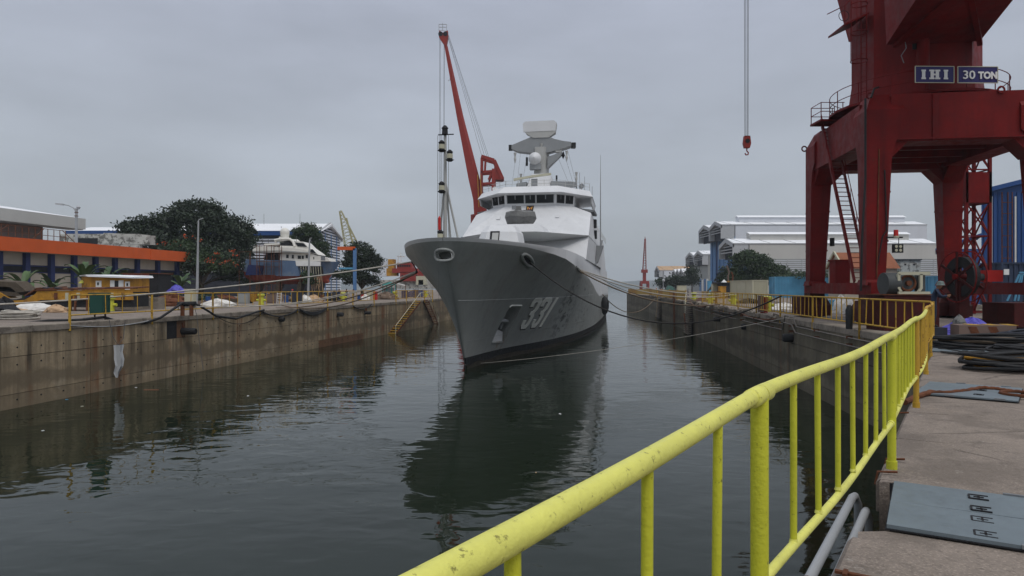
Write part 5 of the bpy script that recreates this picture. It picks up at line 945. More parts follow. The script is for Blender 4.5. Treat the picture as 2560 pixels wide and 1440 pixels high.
for k in range(16): p = YP(775+k*1.8,690,.2); mb.bar(p+Vector((0,rg.uniform(-.2,.4),0)), p+Vector((rg.uniform(-.4,.5),rg.uniform(-.3,.2),-rg.uniform(1,2.8))), .07)
mb.build('hanging_debris', M['cardb'], yt, kind='stuff')
def yb(name, pts, mat, y0, y1): return MB().loft([[YP(x,y,y0) for x,y in pts],[YP(x,y,y1) for x,y in pts]]).build(name, mat, yt)
yb('deckhouse', [(698,650),(700,633),(752,633),(775,633),(795,640),(818,645),(823,653),(760,653)], M['ywhite'], .35, 4.8)
yb('aft_saloon', [(655,650),(660,632),(700,632),(700,650)], M['dark'], .8, 4.4)
for a in ((714,636,6,9),(728,637,5,9),(743,639,8,8),(753,639,5,8),(763,637,5,8),(782,642,2,6)): yb('window', [(a[0],a[1]),(a[0]+a[2],a[1]),(a[0]+a[2],a[1]+a[3]),(a[0],a[1]+a[3])], M['glass'], .28, .5)
yb('window', [(801,640),(811,641),(812,650),(801,650)], M['steel'], .28, .5)
yb('upper_deck', [(633,631),(633,624),(642,618),(662,616),(735,620),(774,627),(776,634),(720,631)], M['ywhite'], -.25, 5.4); yb('deck_stripe', [(633,627.5),(700,626),(772,631),(772,633),(700,628.5),(633,629.5)], M['gclad'], -.3, .1)
yb('flybridge', [(697,620),(700,614),(735,615),(733,603),(746,603),(756,604),(770,618),(790,632),(795,637),(776,632)], M['ywhite'], .2, 4.9)
yb('windscreen', [(737,606),(758,608),(767,617),(744,616)], M['glass'], .1, .3); yb('windscreen', [(776,623),(781,623),(790,633),(775,631)], M['glass'], .1, .3)
yb('wheelhouse', [(700,617),(698,606),(725,604),(733,617)], M['dark'], .6, 4.5)
MB().tube([YP(688,606,.5),YP(684,600,.5),(YP(700,597,.5)),YP(722,597,.5),YP(731,604,.3),YP(736,616,.2)],.22,8).build('radar_arch', M['ywhite'], yt, smooth=50); MB().tube([YP(688,606,4.5),YP(684,600,4.5),(YP(700,597,4.5)),YP(722,597,4.5),YP(731,604,4.3)],.22,8).build('radar_arch', M['ywhite'], yt, smooth=50)
yb('arch_top', [(684,601),(690,597),(722,596),(726,600),(700,602)], M['ywhite'], .4, 4.6)
mb = MB(); c_ = YP(699.5,578,2.5); mb.ball(c_, .78, 18, 12, (1,1,1)); mb.build('radome', M['ywhite'], yt, smooth=60); MB().cyl(c_+Vector((0,0,-.95)),c_+Vector((0,0,-.3)),.66,.76,n=18).build('radome_base', M['ywhite'], yt, smooth=40); MB().tube([YP(699,592,2.5),YP(705,603,2.5)],[.35,.5],10).build('radome_mast', M['ywhite'], yt); mb = MB(); mb.ball(YP(687.5,592,2.5),.22); mb.build('small_radome', M['ywhite'], yt, smooth=60)
yb('awning', [(657,613),(659,609),(697,607.5),(697,611)], M['ywhite'], .3, 3.5)
for px, y0, y1 in ((660,596,609),(732,588,602),(693,563,568)): MB().cyl(YP(px,y1,2),YP(px,y0,2),.04,n=5).build('antenna', M['wire'], yt)
mb = MB()
for px in range(636,700,8): mb.cyl(YP(px,624,-.2),YP(px,616,-.2),.03,n=4)
mb.bar(YP(634,616,-.2),YP(700,615,-.2),.05); mb.build('deck_rail', M['ywhite'], yt)
for px in (640,690,745,795): MB().loft([[YP(px+x,704,y) for x,y in ((-4,.8),(4,.8),(4,4),(-4,4))],[G(px+x,yd+y) for x,y in ((-7,.8),(7,.8),(7,4),(-7,4))]]).build('keel_block', M['bark'], yt)
yb('transom_box', [(622,662),(660,664),(655,688),(615,688)], M['navy'], -.3, .2)
sc_ = T('scaffold', G(675,111.5), 'thin steel scaffold tower against the yacht stern quarter', 'scaffold')
for px in (651,669,687,706):
    for dy in (-1.6,-.4): MB().cyl(W(px,614,yd)+Vector((0,dy,0)), Vector((W(px,0,yd).x, yd+dy, QZ)), .05, n=5).build('standard', M['rust'], sc_)
for py in (615,655,668,708): MB().bar(W(649,py,yd)+Vector((0,-1.6,0)), W(708,py,yd)+Vector((0,-1.6,0)), .06).build('ledger', M['rust'], sc_)
for py in (655,): MB().loft([[W(649,py,yd)+Vector((0,-1.6,0)), W(706,py+1,yd)+Vector((0,-1.6,0)), W(706,py+1,yd)+Vector((0,-.4,0)), W(649,py,yd)+Vector((0,-.4,0))],[W(649,py-1,yd)+Vector((0,-1.6,0)), W(706,py,yd)+Vector((0,-1.6,0)), W(706,py,yd)+Vector((0,-.4,0)), W(649,py-1,yd)+Vector((0,-.4,0))]]).build('platform', M['bark'], sc_)
MB().bar(W(651,655,yd)+Vector((0,-1.6,0)), W(669,708,yd)+Vector((0,-1.6,0)), .05).build('brace', M['rust'], sc_)
sc2 = T('scaffold', G(607,111), 'loose scaffold frame standing off the yacht stern under the trees', 'scaffold')
for px in (598,624,626): MB().cyl(W(px,632,yd), Vector((W(px,0,yd).x, yd, QZ)), .05, n=5).build('standard', M['rust'], sc2)
for py in (630,678,712): MB().bar(W(594,py,yd), W(630,py-1,yd), .06).build('ledger', M['rust'], sc2)
# yellow lattice crane, orange/blue jib post
yl = T('lattice_jib', W(875,620,190), 'pale yellow lattice crane jib behind the round tree', 'crane jib')
a0, a1 = W(862,622,190), W(896,615,190); tp_ = W(848,528,190); tp2 = W(852,526,190)
for (p, q) in ((a0,tp_),(a1,tp2)):
    MB().bar(p,q,.2).build('chord', M['ylat'], yl); MB().bar(p+Vector((0,1.5,0)),q+Vector((0,.8,0)),.2).build('chord', M['ylat'], yl)
for k in range(11):
    f, g = k/11, (k+1)/11; MB().bar(a0.lerp(tp_,f),a1.lerp(tp2,g),.14).build('lacing', M['ylat'], yl); MB().bar(a1.lerp(tp2,f),a0.lerp(tp_,g),.14).build('lacing', M['ylat'], yl)
MB().bar(W(884,616,190), W(866,545,190), .4).build('king_post', M['ylat'], yl)
jb = T('jib_post', G(887,110), 'blue jib post with an orange arm beside the round tree', 'post crane'); MB().box(W(887,672,110)-Vector((0,0,.2)),(.5,.4,7.0)).build('post', M['mblue'], jb); MB().box(W(866,621,110),(2.8,.4,.55)).build('arm', M['orange'], jb); MB().box(W(868,671,110.1),(2.6,.3,.3)).build('lower_arm', M['lblue'], jb)
# red ship and white mast
rs = T('cargo_ship', G(1020,232), 'rust red ship superstructure and orange funnel beyond the frigate bow', 'ship')
def rb(name, x0, y0, x1, y1, mat, d=230, dep=9): a = W(x0,y0,d); b = W(x1,y1,d); return MB().box(((a.x+b.x)/2,d+dep/2,(a.z+b.z)/2),(b.x-a.x,dep,a.z-b.z)).build(name, mat, rs)
rb('lower_house',1000,680,1058,703,M['red2']); rb('accommodation',980,671,1045,682,M['red2']); rb('bridge',992,657,1030,671,M['red2'],230,7); rb('hull',950,700,1075,722,M['oldwhite'],231,14); rb('funnel',970,648,985,672,M['ochre'],231,4); rb('funnel',966,671,992,690,M['ochre'],231,4)
for k in range(6): rb('bridge_window',994+k*5.5,662,998+k*5.5,667,M['glass'],229.9,.3)
for k in range(5): rb('porthole',1004+k*9,687,1007+k*9,690,M['dark'],229.9,.3)
for a, b in ((994,640),(1001,632)): rb('white_mast',a,b,a+1.6,658,M['white'],231,.5)
rb('mast_platform',992,640,1010,642,M['white'],231,2); rb('white_block',930,652,965,690,M['wclad'],260,10); rb('boat_davit',975,690,995,692,M['white'],229,.5)
for i, (a, b, c, e, m_) in enumerate(((1040,690,1064,712,'cream'),(1046,700,1058,716,'gclad'))): rb('deck_container',a,b,c,e,M[m_],222,5)
# level-luffing red crane behind the frigate
lc = T('luffing_crane', (-8,168,QZ), 'slim red luffing dock crane with a long jib behind the frigate bridge', 'crane'); cd = 165
def LW(x, y, dy=0): return W(x,y,cd)+Vector((0,dy,0))
def sec(x, y, hw, hd): c = LW(x,y); return [c+Vector((-hw,-hd,0)), c+Vector((hw*.35,-hd-.25*hw,0)), c+Vector((hw,-hd*.2,0)), c+Vector((hw,hd,0)), c+Vector((-hw,hd,0))]
MB().loft([sec(1202,540,1.55,1.2), sec(1199,500,1.5,1.2), sec(1186,450,1.35,1.1), sec(1150,290,.8,.8), sec(1115,115,.38,.5)]).build('jib', M['red2'], lc)
MB().loft([[LW(1117,115,-.6),LW(1112,115,-.6),LW(1098,94,-.6),LW(1098,78,-.6),LW(1108,84,-.6),LW(1120,78,-.6),LW(1121,92,-.6)],[LW(1117,115,.6),LW(1112,115,.6),LW(1098,94,.6),LW(1098,78,.6),LW(1108,84,.6),LW(1120,78,.6),LW(1121,92,.6)]]).build('jib_head', M['red2'], lc)
for px in (1102,1114): MB().cyl(LW(px,87,-.7),LW(px,87,.7),.55,n=14).build('head_sheave', M['dark'], lc)
mb = MB()
for a, b in (((1098,78),(1098,63)),((1117,78),(1117,63)),((1098,63),(1117,63)),((1098,70),(1117,70)),((1107,78),(1107,60)),((1098,78),(1120,80))): mb.bar(LW(*a,-.5),LW(*b,-.5),.12)
mb.build('head_platform', M['fascia'], lc)
for a, b in (((1119,88),(1212,392)),((1121,88),(1217,390)),((1122,90),(1223,396)),((1119,90),(1206,396)),((1099,95),(1099,760)),((1101,95),(1101,760)),((1110,112),(1108,760)),((1111,112),(1110,760))): MB().cyl(LW(*a),LW(*b),.045,n=4).build('stay_rope', M['wire'], lc)
for a in ((1151,292),(1180,420),(1128,200)): MB().tube([LW(a[0]-2,a[1]-20,0),LW(a[0]-3,a[1],0),LW(a[0]-8,a[1]+2,0)],.08,5).build('lamp_arm', M['fascia'], lc)
mb = MB()
def bb(x0, y0, x1, y1, w_, dy=0): mb.bar(LW(x0,y0,dy),LW(x1,y1,dy),w_)
for dy in (-1.6,1.6):
    for q in ((1205,398,1202,540,.55),(1204,394,1236,404,.75),(1236,404,1257,450,.8),(1204,433,1242,430,.55),(1206,462,1234,460,.5),(1235,425,1233,540,.9),(1214,400,1212,432,.35),(1231,430,1222,452,.45)): bb(*q, dy)
mb.build('a_frame', M['red2'], lc)
MB().loft([[LW(1236,404,-1.8),LW(1259,452,-1.8),LW(1236,452,-1.8)],[LW(1236,404,1.8),LW(1259,452,1.8),LW(1236,452,1.8)]]).build('counterweight', M['red2'], lc)
MB().box((W(1212,0,cd).x,cd+1,20.5),(5,6,5)).build('machinery_house', M['red2'], lc); MB().cyl((-8,168,16),(-8,168,24),2.2,n=12).build('slewing_column', M['red2'], lc)
for dx in (-4,4):
    for dy in (-4,4): MB().bar((-8+dx*.6,168+dy*.6,17),(-9.5+dx,170+dy,QZ),1.0).build('leg', M['red2'], lc)
MB().box((-8,168,16),(7,7,1.8)).build('portal_beam', M['red2'], lc)
for px in (1195,1202): MB().bar(LW(px,440,-2),LW(px+3,520,-2),.12).build('ladder_rail', M['y_old'], lc)
# far harbour crane to the right
hc = T('harbour_crane', G(1611,400), 'distant slim red harbour crane standing at the end of the pier', 'crane'); HW = lambda x, y, dy=0: W(x,y,400)+Vector((0,dy,0))
for dx in (-8.5,8.5):
    for dy in (-2,2): MB().bar(HW(1611+dx,707,dy),HW(1611+dx,724,dy),.9).build('leg', M['red2'], hc)
MB().box(HW(1611,706),(4.6,4.8,1.6)).build('portal_beam', M['red2'], hc); MB().bar(HW(1611,706),HW(1611,682),1.7).build('column', M['red2'], hc); MB().box(HW(1611,678),(3.3,3.5,1.9)).build('cab', M['red2'], hc)
for (a, b) in ((1607,1612),(1615,1613.5)):
    for dy in (-.8,.8): MB().bar(HW(a,674,dy),HW(b,597,dy),.3).build('chord', M['red2'], hc)
for k in range(12):
    f, g = k/12, (k+1)/12; p = lambda s, t: HW(1607+5*t if s == 0 else 1615-1.5*t, 674-77*t)
    MB().bar(p(0,f),p(1,g),.22).build('lacing', M['fascia'], hc); MB().bar(p(1,f),p(0,g),.22).build('lacing', M['fascia'], hc)
MB().bar(HW(1612.7,600),HW(1612.7,592),.3).build('tip', M['red2'], hc)
# ---------------------------------------------------------------- right hangars
def hangar(name, label, X, x1, ys, ze, zr, zb, mats, over=5, mon=None, doors=True, cat='hangar'):
    t = T(name, (X+10, ys[0], QZ), label, cat); wc, rc_, fc_ = mats
    for a, b in zip(ys[:-1], ys[1:]):
        m_ = (a+b)/2
        MB().loft([[(x,a,ze-.35),(x,a,ze),(x,m_,zr),(x,b,ze),(x,b,ze-.35),(x,m_,zr-.5)] for x in (X,x1)]).build('roof', M[rc_], t)
        for (p, q) in ((a,m_),(m_,b)): MB().loft([[(X-.05,p,ze if p==a else zr),(X-.05,q,zr if q==m_ else ze),(X-.05,q,(zr if q==m_ else ze)-1.3),(X-.05,p,(ze if p==a else zr)-1.3)],[(X+.4,p,ze if p==a else zr),(X+.4,q,zr if q==m_ else ze),(X+.4,q,(zr if q==m_ else ze)-1.3),(X+.4,p,(ze if p==a else zr)-1.3)]]).build('verge', M[fc_], t)
        for k in range(4):
            z_ = ze+(zr-ze)*.55-.9-k*.95; hw = (b-a)/2-.5 if z_ < ze-1.2 else (b-a)/2-.5-(z_-(ze-1.2))*((b-a)/2)/(zr-ze+.01)
            if hw > .6: MB().box((X+.6,m_,z_),(.25,hw*2,.3)).build('gable_louvre', M[fc_], t)
        MB().box((X+2.2,m_,(ze+zb)/2-.2),(.3,b-a-.4,ze-zb)).build('gable_back', M['slate'], t)
        for y_ in (a+.2,b-.2): MB().box((X+over/2,y_,(ze-.3+zb)/2),(over,.4,ze-.4-zb)).build('canopy_side', M[fc_], t)
        if doors:
            n_ = 6; w_ = (b-a)/n_
            for k in range(n_): MB().box((X+over+(.0 if k%2 else .25),a+(k+.5)*w_,(QZ+zb)/2+.4),(.4,w_*.96,zb-QZ+.8)).build('door_leaf', M['navy'] if k == 2 else M['mblue'], t)
        else: MB().box((X+over,m_,(QZ+zb)/2),(.5,b-a-.3,zb-QZ)).build('end_wall', M['gclad'], t)
    MB().box(((X+over+.3+x1)/2,(ys[0]+ys[-1])/2,(QZ+ze-.4)/2),(x1-X-over-.3,ys[-1]-ys[0],ze-.4-QZ)).build('wall', M[wc], t)
    MB().box(((X+x1)/2,ys[0]-.12,ze-.1),(x1-X,.12,.3)).build('gutter', M['fascia'], t)
    if mon:
        m0, m1, h = mon; m_ = (ys[0]+ys[1])/2
        MB().loft([[(x,m_-2,zr-.6),(x,m_-2,zr+h-.7),(x,m_,zr+h),(x,m_+2,zr+h-.7),(x,m_+2,zr-.6)] for x in (m0,m1)]).build('roof_monitor', M[wc], t); MB().loft([[(x,m_-2.5,zr+h-.85),(x,m_,zr+h+.06),(x,m_+2.5,zr+h-.85),(x,m_,zr+h-.1)] for x in (m0-.5,m1+.5)]).build('monitor_roof', M[rc_], t)
    a, b = ys[0], ys[1]; m_ = (a+b)/2; k = X+4
    while k < x1-3: MB().bar((k,a+.1,ze+.04),(k-2.6,m_,zr+.04),.12,.06).build('roof_joint', M['slate'], t); k += 8
    return t
hA = hangar('hangar', 'tallest white hangar with twin gables and tall blue doors', 76.5, 152, (250,265,280), 29.2, 31.0, 24, ('wclad','wroof','fascia'), 5, (85,147,2.2))
hB = hangar('hangar', 'front white-roofed hangar with beige wall and louvres behind the portal crane', 69.5, 134, (215,229.5), 20.05, 22.0, 15.5, ('beige','wroof','fascia'), 5, (77,128,2.1))
for k in range(11): MB().box((107,214.7,8.3+k*.62),(53,.12,.22)).build('louvre', M['wclad'], hB)
for k in range(12): MB().box((82+k*4.6,214.6,11.6),(.18,.1,7.2)).build('mullion', M['fascia'], hB)
MB().box((107,214.85,11.5),(53.4,.25,7.2)).build('louvre_back', M['gclad'], hB)
hC = hangar('hangar', 'smaller grey hangar with two white gables beside the tall blue doors', 92, 112, (330,346,362), 22.2, 24.3, 17, ('gclad','wroof','fascia'), 3, None, False)
for k in range(4): MB().box((95-.3,331+k*4,7.3),(.3,2.6,6)).build('door_leaf', M['mblue'] if k%2 else M['white'], hC)
hD = hangar('hangar', 'farthest hangar with a tan roof beyond the bushes', 98, 150, (455,470), 17.5, 20.5, 13, ('wclad','cardb','fascia'), 3, None, False)
hE = hangar('hangar', 'low far hangar with three small saw-tooth gables', 100, 116, (400,409,418,427), 15.0, 17.3, 11.5, ('gclad','wroof','fascia'), 2, None, False)
hs = T('brick_house', (62,120,QZ), 'small gabled house with a terracotta roof between the crane legs', 'house')
MB().loft([[(57,117,QZ),(66,117,QZ),(66,123,QZ),(57,123,QZ)],[(57,117,9.6),(66,117,9.6),(66,123,9.6),(57,123,9.6)]]).build('wall', M['plaster'], hs)
MB().loft([[(57,117,9.6),(57,120,12.1),(57,123,9.6)],[(57.3,117,9.6),(57.3,120,12.1),(57.3,123,9.6)]]).build('gable', M['plaster'], hs); MB().loft([[(x,116.6,9.4),(x,120,12.3),(x,123.4,9.4),(x,120,12.0)] for x in (56.7,66.4)]).build('roof', M['terra'], hs)
for a, b in (((56.6,116.6,9.5),(56.6,120,12.4)),((56.6,120,12.4),(56.6,123.4,9.5))): MB().bar(a,b,.25,.35).build('verge', M['cream'], hs)
MB().loft([[(56.95,120+.6*math.cos(a),9.6+.9*math.sin(a)) for a in [2*math.pi*i/12 for i in range(12)]],[(57.05,120+.6*math.cos(a),9.6+.9*math.sin(a)) for a in [2*math.pi*i/12 for i in range(12)]]]).build('arched_window', M['white'], hs)
wb = T('outbuilding', G(2250,132), 'small flat-roofed white outbuilding with three tiny vents', 'building'); c_ = W(2250,668,132); MB().box((c_.x,133,7.8),(7.4,3,7.2)).build('wall', M['oldwhite'], wb); MB().box((c_.x-.3,133,11.5),(8.2,3.6,.2)).build('roof', M['slate'], wb)
for k in range(3): MB().box((c_.x-1+k*1.7,131.45,10.6),(.3,.1,.3)).build('vent', M['dark'], wb)
bl = T('blue_hall', (66,85,QZ), 'tall bright blue metal hall behind the lattice tower', 'hall')
MB().loft([[(55+o,y,QZ),(55+o,y,17.4),(72+o,y,21.4),(89+o,y,17.4),(89+o,y,QZ)] for y,o in ((80,0),(112,23))]).build('wall', M['blue'], bl); MB().loft([[(54.6+o,y,17.1),(54.6+o,y,17.6),(72+o,y,21.9),(89.4+o,y,17.6),(72+o,y,21.3)] for y,o in ((79.4,0),(112.4,23))]).build('roof', M['blue'], bl)
MB().prism([(50.2,80),(54.9,80),(59,86.5),(55,87.5)],QZ,10.7).build('lean_to', M['blue'], bl); MB().loft([[(49.3,79.5,10.4),(54.6,88,10.4),(60,88,12.3),(55,79.6,12.3)],[(49.3,79.5,10.7),(54.6,88,10.7),(60,88,12.6),(55,79.6,12.6)]]).build('lean_to_roof', M['blue'], bl)
rb0 = MB().bar((55.3,79.93,QZ+1),(55.3,79.93,17.3),.06,.1).build('cladding_rib', M['blue'], bl)
for k in range(1, 26): rep(rb0, (k*.55,0,0))
for x_ in (56,58.8,): MB().cyl((x_,79.75,QZ),(x_,79.75,16.8),.1,n=8).build('downpipe', M['white'], bl)
for x_ in (57.2,58.4,57.9): MB().bar((x_,79.7,6.5),(x_,79.7,17.3),.08).build('ladder_rail', M['rust'], bl)
for k in range(8): MB().bar((57.2,79.7,7+k*1.3),(58.4,79.7,7+k*1.3),.07).build('rung', M['rust'], bl)
def container(name, x, y, z, Ln, Wd, H, rz, mat, label, doorend=True, n=22, group=None):
    t = T(name, (x,y,z), label, 'shipping container', group); c, s_ = math.cos(rz), math.sin(rz); Q = lambda a, b, h: Vector((x+a*c-b*s_, y+a*s_+b*c, z+h))
    MB().loft([[Q(a,b,h) for a,b in ((.06,.06),(Ln-.06,.06),(Ln-.06,Wd-.06),(.06,Wd-.06))] for h in (.1,H-.08)]).build('shell', mat, t)
    for a, b in ((0,0),(Ln,0),(Ln,Wd),(0,Wd)): MB().bar(Q(a,b,0),Q(a,b,H),.18).build('corner_post', mat, t)
    for h in (.08,H-.08):
        for p, q in (((0,0),(Ln,0)),((Ln,0),(Ln,Wd)),((Ln,Wd),(0,Wd)),((0,Wd),(0,0))): MB().bar(Q(*p,h),Q(*q,h),.14).build('edge_rail', mat, t)
    r0 = MB().bar(Q(Ln/n*.5,.02,.15),Q(Ln/n*.5,.02,H-.15),.12,.09).build('side_rib', mat, t)
    for k in range(1, n): rep(r0, (c*Ln/n*k, s_*Ln/n*k, 0))
    for k in range(2): MB().bar(Q(-.02,Wd*(.3+.4*k),.2),Q(-.02,Wd*(.3+.4*k),H-.2),.05).build('lock_rod', mat, t)
    return t
x0 = W(1878,0,122).x; container('shipping_container', W(1882,0,118).x, 118, QZ, W(1919,0,118).x-W(1882,0,118).x+.0, 12, 3.25, 0, M['cream'], 'cream shipping container at the fence, its ribbed end toward the dock', n=10)
xx = W(1938,0,130).x
for k in range(4): container('shipping_container', xx+k*7.8, 130-k*.3, QZ, 7.6, 3, 4.0, -.02, M['lblue'], ['light blue container nearest the cream one','light blue container behind the near crane legs','light blue container below the terracotta-roofed house','light blue container behind the cream winch frame'][k], n=26, group='light blue containers')
container('shipping_container', W(2505,0,60).x, 60, QZ, 9, 2.6, 4.2, 0, M['dblue'], 'dark blue container with a white notice behind the light blue trestle', n=20); MB_ = MB().box(W(2516,680,59.8),(.45,.05,.5)).build('notice', M['white'], bpy.data.objects['shipping_container.005'])
container('shipping_container', W(2345,0,95).x, 95, QZ, 8.5, 2.6, 3.6, 0, M['lblue'], 'light blue container behind the cable reel', n=20)
tr = T('trestle', G(2540,46), 'light blue tubular steel trestle near the dark blue container', 'trestle')
for a, b in (((2548,686),(2518,752)),((2552,686),(2536,752)),((2562,680),(2590,752)),((2548,686),(2600,686)),((2548,681),(2600,681)),((2556,686),(2545,752))): MB().bar(W(*a,46),W(*b,46),.09).build('tube', M['lblue'], tr)
for i, (x0, y0, x1, y1, d, m_, lb) in enumerate(((1797,717,1813,746,121,'ochre','tall yellow machine cabinet with a rounded top before the dark shed'),(1780,711,1792,738,135,'cream','small drab grey-green box cabinet left of the yellow cabinet'),(1693,715,1715,732,170,'cream','cream box cabin near the far dock steps'),(1769,703,1778,732,180,'lblue','narrow light blue board beside the hangar doors'))):
    a = W(x0,y0,d); b = W(x1,y1,d); t = T('cabinet', (a.x,d,QZ), lb, 'cabinet'); MB().box(((a.x+b.x)/2,d,(a.z+QZ)/2),(b.x-a.x,1,a.z-QZ)).build('case', M[m_], t); MB().box(((a.x+b.x)/2,d-.52,(a.z+QZ)/2),((b.x-a.x)*.8,.05,(a.z-QZ)*.85)).build('door', M[m_], t); MB().box(((a.x+b.x)/2,d,a.z+.06),(b.x-a.x+.1,1.1,.1)).build('lid', M[m_], t)
t = T('site_shed', G(1820,132), 'low slate-dark shed behind the yellow machine cabinet', 'shed'); a = W(1803,708,132); b = W(1840,708,132); MB().box(((a.x+b.x)/2,133,(a.z+QZ)/2),(b.x-a.x,3,a.z-QZ)).build('wall', M['slate'], t); MB().box(((a.x+b.x)/2-.4,133,a.z+.08),(b.x-a.x+1.2,3.6,.16)).build('roof', M['slate'], t)
for i, (px, d, m_, lb) in enumerate(((1810,134,'white','little white pointed tent roof above the dark shed'),)):
    c_ = W(px,700,d); t = T('tent', (c_.x,d,QZ), lb, 'tent'); MB().loft([[c_+Vector((x*.8,y*.8,-.9)) for x,y in ((-1,-1),(1,-1),(1,1),(-1,1))],[c_+Vector((x*.02,y*.02,.1)) for x,y in ((-1,-1),(1,-1),(1,1),(-1,1))]]).build('canopy', M[m_], t); MB().cyl((c_.x,d,QZ),(c_.x,d,c_.z-.3),.06).build('pole', M[m_], t)
t = T('tent', G(1676,190), 'dark green canvas tent near the far end of the pier', 'tent'); a = W(1662,717,190); b = W(1690,730,190)
MB().loft([[(a.x,189,5.3),(a.x+1,190.5,6.7),(a.x,192,5.3)],[(b.x,189,5.0),(b.x-.9,190.5,6.5),(b.x,192,5.0)]]).build('canopy', M['green'], t); MB().box(((a.x+b.x)/2,190.5,4.8),(b.x-a.x-.2,2.6,1.1)).build('side', M['green'], t)
ex = T('excavator', G(1826,145), 'orange excavator arms folded beside the spreading tree', 'excavator'); EW = lambda x, y: W(x,y,145)
MB().tube([EW(1821,706),EW(1820,690),EW(1823,682),EW(1817,664)],.16,6).build('boom', M['brown'], ex); MB().tube([EW(1831,706),EW(1832,688),EW(1828,680)],.16,6).build('stick', M['rust'], ex); MB().box(EW(1827,712),(1.9,2,1.6)).build('cab', M['ochre'], ex); MB().box(EW(1827,722),(2.4,2.5,.8)).build('tracks', M['dark'], ex)
# ---------------------------------------------------------------- hatch plates on the near quay
def hatch(o, e1, e2, L1, L2, label, handles, leaves=2):
    o = Vector((*o, QZ)); e1 = Vector((*e1,0)).normalized(); e2 = Vector((*e2,0)).normalized(); t = T('hatch_cover', o, label, 'hatch')
    Q = lambda a, b, z=0: o+e1*a+e2*b+Vector((0,0,z)); MB().loft([[Q(-.012,-.012,.003),Q(L1+.012,-.012,.003),Q(L1+.012,L2+.012,.003),Q(-.012,L2+.012,.003)],[Q(-.012,-.012,.012),Q(L1+.012,-.012,.012),Q(L1+.012,L2+.012,.012),Q(-.012,L2+.012,.012)]]).build('frame', M['dark'], t)
    for k in range(leaves):
        b0, b1 = L2*k/leaves+.022*(k>0), L2*(k+1)/leaves-.022*(k<leaves-1); tl = .012*(k%2)
        MB().loft([[Q(0,b0,.014),Q(L1,b0,.014),Q(L1,b1,.014),Q(0,b1,.014)],[Q(0,b0,.034+tl),Q(L1,b0,.034),Q(L1,b1,.034),Q(0,b1,.034+tl)]]).build('plate', M['hatch'], t)
    for (a, b) in handles:
        a *= L1; b *= L2; hh = MB()
        hh.loft([[Q(a+x,b+y,.036) for x,y in ((-.075,-.065),(.075,-.065),(.075,.065),(-.075,.065))],[Q(a+x,b+y,.039) for x,y in ((-.075,-.065),(.075,-.065),(.075,.065),(-.075,.065))]]); q = hh.build('handle_recess', M['hatch'], t)
        for p, r_ in (((-.075,-.065),(.075,-.065)),((-.075,.065),(.075,.065)),((-.075,-.065),(-.075,.065)),((0,-.045),(0,.035)),((-.04,.0),(.04,.0))): MB().bar(Q(a+p[0],b+p[1],.041),Q(a+r_[0],b+r_[1],.041),.016,.012).build('handle_bar', M['dark'], q)
    for a in (.3,.78):
        for b in (0,L2): MB().bar(Q(a*L1,b,.035),Q(a*L1+.16,b,.035),.035,.03).build('hinge', M['steel'], t)
hatch((3.88,6.93),(.86,-.51),(-.52,-.855),3.0,1.52,'nearest pair of blue grey steel hatch plates bridging the notch in the quay edge',[(.232,.16),(.232,.42),(.228,.64),(.228,.9)])
hatch((8.72,14.25),(.80,-.60),(-.62,-.78),1.55,1.95,'second blue grey steel hatch plate crossed by the rusty cable',[(.62,.2),(.62,.45),(.62,.8)])
hatch((13.7,22.2),(.9,-.44),(-.55,-.83),1.75,1.35,'farthest small blue grey hatch plate before the coiled hoses',[(.5,.3),(.5,.7)])
# rusty wire cable lying across the second plate
cp = [(2262,1006,.02),(2290,992,.03),(2325,981,.05),(2372,981,.05),(2415,976,.05),(2455,969,.06),(2490,972,.05),(2521,977,.05),(2560,981,.04),(2620,985,.03)]
def gp(px, py, z): d = (EYE-QZ-z)*F/(py-718); return Vector(((px-1280)/F*d, d, QZ+z))
cbl = T('wire_cable', gp(2400,976,.05), 'thick rusty wire cable snaking over the second hatch plate', 'cable')
mb = MB(); pts = [gp(a,b,c) for a,b,c in cp]; fine = []
for i in range(len(pts)-1):
    for k in range(6): fine.append(pts[i].lerp(pts[i+1],k/6)+Vector((0,0,.006*math.sin(k*2+i))))
mb.tube(fine, [.05 if i < 14 else .036 for i in range(len(fine))], 8); mb.build('strand', M['rust'], cbl, smooth=60)
MB().torus(gp(2548,985,.05),.28,.035,n=24).build('eye_splice', M['rust'], cbl, smooth=60)
# coils of hose
def coil(name, c, r, n, rr_, mat, label, cat='hose', seed=1, ex=1.6, yaw=0, mat2=None):
    rg = random.Random(seed); t = T(name, c, label, cat); c = Vector(c)
    for k in range(n):
        R_ = r*rg.uniform(.62,1.05); ox, oy = rg.uniform(-.18,.18)*r, rg.uniform(-.18,.18)*r; z0 = rr_+k*rr_*.75; ph = rg.uniform(0,6.3); pts = []
        for i in range(33):
            a = 2*math.pi*i/32+ph; x = (R_+.06*r*math.sin(3*a+ph))*ex*math.cos(a)+ox; y = (R_+.05*r*math.sin(2*a))*math.sin(a)+oy; pts.append(c+Vector((x*math.cos(yaw)-y*math.sin(yaw), x*math.sin(yaw)+y*math.cos(yaw), max(rr_, z0+rr_*.7*math.sin(2*a+ph)))))
        MB().tube(pts, rr_, 7).build('loop', (mat2 if mat2 and k%5 == 2 else mat), t, smooth=60)
    return t
coil('hose_coil', G(2455,22.2), .95, 11, .045, M['black'], 'black hose coil directly in front of the striped barrier block', seed=2, ex=1.7, mat2=M['rope_b'])
coil('hose_coil', G(2565,16.6), .92, 10, .045, M['black'], 'black hose coil lying nearest the second hatch plate', seed=3, ex=1.6, mat2=M['ochre'])
coil('hose_coil', G(2600,19.6), .85, 9, .04, M['black'], 'black hose coil half hidden behind the nearest coil', seed=4, ex=1.5)
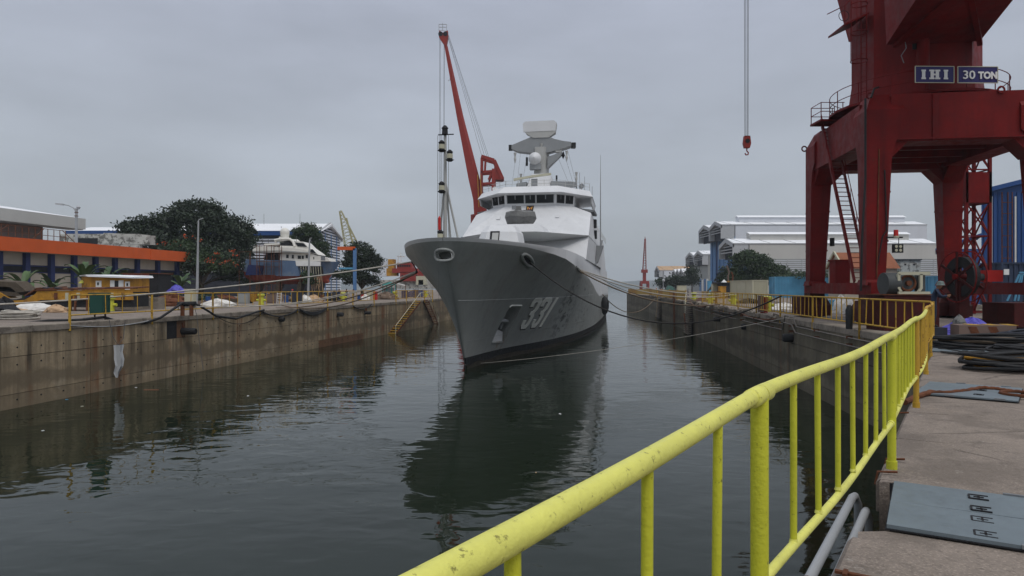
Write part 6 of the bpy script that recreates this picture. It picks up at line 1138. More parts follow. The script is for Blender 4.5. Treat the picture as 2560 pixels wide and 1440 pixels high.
coil('hose_coil', G(2600,25), 1.0, 9, .05, M['slate'], 'loose dark cable heap beside the red machine casing', cat='cable', seed=5, ex=1.6)
coil('rope_coil', G(45,42.5), .62, 12, .055, M['rope_l'], 'pale rope coil on the left quay edge below the white sacking', cat='rope', seed=6, ex=2.0)
# barrier block with slanting stripes
bb_ = T('barrier_block', G(2440,26), 'brown concrete barrier block with slanting yellow stripes behind the hose coil', 'barrier'); a = G(2398,26,QZ); 
MB().loft([[a+Vector((x,y,z)) for x,y in ((0,0),(2.0,-.25),(2.3,.75),(.3,1.0))] for z in (0,.55)]).build('block', M['brown'], bb_)
for k in range(3): x = .42+k*.66; MB().loft([[a+Vector((x,.0-x*.125,.556)),a+Vector((x+.33,-(x+.33)*.125,.556)),a+Vector((x+.63,1.0-(x+.33)*.125-.05,.556)),a+Vector((x+.3,.97-x*.125,.556))],[a+Vector((x,.0-x*.125,.562)),a+Vector((x+.33,-(x+.33)*.125,.562)),a+Vector((x+.63,1.0-(x+.33)*.125-.05,.562)),a+Vector((x+.3,.97-x*.125,.562))]]).build('stripe', M['y_old'], bb_)
for k in range(2): x = .5+k*.7; MB().loft([[a+Vector((x,-.004-x*.125,.05)),a+Vector((x+.3,-.004-(x+.3)*.125,.05)),a+Vector((x+.1,-.004-(x+.1)*.125,.5)),a+Vector((x-.2,-.004-(x-.2)*.125,.5))],[a+Vector((x,-.01-x*.125,.05)),a+Vector((x+.3,-.01-(x+.3)*.125,.05)),a+Vector((x+.1,-.01-(x+.1)*.125,.5)),a+Vector((x-.2,-.01-(x-.2)*.125,.5))]]).build('stripe', M['rust'], bb_)
def lumpy(name, c, sx, sy, sz, mat, label, cat, seed=1, n=16, m=9, amp=.35):
    rg = random.Random(seed); ph = [rg.uniform(0,6.3) for _ in range(6)]; c = Vector(c); rings = []
    for j in range(m):
        f = j/(m-1); rad = math.cos(f*math.pi/2)**.6 if j < m-1 else .02; ring = []
        for i in range(n):
            a = 2*math.pi*i/n; w_ = 1+amp*(.5*math.sin(2*a+ph[0]+f*2)+.35*math.sin(5*a+ph[1]+f*4)+.25*math.sin(9*a+ph[2])+rg.uniform(-.2,.2)); ring.append(c+Vector((sx*rad*w_*math.cos(a), sy*rad*w_*math.sin(a), sz*(f+ amp*.35*math.sin(3*a+ph[3])*f+rg.uniform(-.05,.05)*f))))
        rings.append(ring)
    o = MB().loft(rings).build(name, mat); return tag(o, label, cat)
lumpy('tarpaulin', G(2392,27.6), .62,.5,.62, M['tarp'], 'crumpled violet blue tarpaulin bundle left of the striped barrier', 'tarpaulin', 3); lumpy('tarpaulin', G(2432,27.9), .75,.45,.72, M['tarp'], 'crumpled violet blue tarpaulin behind the striped barrier', 'tarpaulin', 4)
lumpy('sack', G(2398,27.4,QZ+.45), .28,.25,.42, M['canvas'], 'grey cloth bag on top of the violet blue tarpaulin', 'bag', 5)
tag(MB().box(G(2342,27.3,QZ+.12),(.26,.2,.24)).build('hand_lamp', M['y_paint']), 'small bright yellow hand lamp on the ground by the worker', 'lamp')
# ---------------------------------------------------------------- mooring bollards (yellow)
def bollard(px, d, h, label, mat=None, z=QZ, root=[None]):
    if root[0] is None or mat:
        t = T('mooring_bollard', G(px,d,z), label, 'bollard', 'yellow mooring bollards'); c = Vector(t['_o']); m_ = mat or M['y_paint']
        MB().lathe(c,[(.26*h,0),(.24*h,.1*h),(.22*h,.75*h),(.32*h,.82*h),(.33*h,.95*h),(.26*h,1.0*h)],14).build('body', m_, t, smooth=40); MB().cyl(c+Vector((-.42*h,0,.42*h)),c+Vector((.42*h,0,.42*h)),.11*h,n=10).build('cross_pin', m_, t, smooth=40)
        if not mat: root[0] = (t, h, d)
        return t
    return dup(root[0][0], G(px,d,z), 0, label, h/root[0][1])
bollard(276,57,1.25,'yellow bollard beside the dark green cabinet'); bollard(653,78,1.25,'yellow bollard with a grey disc left of the stacked boards')
for px, d, lb in ((858,100,'yellow bollard among the standing workers'),(987,118,'yellow bollard between the rubbish heap and the dock steps'),(1064,135,'yellow bollard partly behind the frigate bow'),(1735,95,'yellow bollard farthest along the right quay'),(1776,84,'yellow bollard by the rusty signpost'),(1833,76,'yellow bollard tangled in rope before the cream container'),(1918,56,'yellow bollard behind the red post'),(1681,150,'yellow bollard near the cream box cabin')): bollard(px, d, 1.25, lb)
# ---------------------------------------------------------------- items on the left quay
t = T('cabinet', G(249,42), 'dark green electrical cabinet on legs at the ochre railing', 'cabinet'); c = G(250,42,QZ); MB().box(c+Vector((0,0,.98)),(.86,.7,1.25)).build('case', M['green'], t); MB().box(c+Vector((0,0,1.63)),(.92,.78,.07)).build('lid', M['green'], t); MB().box(c+Vector((.02,-.36,.98)),(.72,.02,1.1)).build('door', M['green'], t)
for x in (-.32,.32): MB().bar(c+Vector((x,0,.0)),c+Vector((x,0,.4)),.07).build('leg', M['dark'], t)
t = T('cabinet', G(476,58), 'cream electrical cabinet with a stained lid beside the lamp post', 'cabinet'); c = W(476,735,62); MB().box((c.x,62,5.2),(.8,.6,1.5)).build('case', M['cream'], t); MB().box((c.x,62,6.0),(.9,.7,.08)).build('lid', M['cream'], t); MB().box((c.x,61.69,5.2),(.64,.03,1.3)).build('door', M['cream'], t); MB().box((c.x,62,4.35),(.8,.6,.3)).build('plinth', M['coping'], t)
t = T('mooring_bitt', G(467,47.6), 'rusty black twin-post mooring bitt wound with hose', 'bitt'); c = G(467,47.6,QZ)
for x in (-.3,.32): MB().cyl(c+Vector((x,0,0)),c+Vector((x,0,.92)),.14,n=10).build('post', M['rust'], t)
MB().cyl(c+Vector((-.62,0,.82)),c+Vector((.62,0,.86)),.16,n=10).build('crossbar', M['dark'], t)
def HP(px, py): d = 0; 
hp_ = [(0,813,40.5),(60,808,40.2),(120,802,39.8),(200,800,40.6),(240,795,41.6),(262,793,42),(290,803,42.6),(330,812,43.6),(360,808,44.4),(400,795,45.2),(430,775,46.4),(455,758,47.4),(480,757,48),(500,765,49),(540,790,51.5),(590,797,54),(640,780,57.2),(660,775,59)]
MBh = MB().tube([W(a,b,c)-Vector((0,0,0)) for a,b,c in hp_],.085,8); tag(MBh.build('ship_hose', M['black'], smooth=60), 'long thick black hose draped along the left dock edge and over the bitt', 'hose')
# hose festoons on the left wall
fs = [(172,384,10,'pale cable slung under the dark green cabinet','lamp'),(536,655,26,'thin dark cable hanging in a deep loop below the second railing bay','rope_d'),(655,742,14,'dark hose loop below the yellow bollard with the disc','black'),(747,816,16,'bundle of dark hoses looped below the standing workers','black'),(880,926,10,'dark hose loop just before the dock steps','black'),(1056,1078,14,'small dark hose loop beyond the dock steps','black'),(1078,1096,13,'dark hose loop closest to the frigate stem','black')]
for i, (p0, p1, dp, lb, m_) in enumerate(fs):
    d0 = -31.16/((p0-1280)/F-.163); d1 = -31.16/((p1-1280)/F-.163); 
    if i > 4: d0, d1 = (110,118) if i == 5 else (118,126)
    n_ = 3 if 'bundle' in lb else 1; mb = MB()
    for k in range(n_): mb.tube([p+Vector((.12,0,0)) for p in sag((LX(d0) if d0 < 105 else W(p0,0,d0).x,d0,QZ-.15),(LX(d1) if d1 < 105 else W(p1,0,d1).x,d1,QZ-.1),dp/F*(d0+d1)/2*(1-.2*k))],.028 if m_ != 'black' else .07,6)
    tag(mb.build('hanging_hose', M[m_], smooth=60), lb, 'hose')
tag(MB().tube([W(484,757,48.2), W(492,790,48), W(498,850,47.8), W(508,925,47.5)],.02,5).build('drop_wire', M['wire']), 'thin black wire dropping from the bitt into the water', 'wire')
# fenders on the left wall
def wfend(px, py, d, r, ln, label, side=1, yaw=0):
    c = W(px,py,d); t = T('dock_fender', c, label, 'fender', 'rubber dock fenders on the walls'); nx = Vector((.985*side,-.16*side,0))
    MB().tube([c-nx*.15, c+nx*.05, c+nx*(ln-.1), c+nx*ln],[r*1.15,r,r,r*.8],14).build('roller', M['black'], t, smooth=50); MB().box(c+Vector((0,0,r+.2)),(.12,.2,.35)).build('bracket', M['rust'], t)
    return t
wfend(458,828,48.3,.24,.98,'dock fender sticking out below the rusty bitt'); wfend(690,798,62,.24,.8,'dock fender beneath the yacht stern scaffold'); wfend(842,786,74.5,.24,.75,'dock fender below the standing workers'); wfend(915,782,82,.2,.6,'rust red dock fender close to the dock steps')
wfend(1998,845,43.2,.27,1.0,'nearest dock fender on the dark wall below the portal crane',-1); wfend(1876,817,57.2,.26,.75,'middle dock fender on the dark wall',-1); wfend(1801,798,69.5,.25,.7,'farthest dock fender on the dark wall by the steps',-1)
# plastic rag on the left wall
pts = [(275,865),(302,862),(300,890),(304,905),(297,925),(290,940),(282,938),(287,905),(280,893)]
rg = random.Random(9); mb = MB(); r0 = [W(x,y,41.2)+Vector((.12+rg.uniform(-.05,.1),0,0)) for x,y in ((278,863),(280,880),(281,895),(280,915),(281,932),(283,944))]; r1 = [W(x,y,41.5)+Vector((.16+rg.uniform(-.05,.1),0,0)) for x,y in ((300,861),(302,880),(303,898),(300,915),(294,930),(287,944))]
mid = [a.lerp(b,.5)+Vector((.14,-.1,0)) for a, b in zip(r0, r1)]; q1 = [a.lerp(b,.25)+Vector((-.0,.0,0)) for a, b in zip(r0, r1)]; q3 = [a.lerp(b,.75)+Vector((.02,.06,0)) for a, b in zip(r0, r1)]
mb.loft([r0,q1,mid,q3,r1], cap=False, close=False); t = T('plastic_rag', W(290,900,41.4), 'torn pale plastic sheet hanging from a wire loop on the left wall', 'rag'); mb.build('sheet', M['fascia'], t); MB().tube([W(273,800,41),W(277,840,41.1)+Vector((.1,0,0)),W(288,862,41.2)+Vector((.15,0,0)),W(305,845,41.6)+Vector((.1,0,0)),W(312,805,41.8)],.02,5).build('wire_loop', M['wire'], t)
# white sacking on the left
lumpy('sacking', G(85,55), 2.3,.8,.75, M['sack'], 'long heap of white sacking on the left quay behind the rope coil', 'sacking', 11, n=26, amp=.25); lumpy('sacking', G(140,54.3), .9,.6,.6, M['cardb'], 'tan folded sheet at the right end of the white sacking heap', 'sheet', 12); lumpy('sacking', G(45,53), 1.2,.5,.35, M['cardb'], 'flat tan sheet at the left end of the white sacking heap', 'sheet', 13)
lumpy('sacking', G(545,72), 1.5,.7,.75, M['sack'], 'white sack heap behind the second railing bay', 'sacking', 14); lumpy('sacking', G(370,70), .6,.5,1.0, M['sack'], 'small upright white sack beside the red corrugated shed', 'sack', 15); lumpy('sacking', G(350,72), .9,.6,.9, M['canvas'], 'grey white sack pile in front of the red corrugated shed', 'sack', 16); lumpy('sacking', G(387,69), .5,.4,.8, M['sack'], 'white sack leaning on the ochre railing post', 'sack', 17)
lumpy('sacking', G(760,92), .9,.6,.9, M['sack'], 'pile of white bags behind the railing beneath the yacht bow', 'bags', 18); lumpy('sacking', G(785,94), 1.3,.7,.9, M['cardb'], 'tan bag pile at the foot of the torn yacht bow', 'bags', 19); lumpy('sacking', G(912,104), .7,.5,.9, M['sack'], 'white bag beside the cream cabinet near the steps', 'bag', 20)
for i, (px, d, sx, sz, m_, lb) in enumerate(((965,112,2.1,1.1,'rubble','heap of brown rubbish beside the red cabinet'),(700,95,1.6,1.0,'rubble','brown scrap pile under the yacht hull'),(560,90,1.8,.9,'rust','rusty scrap heap under the rain tree'),(430,72,2.4,1.1,'rust','stack of rusty bars below the violet tarpaulin'),(1030,140,1.6,1.1,'navy','dark heap of drums near the frigate stem'),(835,100,1.1,1.2,'dark','dark machine heap behind the standing workers'),(10,50,1.0,1.1,'dark','black rubber heap at the left end of the sacking'))): lumpy('scrap_heap', G(px,d), sx,.9,sz, M[m_], lb, 'scrap heap', 30+i, n=20, amp=.6)
lumpy('tarpaulin', G(441,76,5.5), 1.0,.7,.9, M['tarp'], 'violet blue tarpaulin over stores before the banana plant', 'tarpaulin', 41)
for i, (px, d, wd, h, m_, lb) in enumerate(((610,84,1.15,1.25,'gclad','grey box left of the orange machine'),(680,86,1.2,1.1,'brown','brown board stack beside the ladder'),(742,88,1.2,1.3,'slate','dark board leaning beneath the yacht'),(925,106,.8,1.35,'cream','cream cabinet before the round tree'),(938,108,.62,1.25,'redm','bright red cabinet beside the rubbish heap'),(1040,130,.9,1.5,'navy','blue drum stack near the frigate stem'),(1052,132,1.0,1.4,'blue','bright blue drum beside the stem'),(1012,125,1.1,1.3,'navy','dark blue box by the dock steps'))):
    t = T('crate' if 'box' in lb or 'board' in lb else 'cabinet', G(px,d), lb, 'crate' if 'box' in lb or 'board' in lb else 'cabinet'); c = G(px,d,QZ+h/2); MB().box(c,(wd,.8,h)).build('body', M[m_], t); MB().box(c+Vector((0,-.41,0)),(wd*.8,.03,h*.8)).build('front_panel', M[m_], t); MB().box(c+Vector((0,0,h/2+.03)),(wd+.06,.86,.06)).build('lid', M[m_], t)
t = T('machine', G(637,85), 'orange yellow machine hopper beside the yellow bollard', 'machine'); c = G(635,85,QZ); MB().loft([[c+Vector((x,y,.2)) for x,y in ((-.25,-.3),(.25,-.3),(.25,.3),(-.25,.3))],[c+Vector((x,y,1.2)) for x,y in ((-.7,-.4),(.5,-.4),(.5,.4),(-.7,.4))]]).build('hopper', M['ochre'], t); MB().cyl(c+Vector((-.5,0,.3)),c+Vector((-.5,.5,.3)),.3).build('wheel', M['dark'], t)
t = T('ladder', G(697,84), 'short white step ladder standing by the brown boards', 'ladder')
for x in (-.25,.25): MB().bar(G(697,84,QZ)+Vector((x,0,0)),G(697,84,QZ)+Vector((x,.2,1.4)),.05).build('rail', M['white'], t)
for k in range(4): MB().bar(G(697,84,QZ+.3+k*.3)+Vector((-.25,.05*k,0)),G(697,84,QZ+.3+k*.3)+Vector((.25,.05*k,0)),.05).build('rung', M['white'], t)
# yellow boat-shaped pontoon with tiled debris roof
p = T('pontoon', G(120,60), 'ochre yellow steel pontoon with rusty roof slabs and dark open belly', 'pontoon'); PW = lambda x, y, dy=0: W(x,y,58)+Vector((0,dy,0))
MB().loft([[PW(x,y,dy) for x,y in ((-120,775),(-120,740),(20,752),(60,750),(88,735),(92,728),(330,724),(332,750),(100,750),(84,758),(78,770),(20,775))] for dy in (0,.15)]).build('side', M['ochre'], p)
MB().loft([[PW(x,y,dy) for x,y in ((-120,775),(-120,745),(20,752),(88,738),(325,730),(325,768),(90,768))] for dy in (.16,3)]).build('belly', M['dark'], p)
MB().loft([[PW(88,727,-.1),PW(332,722,-.1),PW(332,719,2.6),PW(88,722,2.6)],[PW(88,723,-.1),PW(332,719,-.1),PW(332,716,2.6),PW(88,719,2.6)]]).build('deck_roof', M['rust'], p)
MB().loft([[PW(62,741,-.1),PW(92,724,-.1),PW(110,718,3),PW(75,730,3)],[PW(62,738,-.1),PW(92,721,-.1),PW(110,715,3),PW(75,727,3)]]).build('sloped_plate', M['rust'], p)
rg = random.Random(4)
for k in range(16): MB().box(PW(98+k*15,721+rg.uniform(-1,1),rg.uniform(.1,.8)),(rg.uniform(.35,.6),.6,.09),ry=rg.uniform(-.15,.15)).build('roof_slab', M['slate'] if k%2 else M['rust'], p)
for k in range(7): MB().loft([[PW(140+k*28+x,740+y,-.06) for x,y in ((-4,-8),(4,-8),(4,8),(-4,8))],[PW(140+k*28+x,740+y,.05) for x,y in ((-4,-8),(4,-8),(4,8),(-4,8))]]).build('lug', M['cream'] if k%3 else M['rust'], p)
for px in (184,195,225): MB().bar(PW(px,738,-.3),Vector((PW(px,0).x,57.6,QZ)),.14).build('prop', M['rust'], p)
q = T('collapsed_roof', G(30,64), 'sagging brown sheet roof on an ochre frame at the far left', 'shelter'); QW = lambda x, y, dy=0: W(x,y,62)+Vector((0,dy,0))
for (a, b, c_, e_) in ((-60,700,65,728),(-60,712,50,738)): MB().loft([[QW(a,b),QW(c_-25,b+6),QW(c_,e_),QW(c_-15,e_+3),QW(a,e_-4)],[QW(a,b-3,1.5),QW(c_-25,b+3,1.5),QW(c_,e_-3,1.5),QW(c_-15,e_,1.5),QW(a,e_-7,1.5)]]).build('sheet', M['bark'], q)
MB().loft([[QW(-60,726,-.2),QW(0,730,-.2),QW(25,745,-.2),QW(-60,748,-.2)],[QW(-60,726,1),QW(0,730,1),QW(25,745,1),QW(-60,748,1)]]).build('frame', M['ochre'], q); MB().bar(QW(20,748,0),Vector((QW(20,0).x,62,QZ)),.3).build('post', M['ochre'], q); MB().bar(QW(-5,748,0),Vector((QW(-5,0).x,62,QZ)),.3).build('post', M['ochre'], q)
# yellow cabin
yc = T('cabin', G(255,66), 'ochre yellow cabin with grey roof and white shuttered window', 'cabin'); CW = lambda x, y, dy=0: W(x,y,66)+Vector((0,dy,0))
MB().loft([[CW(178,692,1.6),CW(225,690,0),CW(332,693,0),CW(332,693,3),CW(200,692,3.5)],[Vector((p_.x,p_.y,QZ+.6)) for p_ in (CW(178,692,1.6),CW(225,690,0),CW(332,693,0),CW(332,693,3),CW(200,692,3.5))]]).build('wall', M['ochre'], yc)
MB().loft([[CW(172,690,1.6),CW(225,692,-.4),CW(341,696,-.4),CW(338,694,3.4),CW(210,688,3.6)],[CW(172,688,1.6),CW(218,687,-.4),CW(341,693,-.4),CW(335,688,3.4),CW(215,685,3.6)]]).build('roof', M['wroof'], yc)
def cw(nm, x0,y0,x1,y1,m_,o=-.05): return MB().loft([[CW(x0,y1,o),CW(x1,y1,o),CW(x1,y0,o),CW(x0,y0,o)],[CW(x0,y1,.02),CW(x1,y1,.02),CW(x1,y0,.02),CW(x0,y0,.02)]]).build(nm, M[m_], yc)
cw('door',240,702,254,722,'white'); cw('door_pane',244,706,248,713,'glass',-.08); cw('shutter',276,701,287,720,'white'); cw('window',287,702,297,719,'glass'); cw('shutter',297,701,309,722,'white'); cw('door',313,704,325,729,'white'); cw('door_pane',317,708,321,715,'glass',-.08)
MB().loft([[CW(173,708,1.4),CW(191,708,1.0),CW(189,700,1.3),CW(176,700,1.6)],[CW(173,708,1.5),CW(191,708,1.1),CW(189,700,1.4),CW(176,700,1.7)]]).build('awning', M['y_paint'], yc)
for k in range(6): MB().box(CW(186+k*28,735,.2),(.2,.3,1.0)).build('stilt', M['ochre'], yc)
t = T('shed', G(352,78), 'rust red corrugated iron shed beside the yellow cabin', 'shed'); a = W(308,685,78); b = W(395,688,78); MB().box(((a.x+b.x)/2,79.5,(a.z+QZ)/2),(b.x-a.x,3,a.z-QZ)).build('core', M['dark'], t); r_ = MB().bar((a.x+.1,77.95,QZ),(a.x+.1,77.95,a.z),.17,.1).build('corrugation', M['yred'], t)
for k in range(1, int((b.x-a.x)/.2)):
    if 14 < k < 19: continue
    rep(r_, (k*.2,0,0))
MB().box(((a.x+b.x)/2,79.5,a.z+.05),(b.x-a.x+.3,3.4,.1)).build('roof', M['rust'], t)
# concrete pipe sections in a row
cp0 = T('concrete_pipe', G(292,63), 'leftmost concrete pipe section of the row behind the railing', 'concrete pipe', 'concrete pipe sections behind the railing'); MB().lathe(G(292,63),[(.6,0),(.6,1.05),(.45,1.05),(.45,.1)],16).build('ring', M['coping'], cp0, smooth=40)
for k, px in enumerate((322,348,372,394)): dup(cp0, G(px,63+.3*k), 0, 'concrete pipe section, '+['second','third','fourth'][k]+' from the left in its row behind the railing' if k < 3 else 'rightmost concrete pipe section of the row behind the railing')
t = T('pipe_slab', G(300,64.5), 'long grey concrete culvert lying behind the row of pipe sections', 'culvert'); MB().loft([oc(.9,0,8,(0,0))]*1+[oc(.9,1,8,(0,0))]) ; MB().tube([G(282,65,QZ+.75),G(318,65,QZ+.75),G(350,65,QZ+.75)],.75,12).build('barrel', M['coping'], t, smooth=40)
# lamp posts
t = T('street_lamp', G(189,72), 'street lamp with a long curved arm behind the orange-fronted shed', 'street lamp'); LP = lambda x, y: W(x,y,92)
MB().tube([Vector((LP(191,0).x,92,QZ)),LP(191,521)],[.22,.16],8).build('pole', M['lamp'], t); MB().tube([LP(190,530),LP(184,520),LP(172,514),LP(158,511)],.07,6).build('arm', M['lamp'], t); MB().box(LP(149,510.5),(1.0,.3,.22),ry=.1).build('lamp_head', M['fascia'], t); MB().lathe(LP(196,518),[(.1,-.3),(.28,0),(.05,.2)],8).build('lamp_head', M['fascia'], t)
for k in (531,540): MB().torus(LP(191,k),.2,.05,n=10).build('pole_band', M['rust'], t)
t = T('lamp_post', G(493,65), 'slender pale lamp post standing before the flame tree', 'lamp post'); MB().tube([G(489,66),W(493,720,66),W(496,552,66)],[.17,.14,.07],8).build('pole', M['lamp'], t); MB().tube([W(496,553,66),W(498,549,66),W(508,546,66)],.05,6).build('arm', M['lamp'], t)
t = T('lamp_post', G(771,104), 'slender pale lamp post in front of the yacht bow', 'lamp post'); MB().tube([G(770,104),W(774,600,104)],[.2,.11],8).build('pole', M['lamp'], t); MB().tube([W(774,601,104),W(775,596,104),W(779,595,104)],.07,6).build('arm', M['lamp'], t)
t = T('lamp_post', G(1658,230), 'thin lamp post beside the far pier bushes', 'lamp post'); MB().tube([G(1658,230),W(1658,678,230)],[.15,.1],6).build('pole', M['lamp'], t); mb = MB(); mb.ball(W(1659,701,229.8),.5,10,6); mb.build('disc', M['fascia'], t)
t = T('canopy', G(972,125), 'teal green canopy on posts beyond the rubbish heap', 'canopy'); MB().loft([[W(x,y,125) for x,y in ((955,713),(990,713))]+[W(x,y,129) for x,y in ((990,712),(955,712))],[W(965,705,126.5),W(978,705,126.5),W(978,705,127.5),W(965,705,127.5)]]).build('roof', M['teal'], t)
for px in (957,967,979,989): MB().bar(W(px,713,125.2),G(px,125.2),.16).build('post', M['teal'], t)
MB().box(G(973,127,5.2),(1.9,1,1.8)).build('screen', M['fascia'], t)
t = T('lean_to', G(1005,140), 'grubby white lean-to awning beside the teal canopy', 'awning'); MB().loft([[W(990,710,138),W(1015,716,138),W(1015,715,142),W(990,709,142)],[W(990,708,138),W(1015,714,138),W(1015,713,142),W(990,707,142)]]).build('sheet', M['sack'], t)
for px in (991,1014): MB().bar(W(px,712,138),G(px,138),.12).build('post', M['rust'], t)
# dock stairs on the left wall
def stairs(label, d0, d1, z0, z1, n, side, off, X, mt, wd=.95):
    t = T('dock_stairs', (X(d0),d0,z0), label, 'stairs')
    for k in range(n):
        f = k/(n-1); d = d0+(d1-d0)*f; z = z0+(z1-z0)*f; MB().box((X(d)+side*(wd/2+off),d,z),(wd,.42,.1),rz=-.16).build('step', mt, t)
    for o_ in (off+.05, off+wd): MB().bar((X(d0)+side*o_,d0,z0-.1),(X(d1)+side*o_,d1,z1-.1),.07,.25).build('stringer', M['rust'], t)
    s_ = side*(off+wd); P = [(X(d0+1.6*(1 if d0>d1 else -1))+s_,d0+1.6*(1 if d0>d1 else -1),z0+1.25),(X(d0)+s_,d0,z0+1.25),(X(d1)+s_,d1,z1+1.0),(X(d1)+s_,d1-.1,z1-.3)]
    MB().tube(P,.045,6).build('handrail', M['cream'], t)
    for f in (0,.25,.5,.75): d = d0+(d1-d0)*f; z = z0+(z1-z0)*f; MB().cyl((X(d)+s_,d,z),(X(d)+s_,d,z+1.0+.25*(1-f)),.035,n=5).build('rail_post', M['cream'] if f < .5 else M['rust'], t)
    return t
stairs('rusty dock stairs with a pale handrail descending toward the viewer', 101.5, 90.5, 4.1, .1, 15, 1, .05, LX, M['y_old'])
stairs('rusty dock stairs descending away behind the first flight', 106.5, 116, 4.1, .1, 14, 1, .05, lambda d: LX(min(d,105.8))+max(0,d-105.8)*.05, M['rust'], .8)
t = T('dock_stairs', (RX(93),93,QZ), 'concrete steps set in the dark wall by the orange handrail', 'stairs')
for k in range(17): MB().box((RX(92)-.12-.045*k,92.2-.10*k,QZ-.12-k*.245),(.5,4.6-.0*k,.09),rz=-.129).build('step', M['coping'], t)
MB().prism([(RX(89.8)-.02,89.8),(RX(94.8)-.02,94.8),(RX(94.8)+.2,94.8),(RX(89.8)+.2,89.8)],-.5,QZ-.2).build('recess', M['dark'], t)
MB().tube([(RX(96)-.1,96,5.5),(RX(95.4)-.3,95.4,4.2),(RX(94)-1.0,92,.2)],.06,6).build('handrail', M['cream'], t); MB().tube([(RX(94)-.7,93.6,2.6),(RX(94)-1.2,90.5,.1)],.12,6).build('handrail', M['rust'], t)
t = T('dock_stairs', (RX(140),140,QZ), 'distant concrete steps near the far end of the dark wall', 'stairs')
for k in range(14): MB().box((RX(139)-.2-.04*k,139-.1*k,QZ-.3-k*.28),(.5,6.5,.11),rz=-.129).build('step', M['coping'], t)
MB().tube([(RX(143)-.2,143,5.5),(RX(143)-.4,142,2),(RX(143)-.9,141,.1)],.12,6).build('handrail', M['y_old'], t)
t = T('wall_ladder', (RX(112),112,QZ), 'rusty iron ladder leaning on the dark wall between the two stairs', 'ladder')
for o_ in (0,.7): MB().bar((RX(110)-.25,110+o_,5.4),(RX(110)-.5,108.5+o_,.1),.14).build('rail', M['rust'], t)
# service pipes along the right wall
for k, (o_, z_) in enumerate(((.22,3.78),(.30,3.42))):
    t = T('service_pipe', (RX(40)-o_,40,z_), ['upper','lower'][k]+' service pipe running along the dark wall', 'pipe', 'service pipes along the dark wall'); 
    runs = [(25.4,41.6),(44.6,57),(59.5,72),(74,87)]
    for (a, b) in runs: MB().tube([(RX(a)-o_,a,z_+.0),(RX((a+b)/2)-o_,(a+b)/2,z_-.03),(RX(b)-o_,b,z_)],.04,7).build('pipe_run', M['pipe'], t, smooth=60)
    MB().tube([(RX(41.6)-o_,41.6,z_),(RX(42.2)-o_-.05,42.2,z_+.55-.1*k),(RX(44)-o_-.05,44,z_+.6-.1*k),(RX(44.6)-o_,44.6,z_)],.045,7).build('pipe_bend', M['pipe'], t, smooth=60)
    for d in range(28,86,5): MB().box((RX(d)-.15,d,z_),(.3,.08,.12)).build('clamp', M['rust'], t)
t = T('ragged_edge', (RX(60),60,QZ), 'ragged broken concrete and old hose along the dark wall edge', 'rubble'); mb = MB(); rg = random.Random(8)
for k in range(240): d = rg.uniform(46,168); s_ = rg.uniform(.06,.22); mb.box((RX(d)+rg.uniform(-.2,.5),d,QZ+rg.uniform(-.25,.08)),(s_*1.6,s_*2.5,s_),rz=rg.uniform(0,3),rx=rg.uniform(-.4,.4))
mb.build('rubble', M['coping'], t, kind='stuff')
for k, (a, b, dr, z_) in enumerate(((46,60,.35,4.1),(60,76,.5,4.05),(76,92,.4,4.2),(100,140,.6,3.9))): tag(MB().tube([p+Vector((-.12,0,0)) for p in sag((RX(a),a,z_),(RX(b),b,z_),dr,14)],.07,6).build('edge_hose', M['black' if k%2 else 'rust'], smooth=60), ['rusty hose draped by the nearest fender bay of the dark wall','black hose draped before the cream container','rusty hose draped just before the concrete steps','black hose draped along the far dark wall'][k], 'hose')
t = T('quay_cable', G(2250,20), 'dark cables lying on the quay at the end of the near railing', 'cable')
for k in range(4): MB().tube([G(2335+k*6,24-k*1.1,QZ+.04),G(2390+k*10,22.6-k*1.0,QZ+.04),G(2460,22.5-k*.9,QZ+.04)],.035,6).build('strand', M['rope_d'], t)
# posts and bits on the right quay
t = T('signal_post', G(1905,53), 'stubby orange red post wrapped in dark cloth behind the railing', 'post'); c = G(1910,52.5); MB().cyl(c,c+Vector((0,0,1.25)),.27,n=12).build('post', M['red2'], t, smooth=50); MB().loft([[c+Vector((x-.35,y-.3,z)) for x,y in ((-.22,-.1),(.18,-.14),(.2,.1),(-.2,.12))] for z in (.1,.7,1.35)]).build('cloth', M['brown'], t)
t = T('signpost', G(1789,80), 'rusty steel post with a small plate on top on the right quay', 'post'); c = G(1790,80); MB().box(c+Vector((0,0,.7)),(.25,.2,1.4)).build('post', M['rust'], t); MB().box(c+Vector((0,0,1.45)),(1.1,.2,.16)).build('plate', M['rust'], t)
lumpy('sacking', G(1962,60), 1.1,.7,.6, M['sack'], 'white sacks behind the railing left of the near crane wheels', 'sacks', 51); lumpy('sacking', G(2100,52), .55,.6,1.3, M['sack'], 'tall white sack between the crane wheel guards', 'sack', 52); lumpy('sacking', G(2122,51), .6,.6,1.15, M['sack'], 'grey white sack against the near crane wheels', 'sack', 53)
t = T('kerb', (60,74,QZ), 'low stepped concrete kerb before the dark blue container', 'kerb'); MB().box((44,52,QZ+.15),(18,.8,.3)).build('step', M['coping'], t); MB().box((44,54,QZ+.3),(18,.8,.6)).build('step', M['coping'], t)
p = gp(2135,1437,.02); mb = MB(); mb.box(p,(.24,.035,.02),rz=-.55); mb.box(p+Vector((-.05,.02,0)),(.03,.1,.03),rz=-.55); tag(mb.build('iron_bracket', M['rust']), 'rusty iron bracket on the quay edge at the bottom corner', 'bracket')
for k, (px, py, r_) in enumerate(((2150,1395,.16),(2175,1408,.13),(2160,1415,.1))): pass
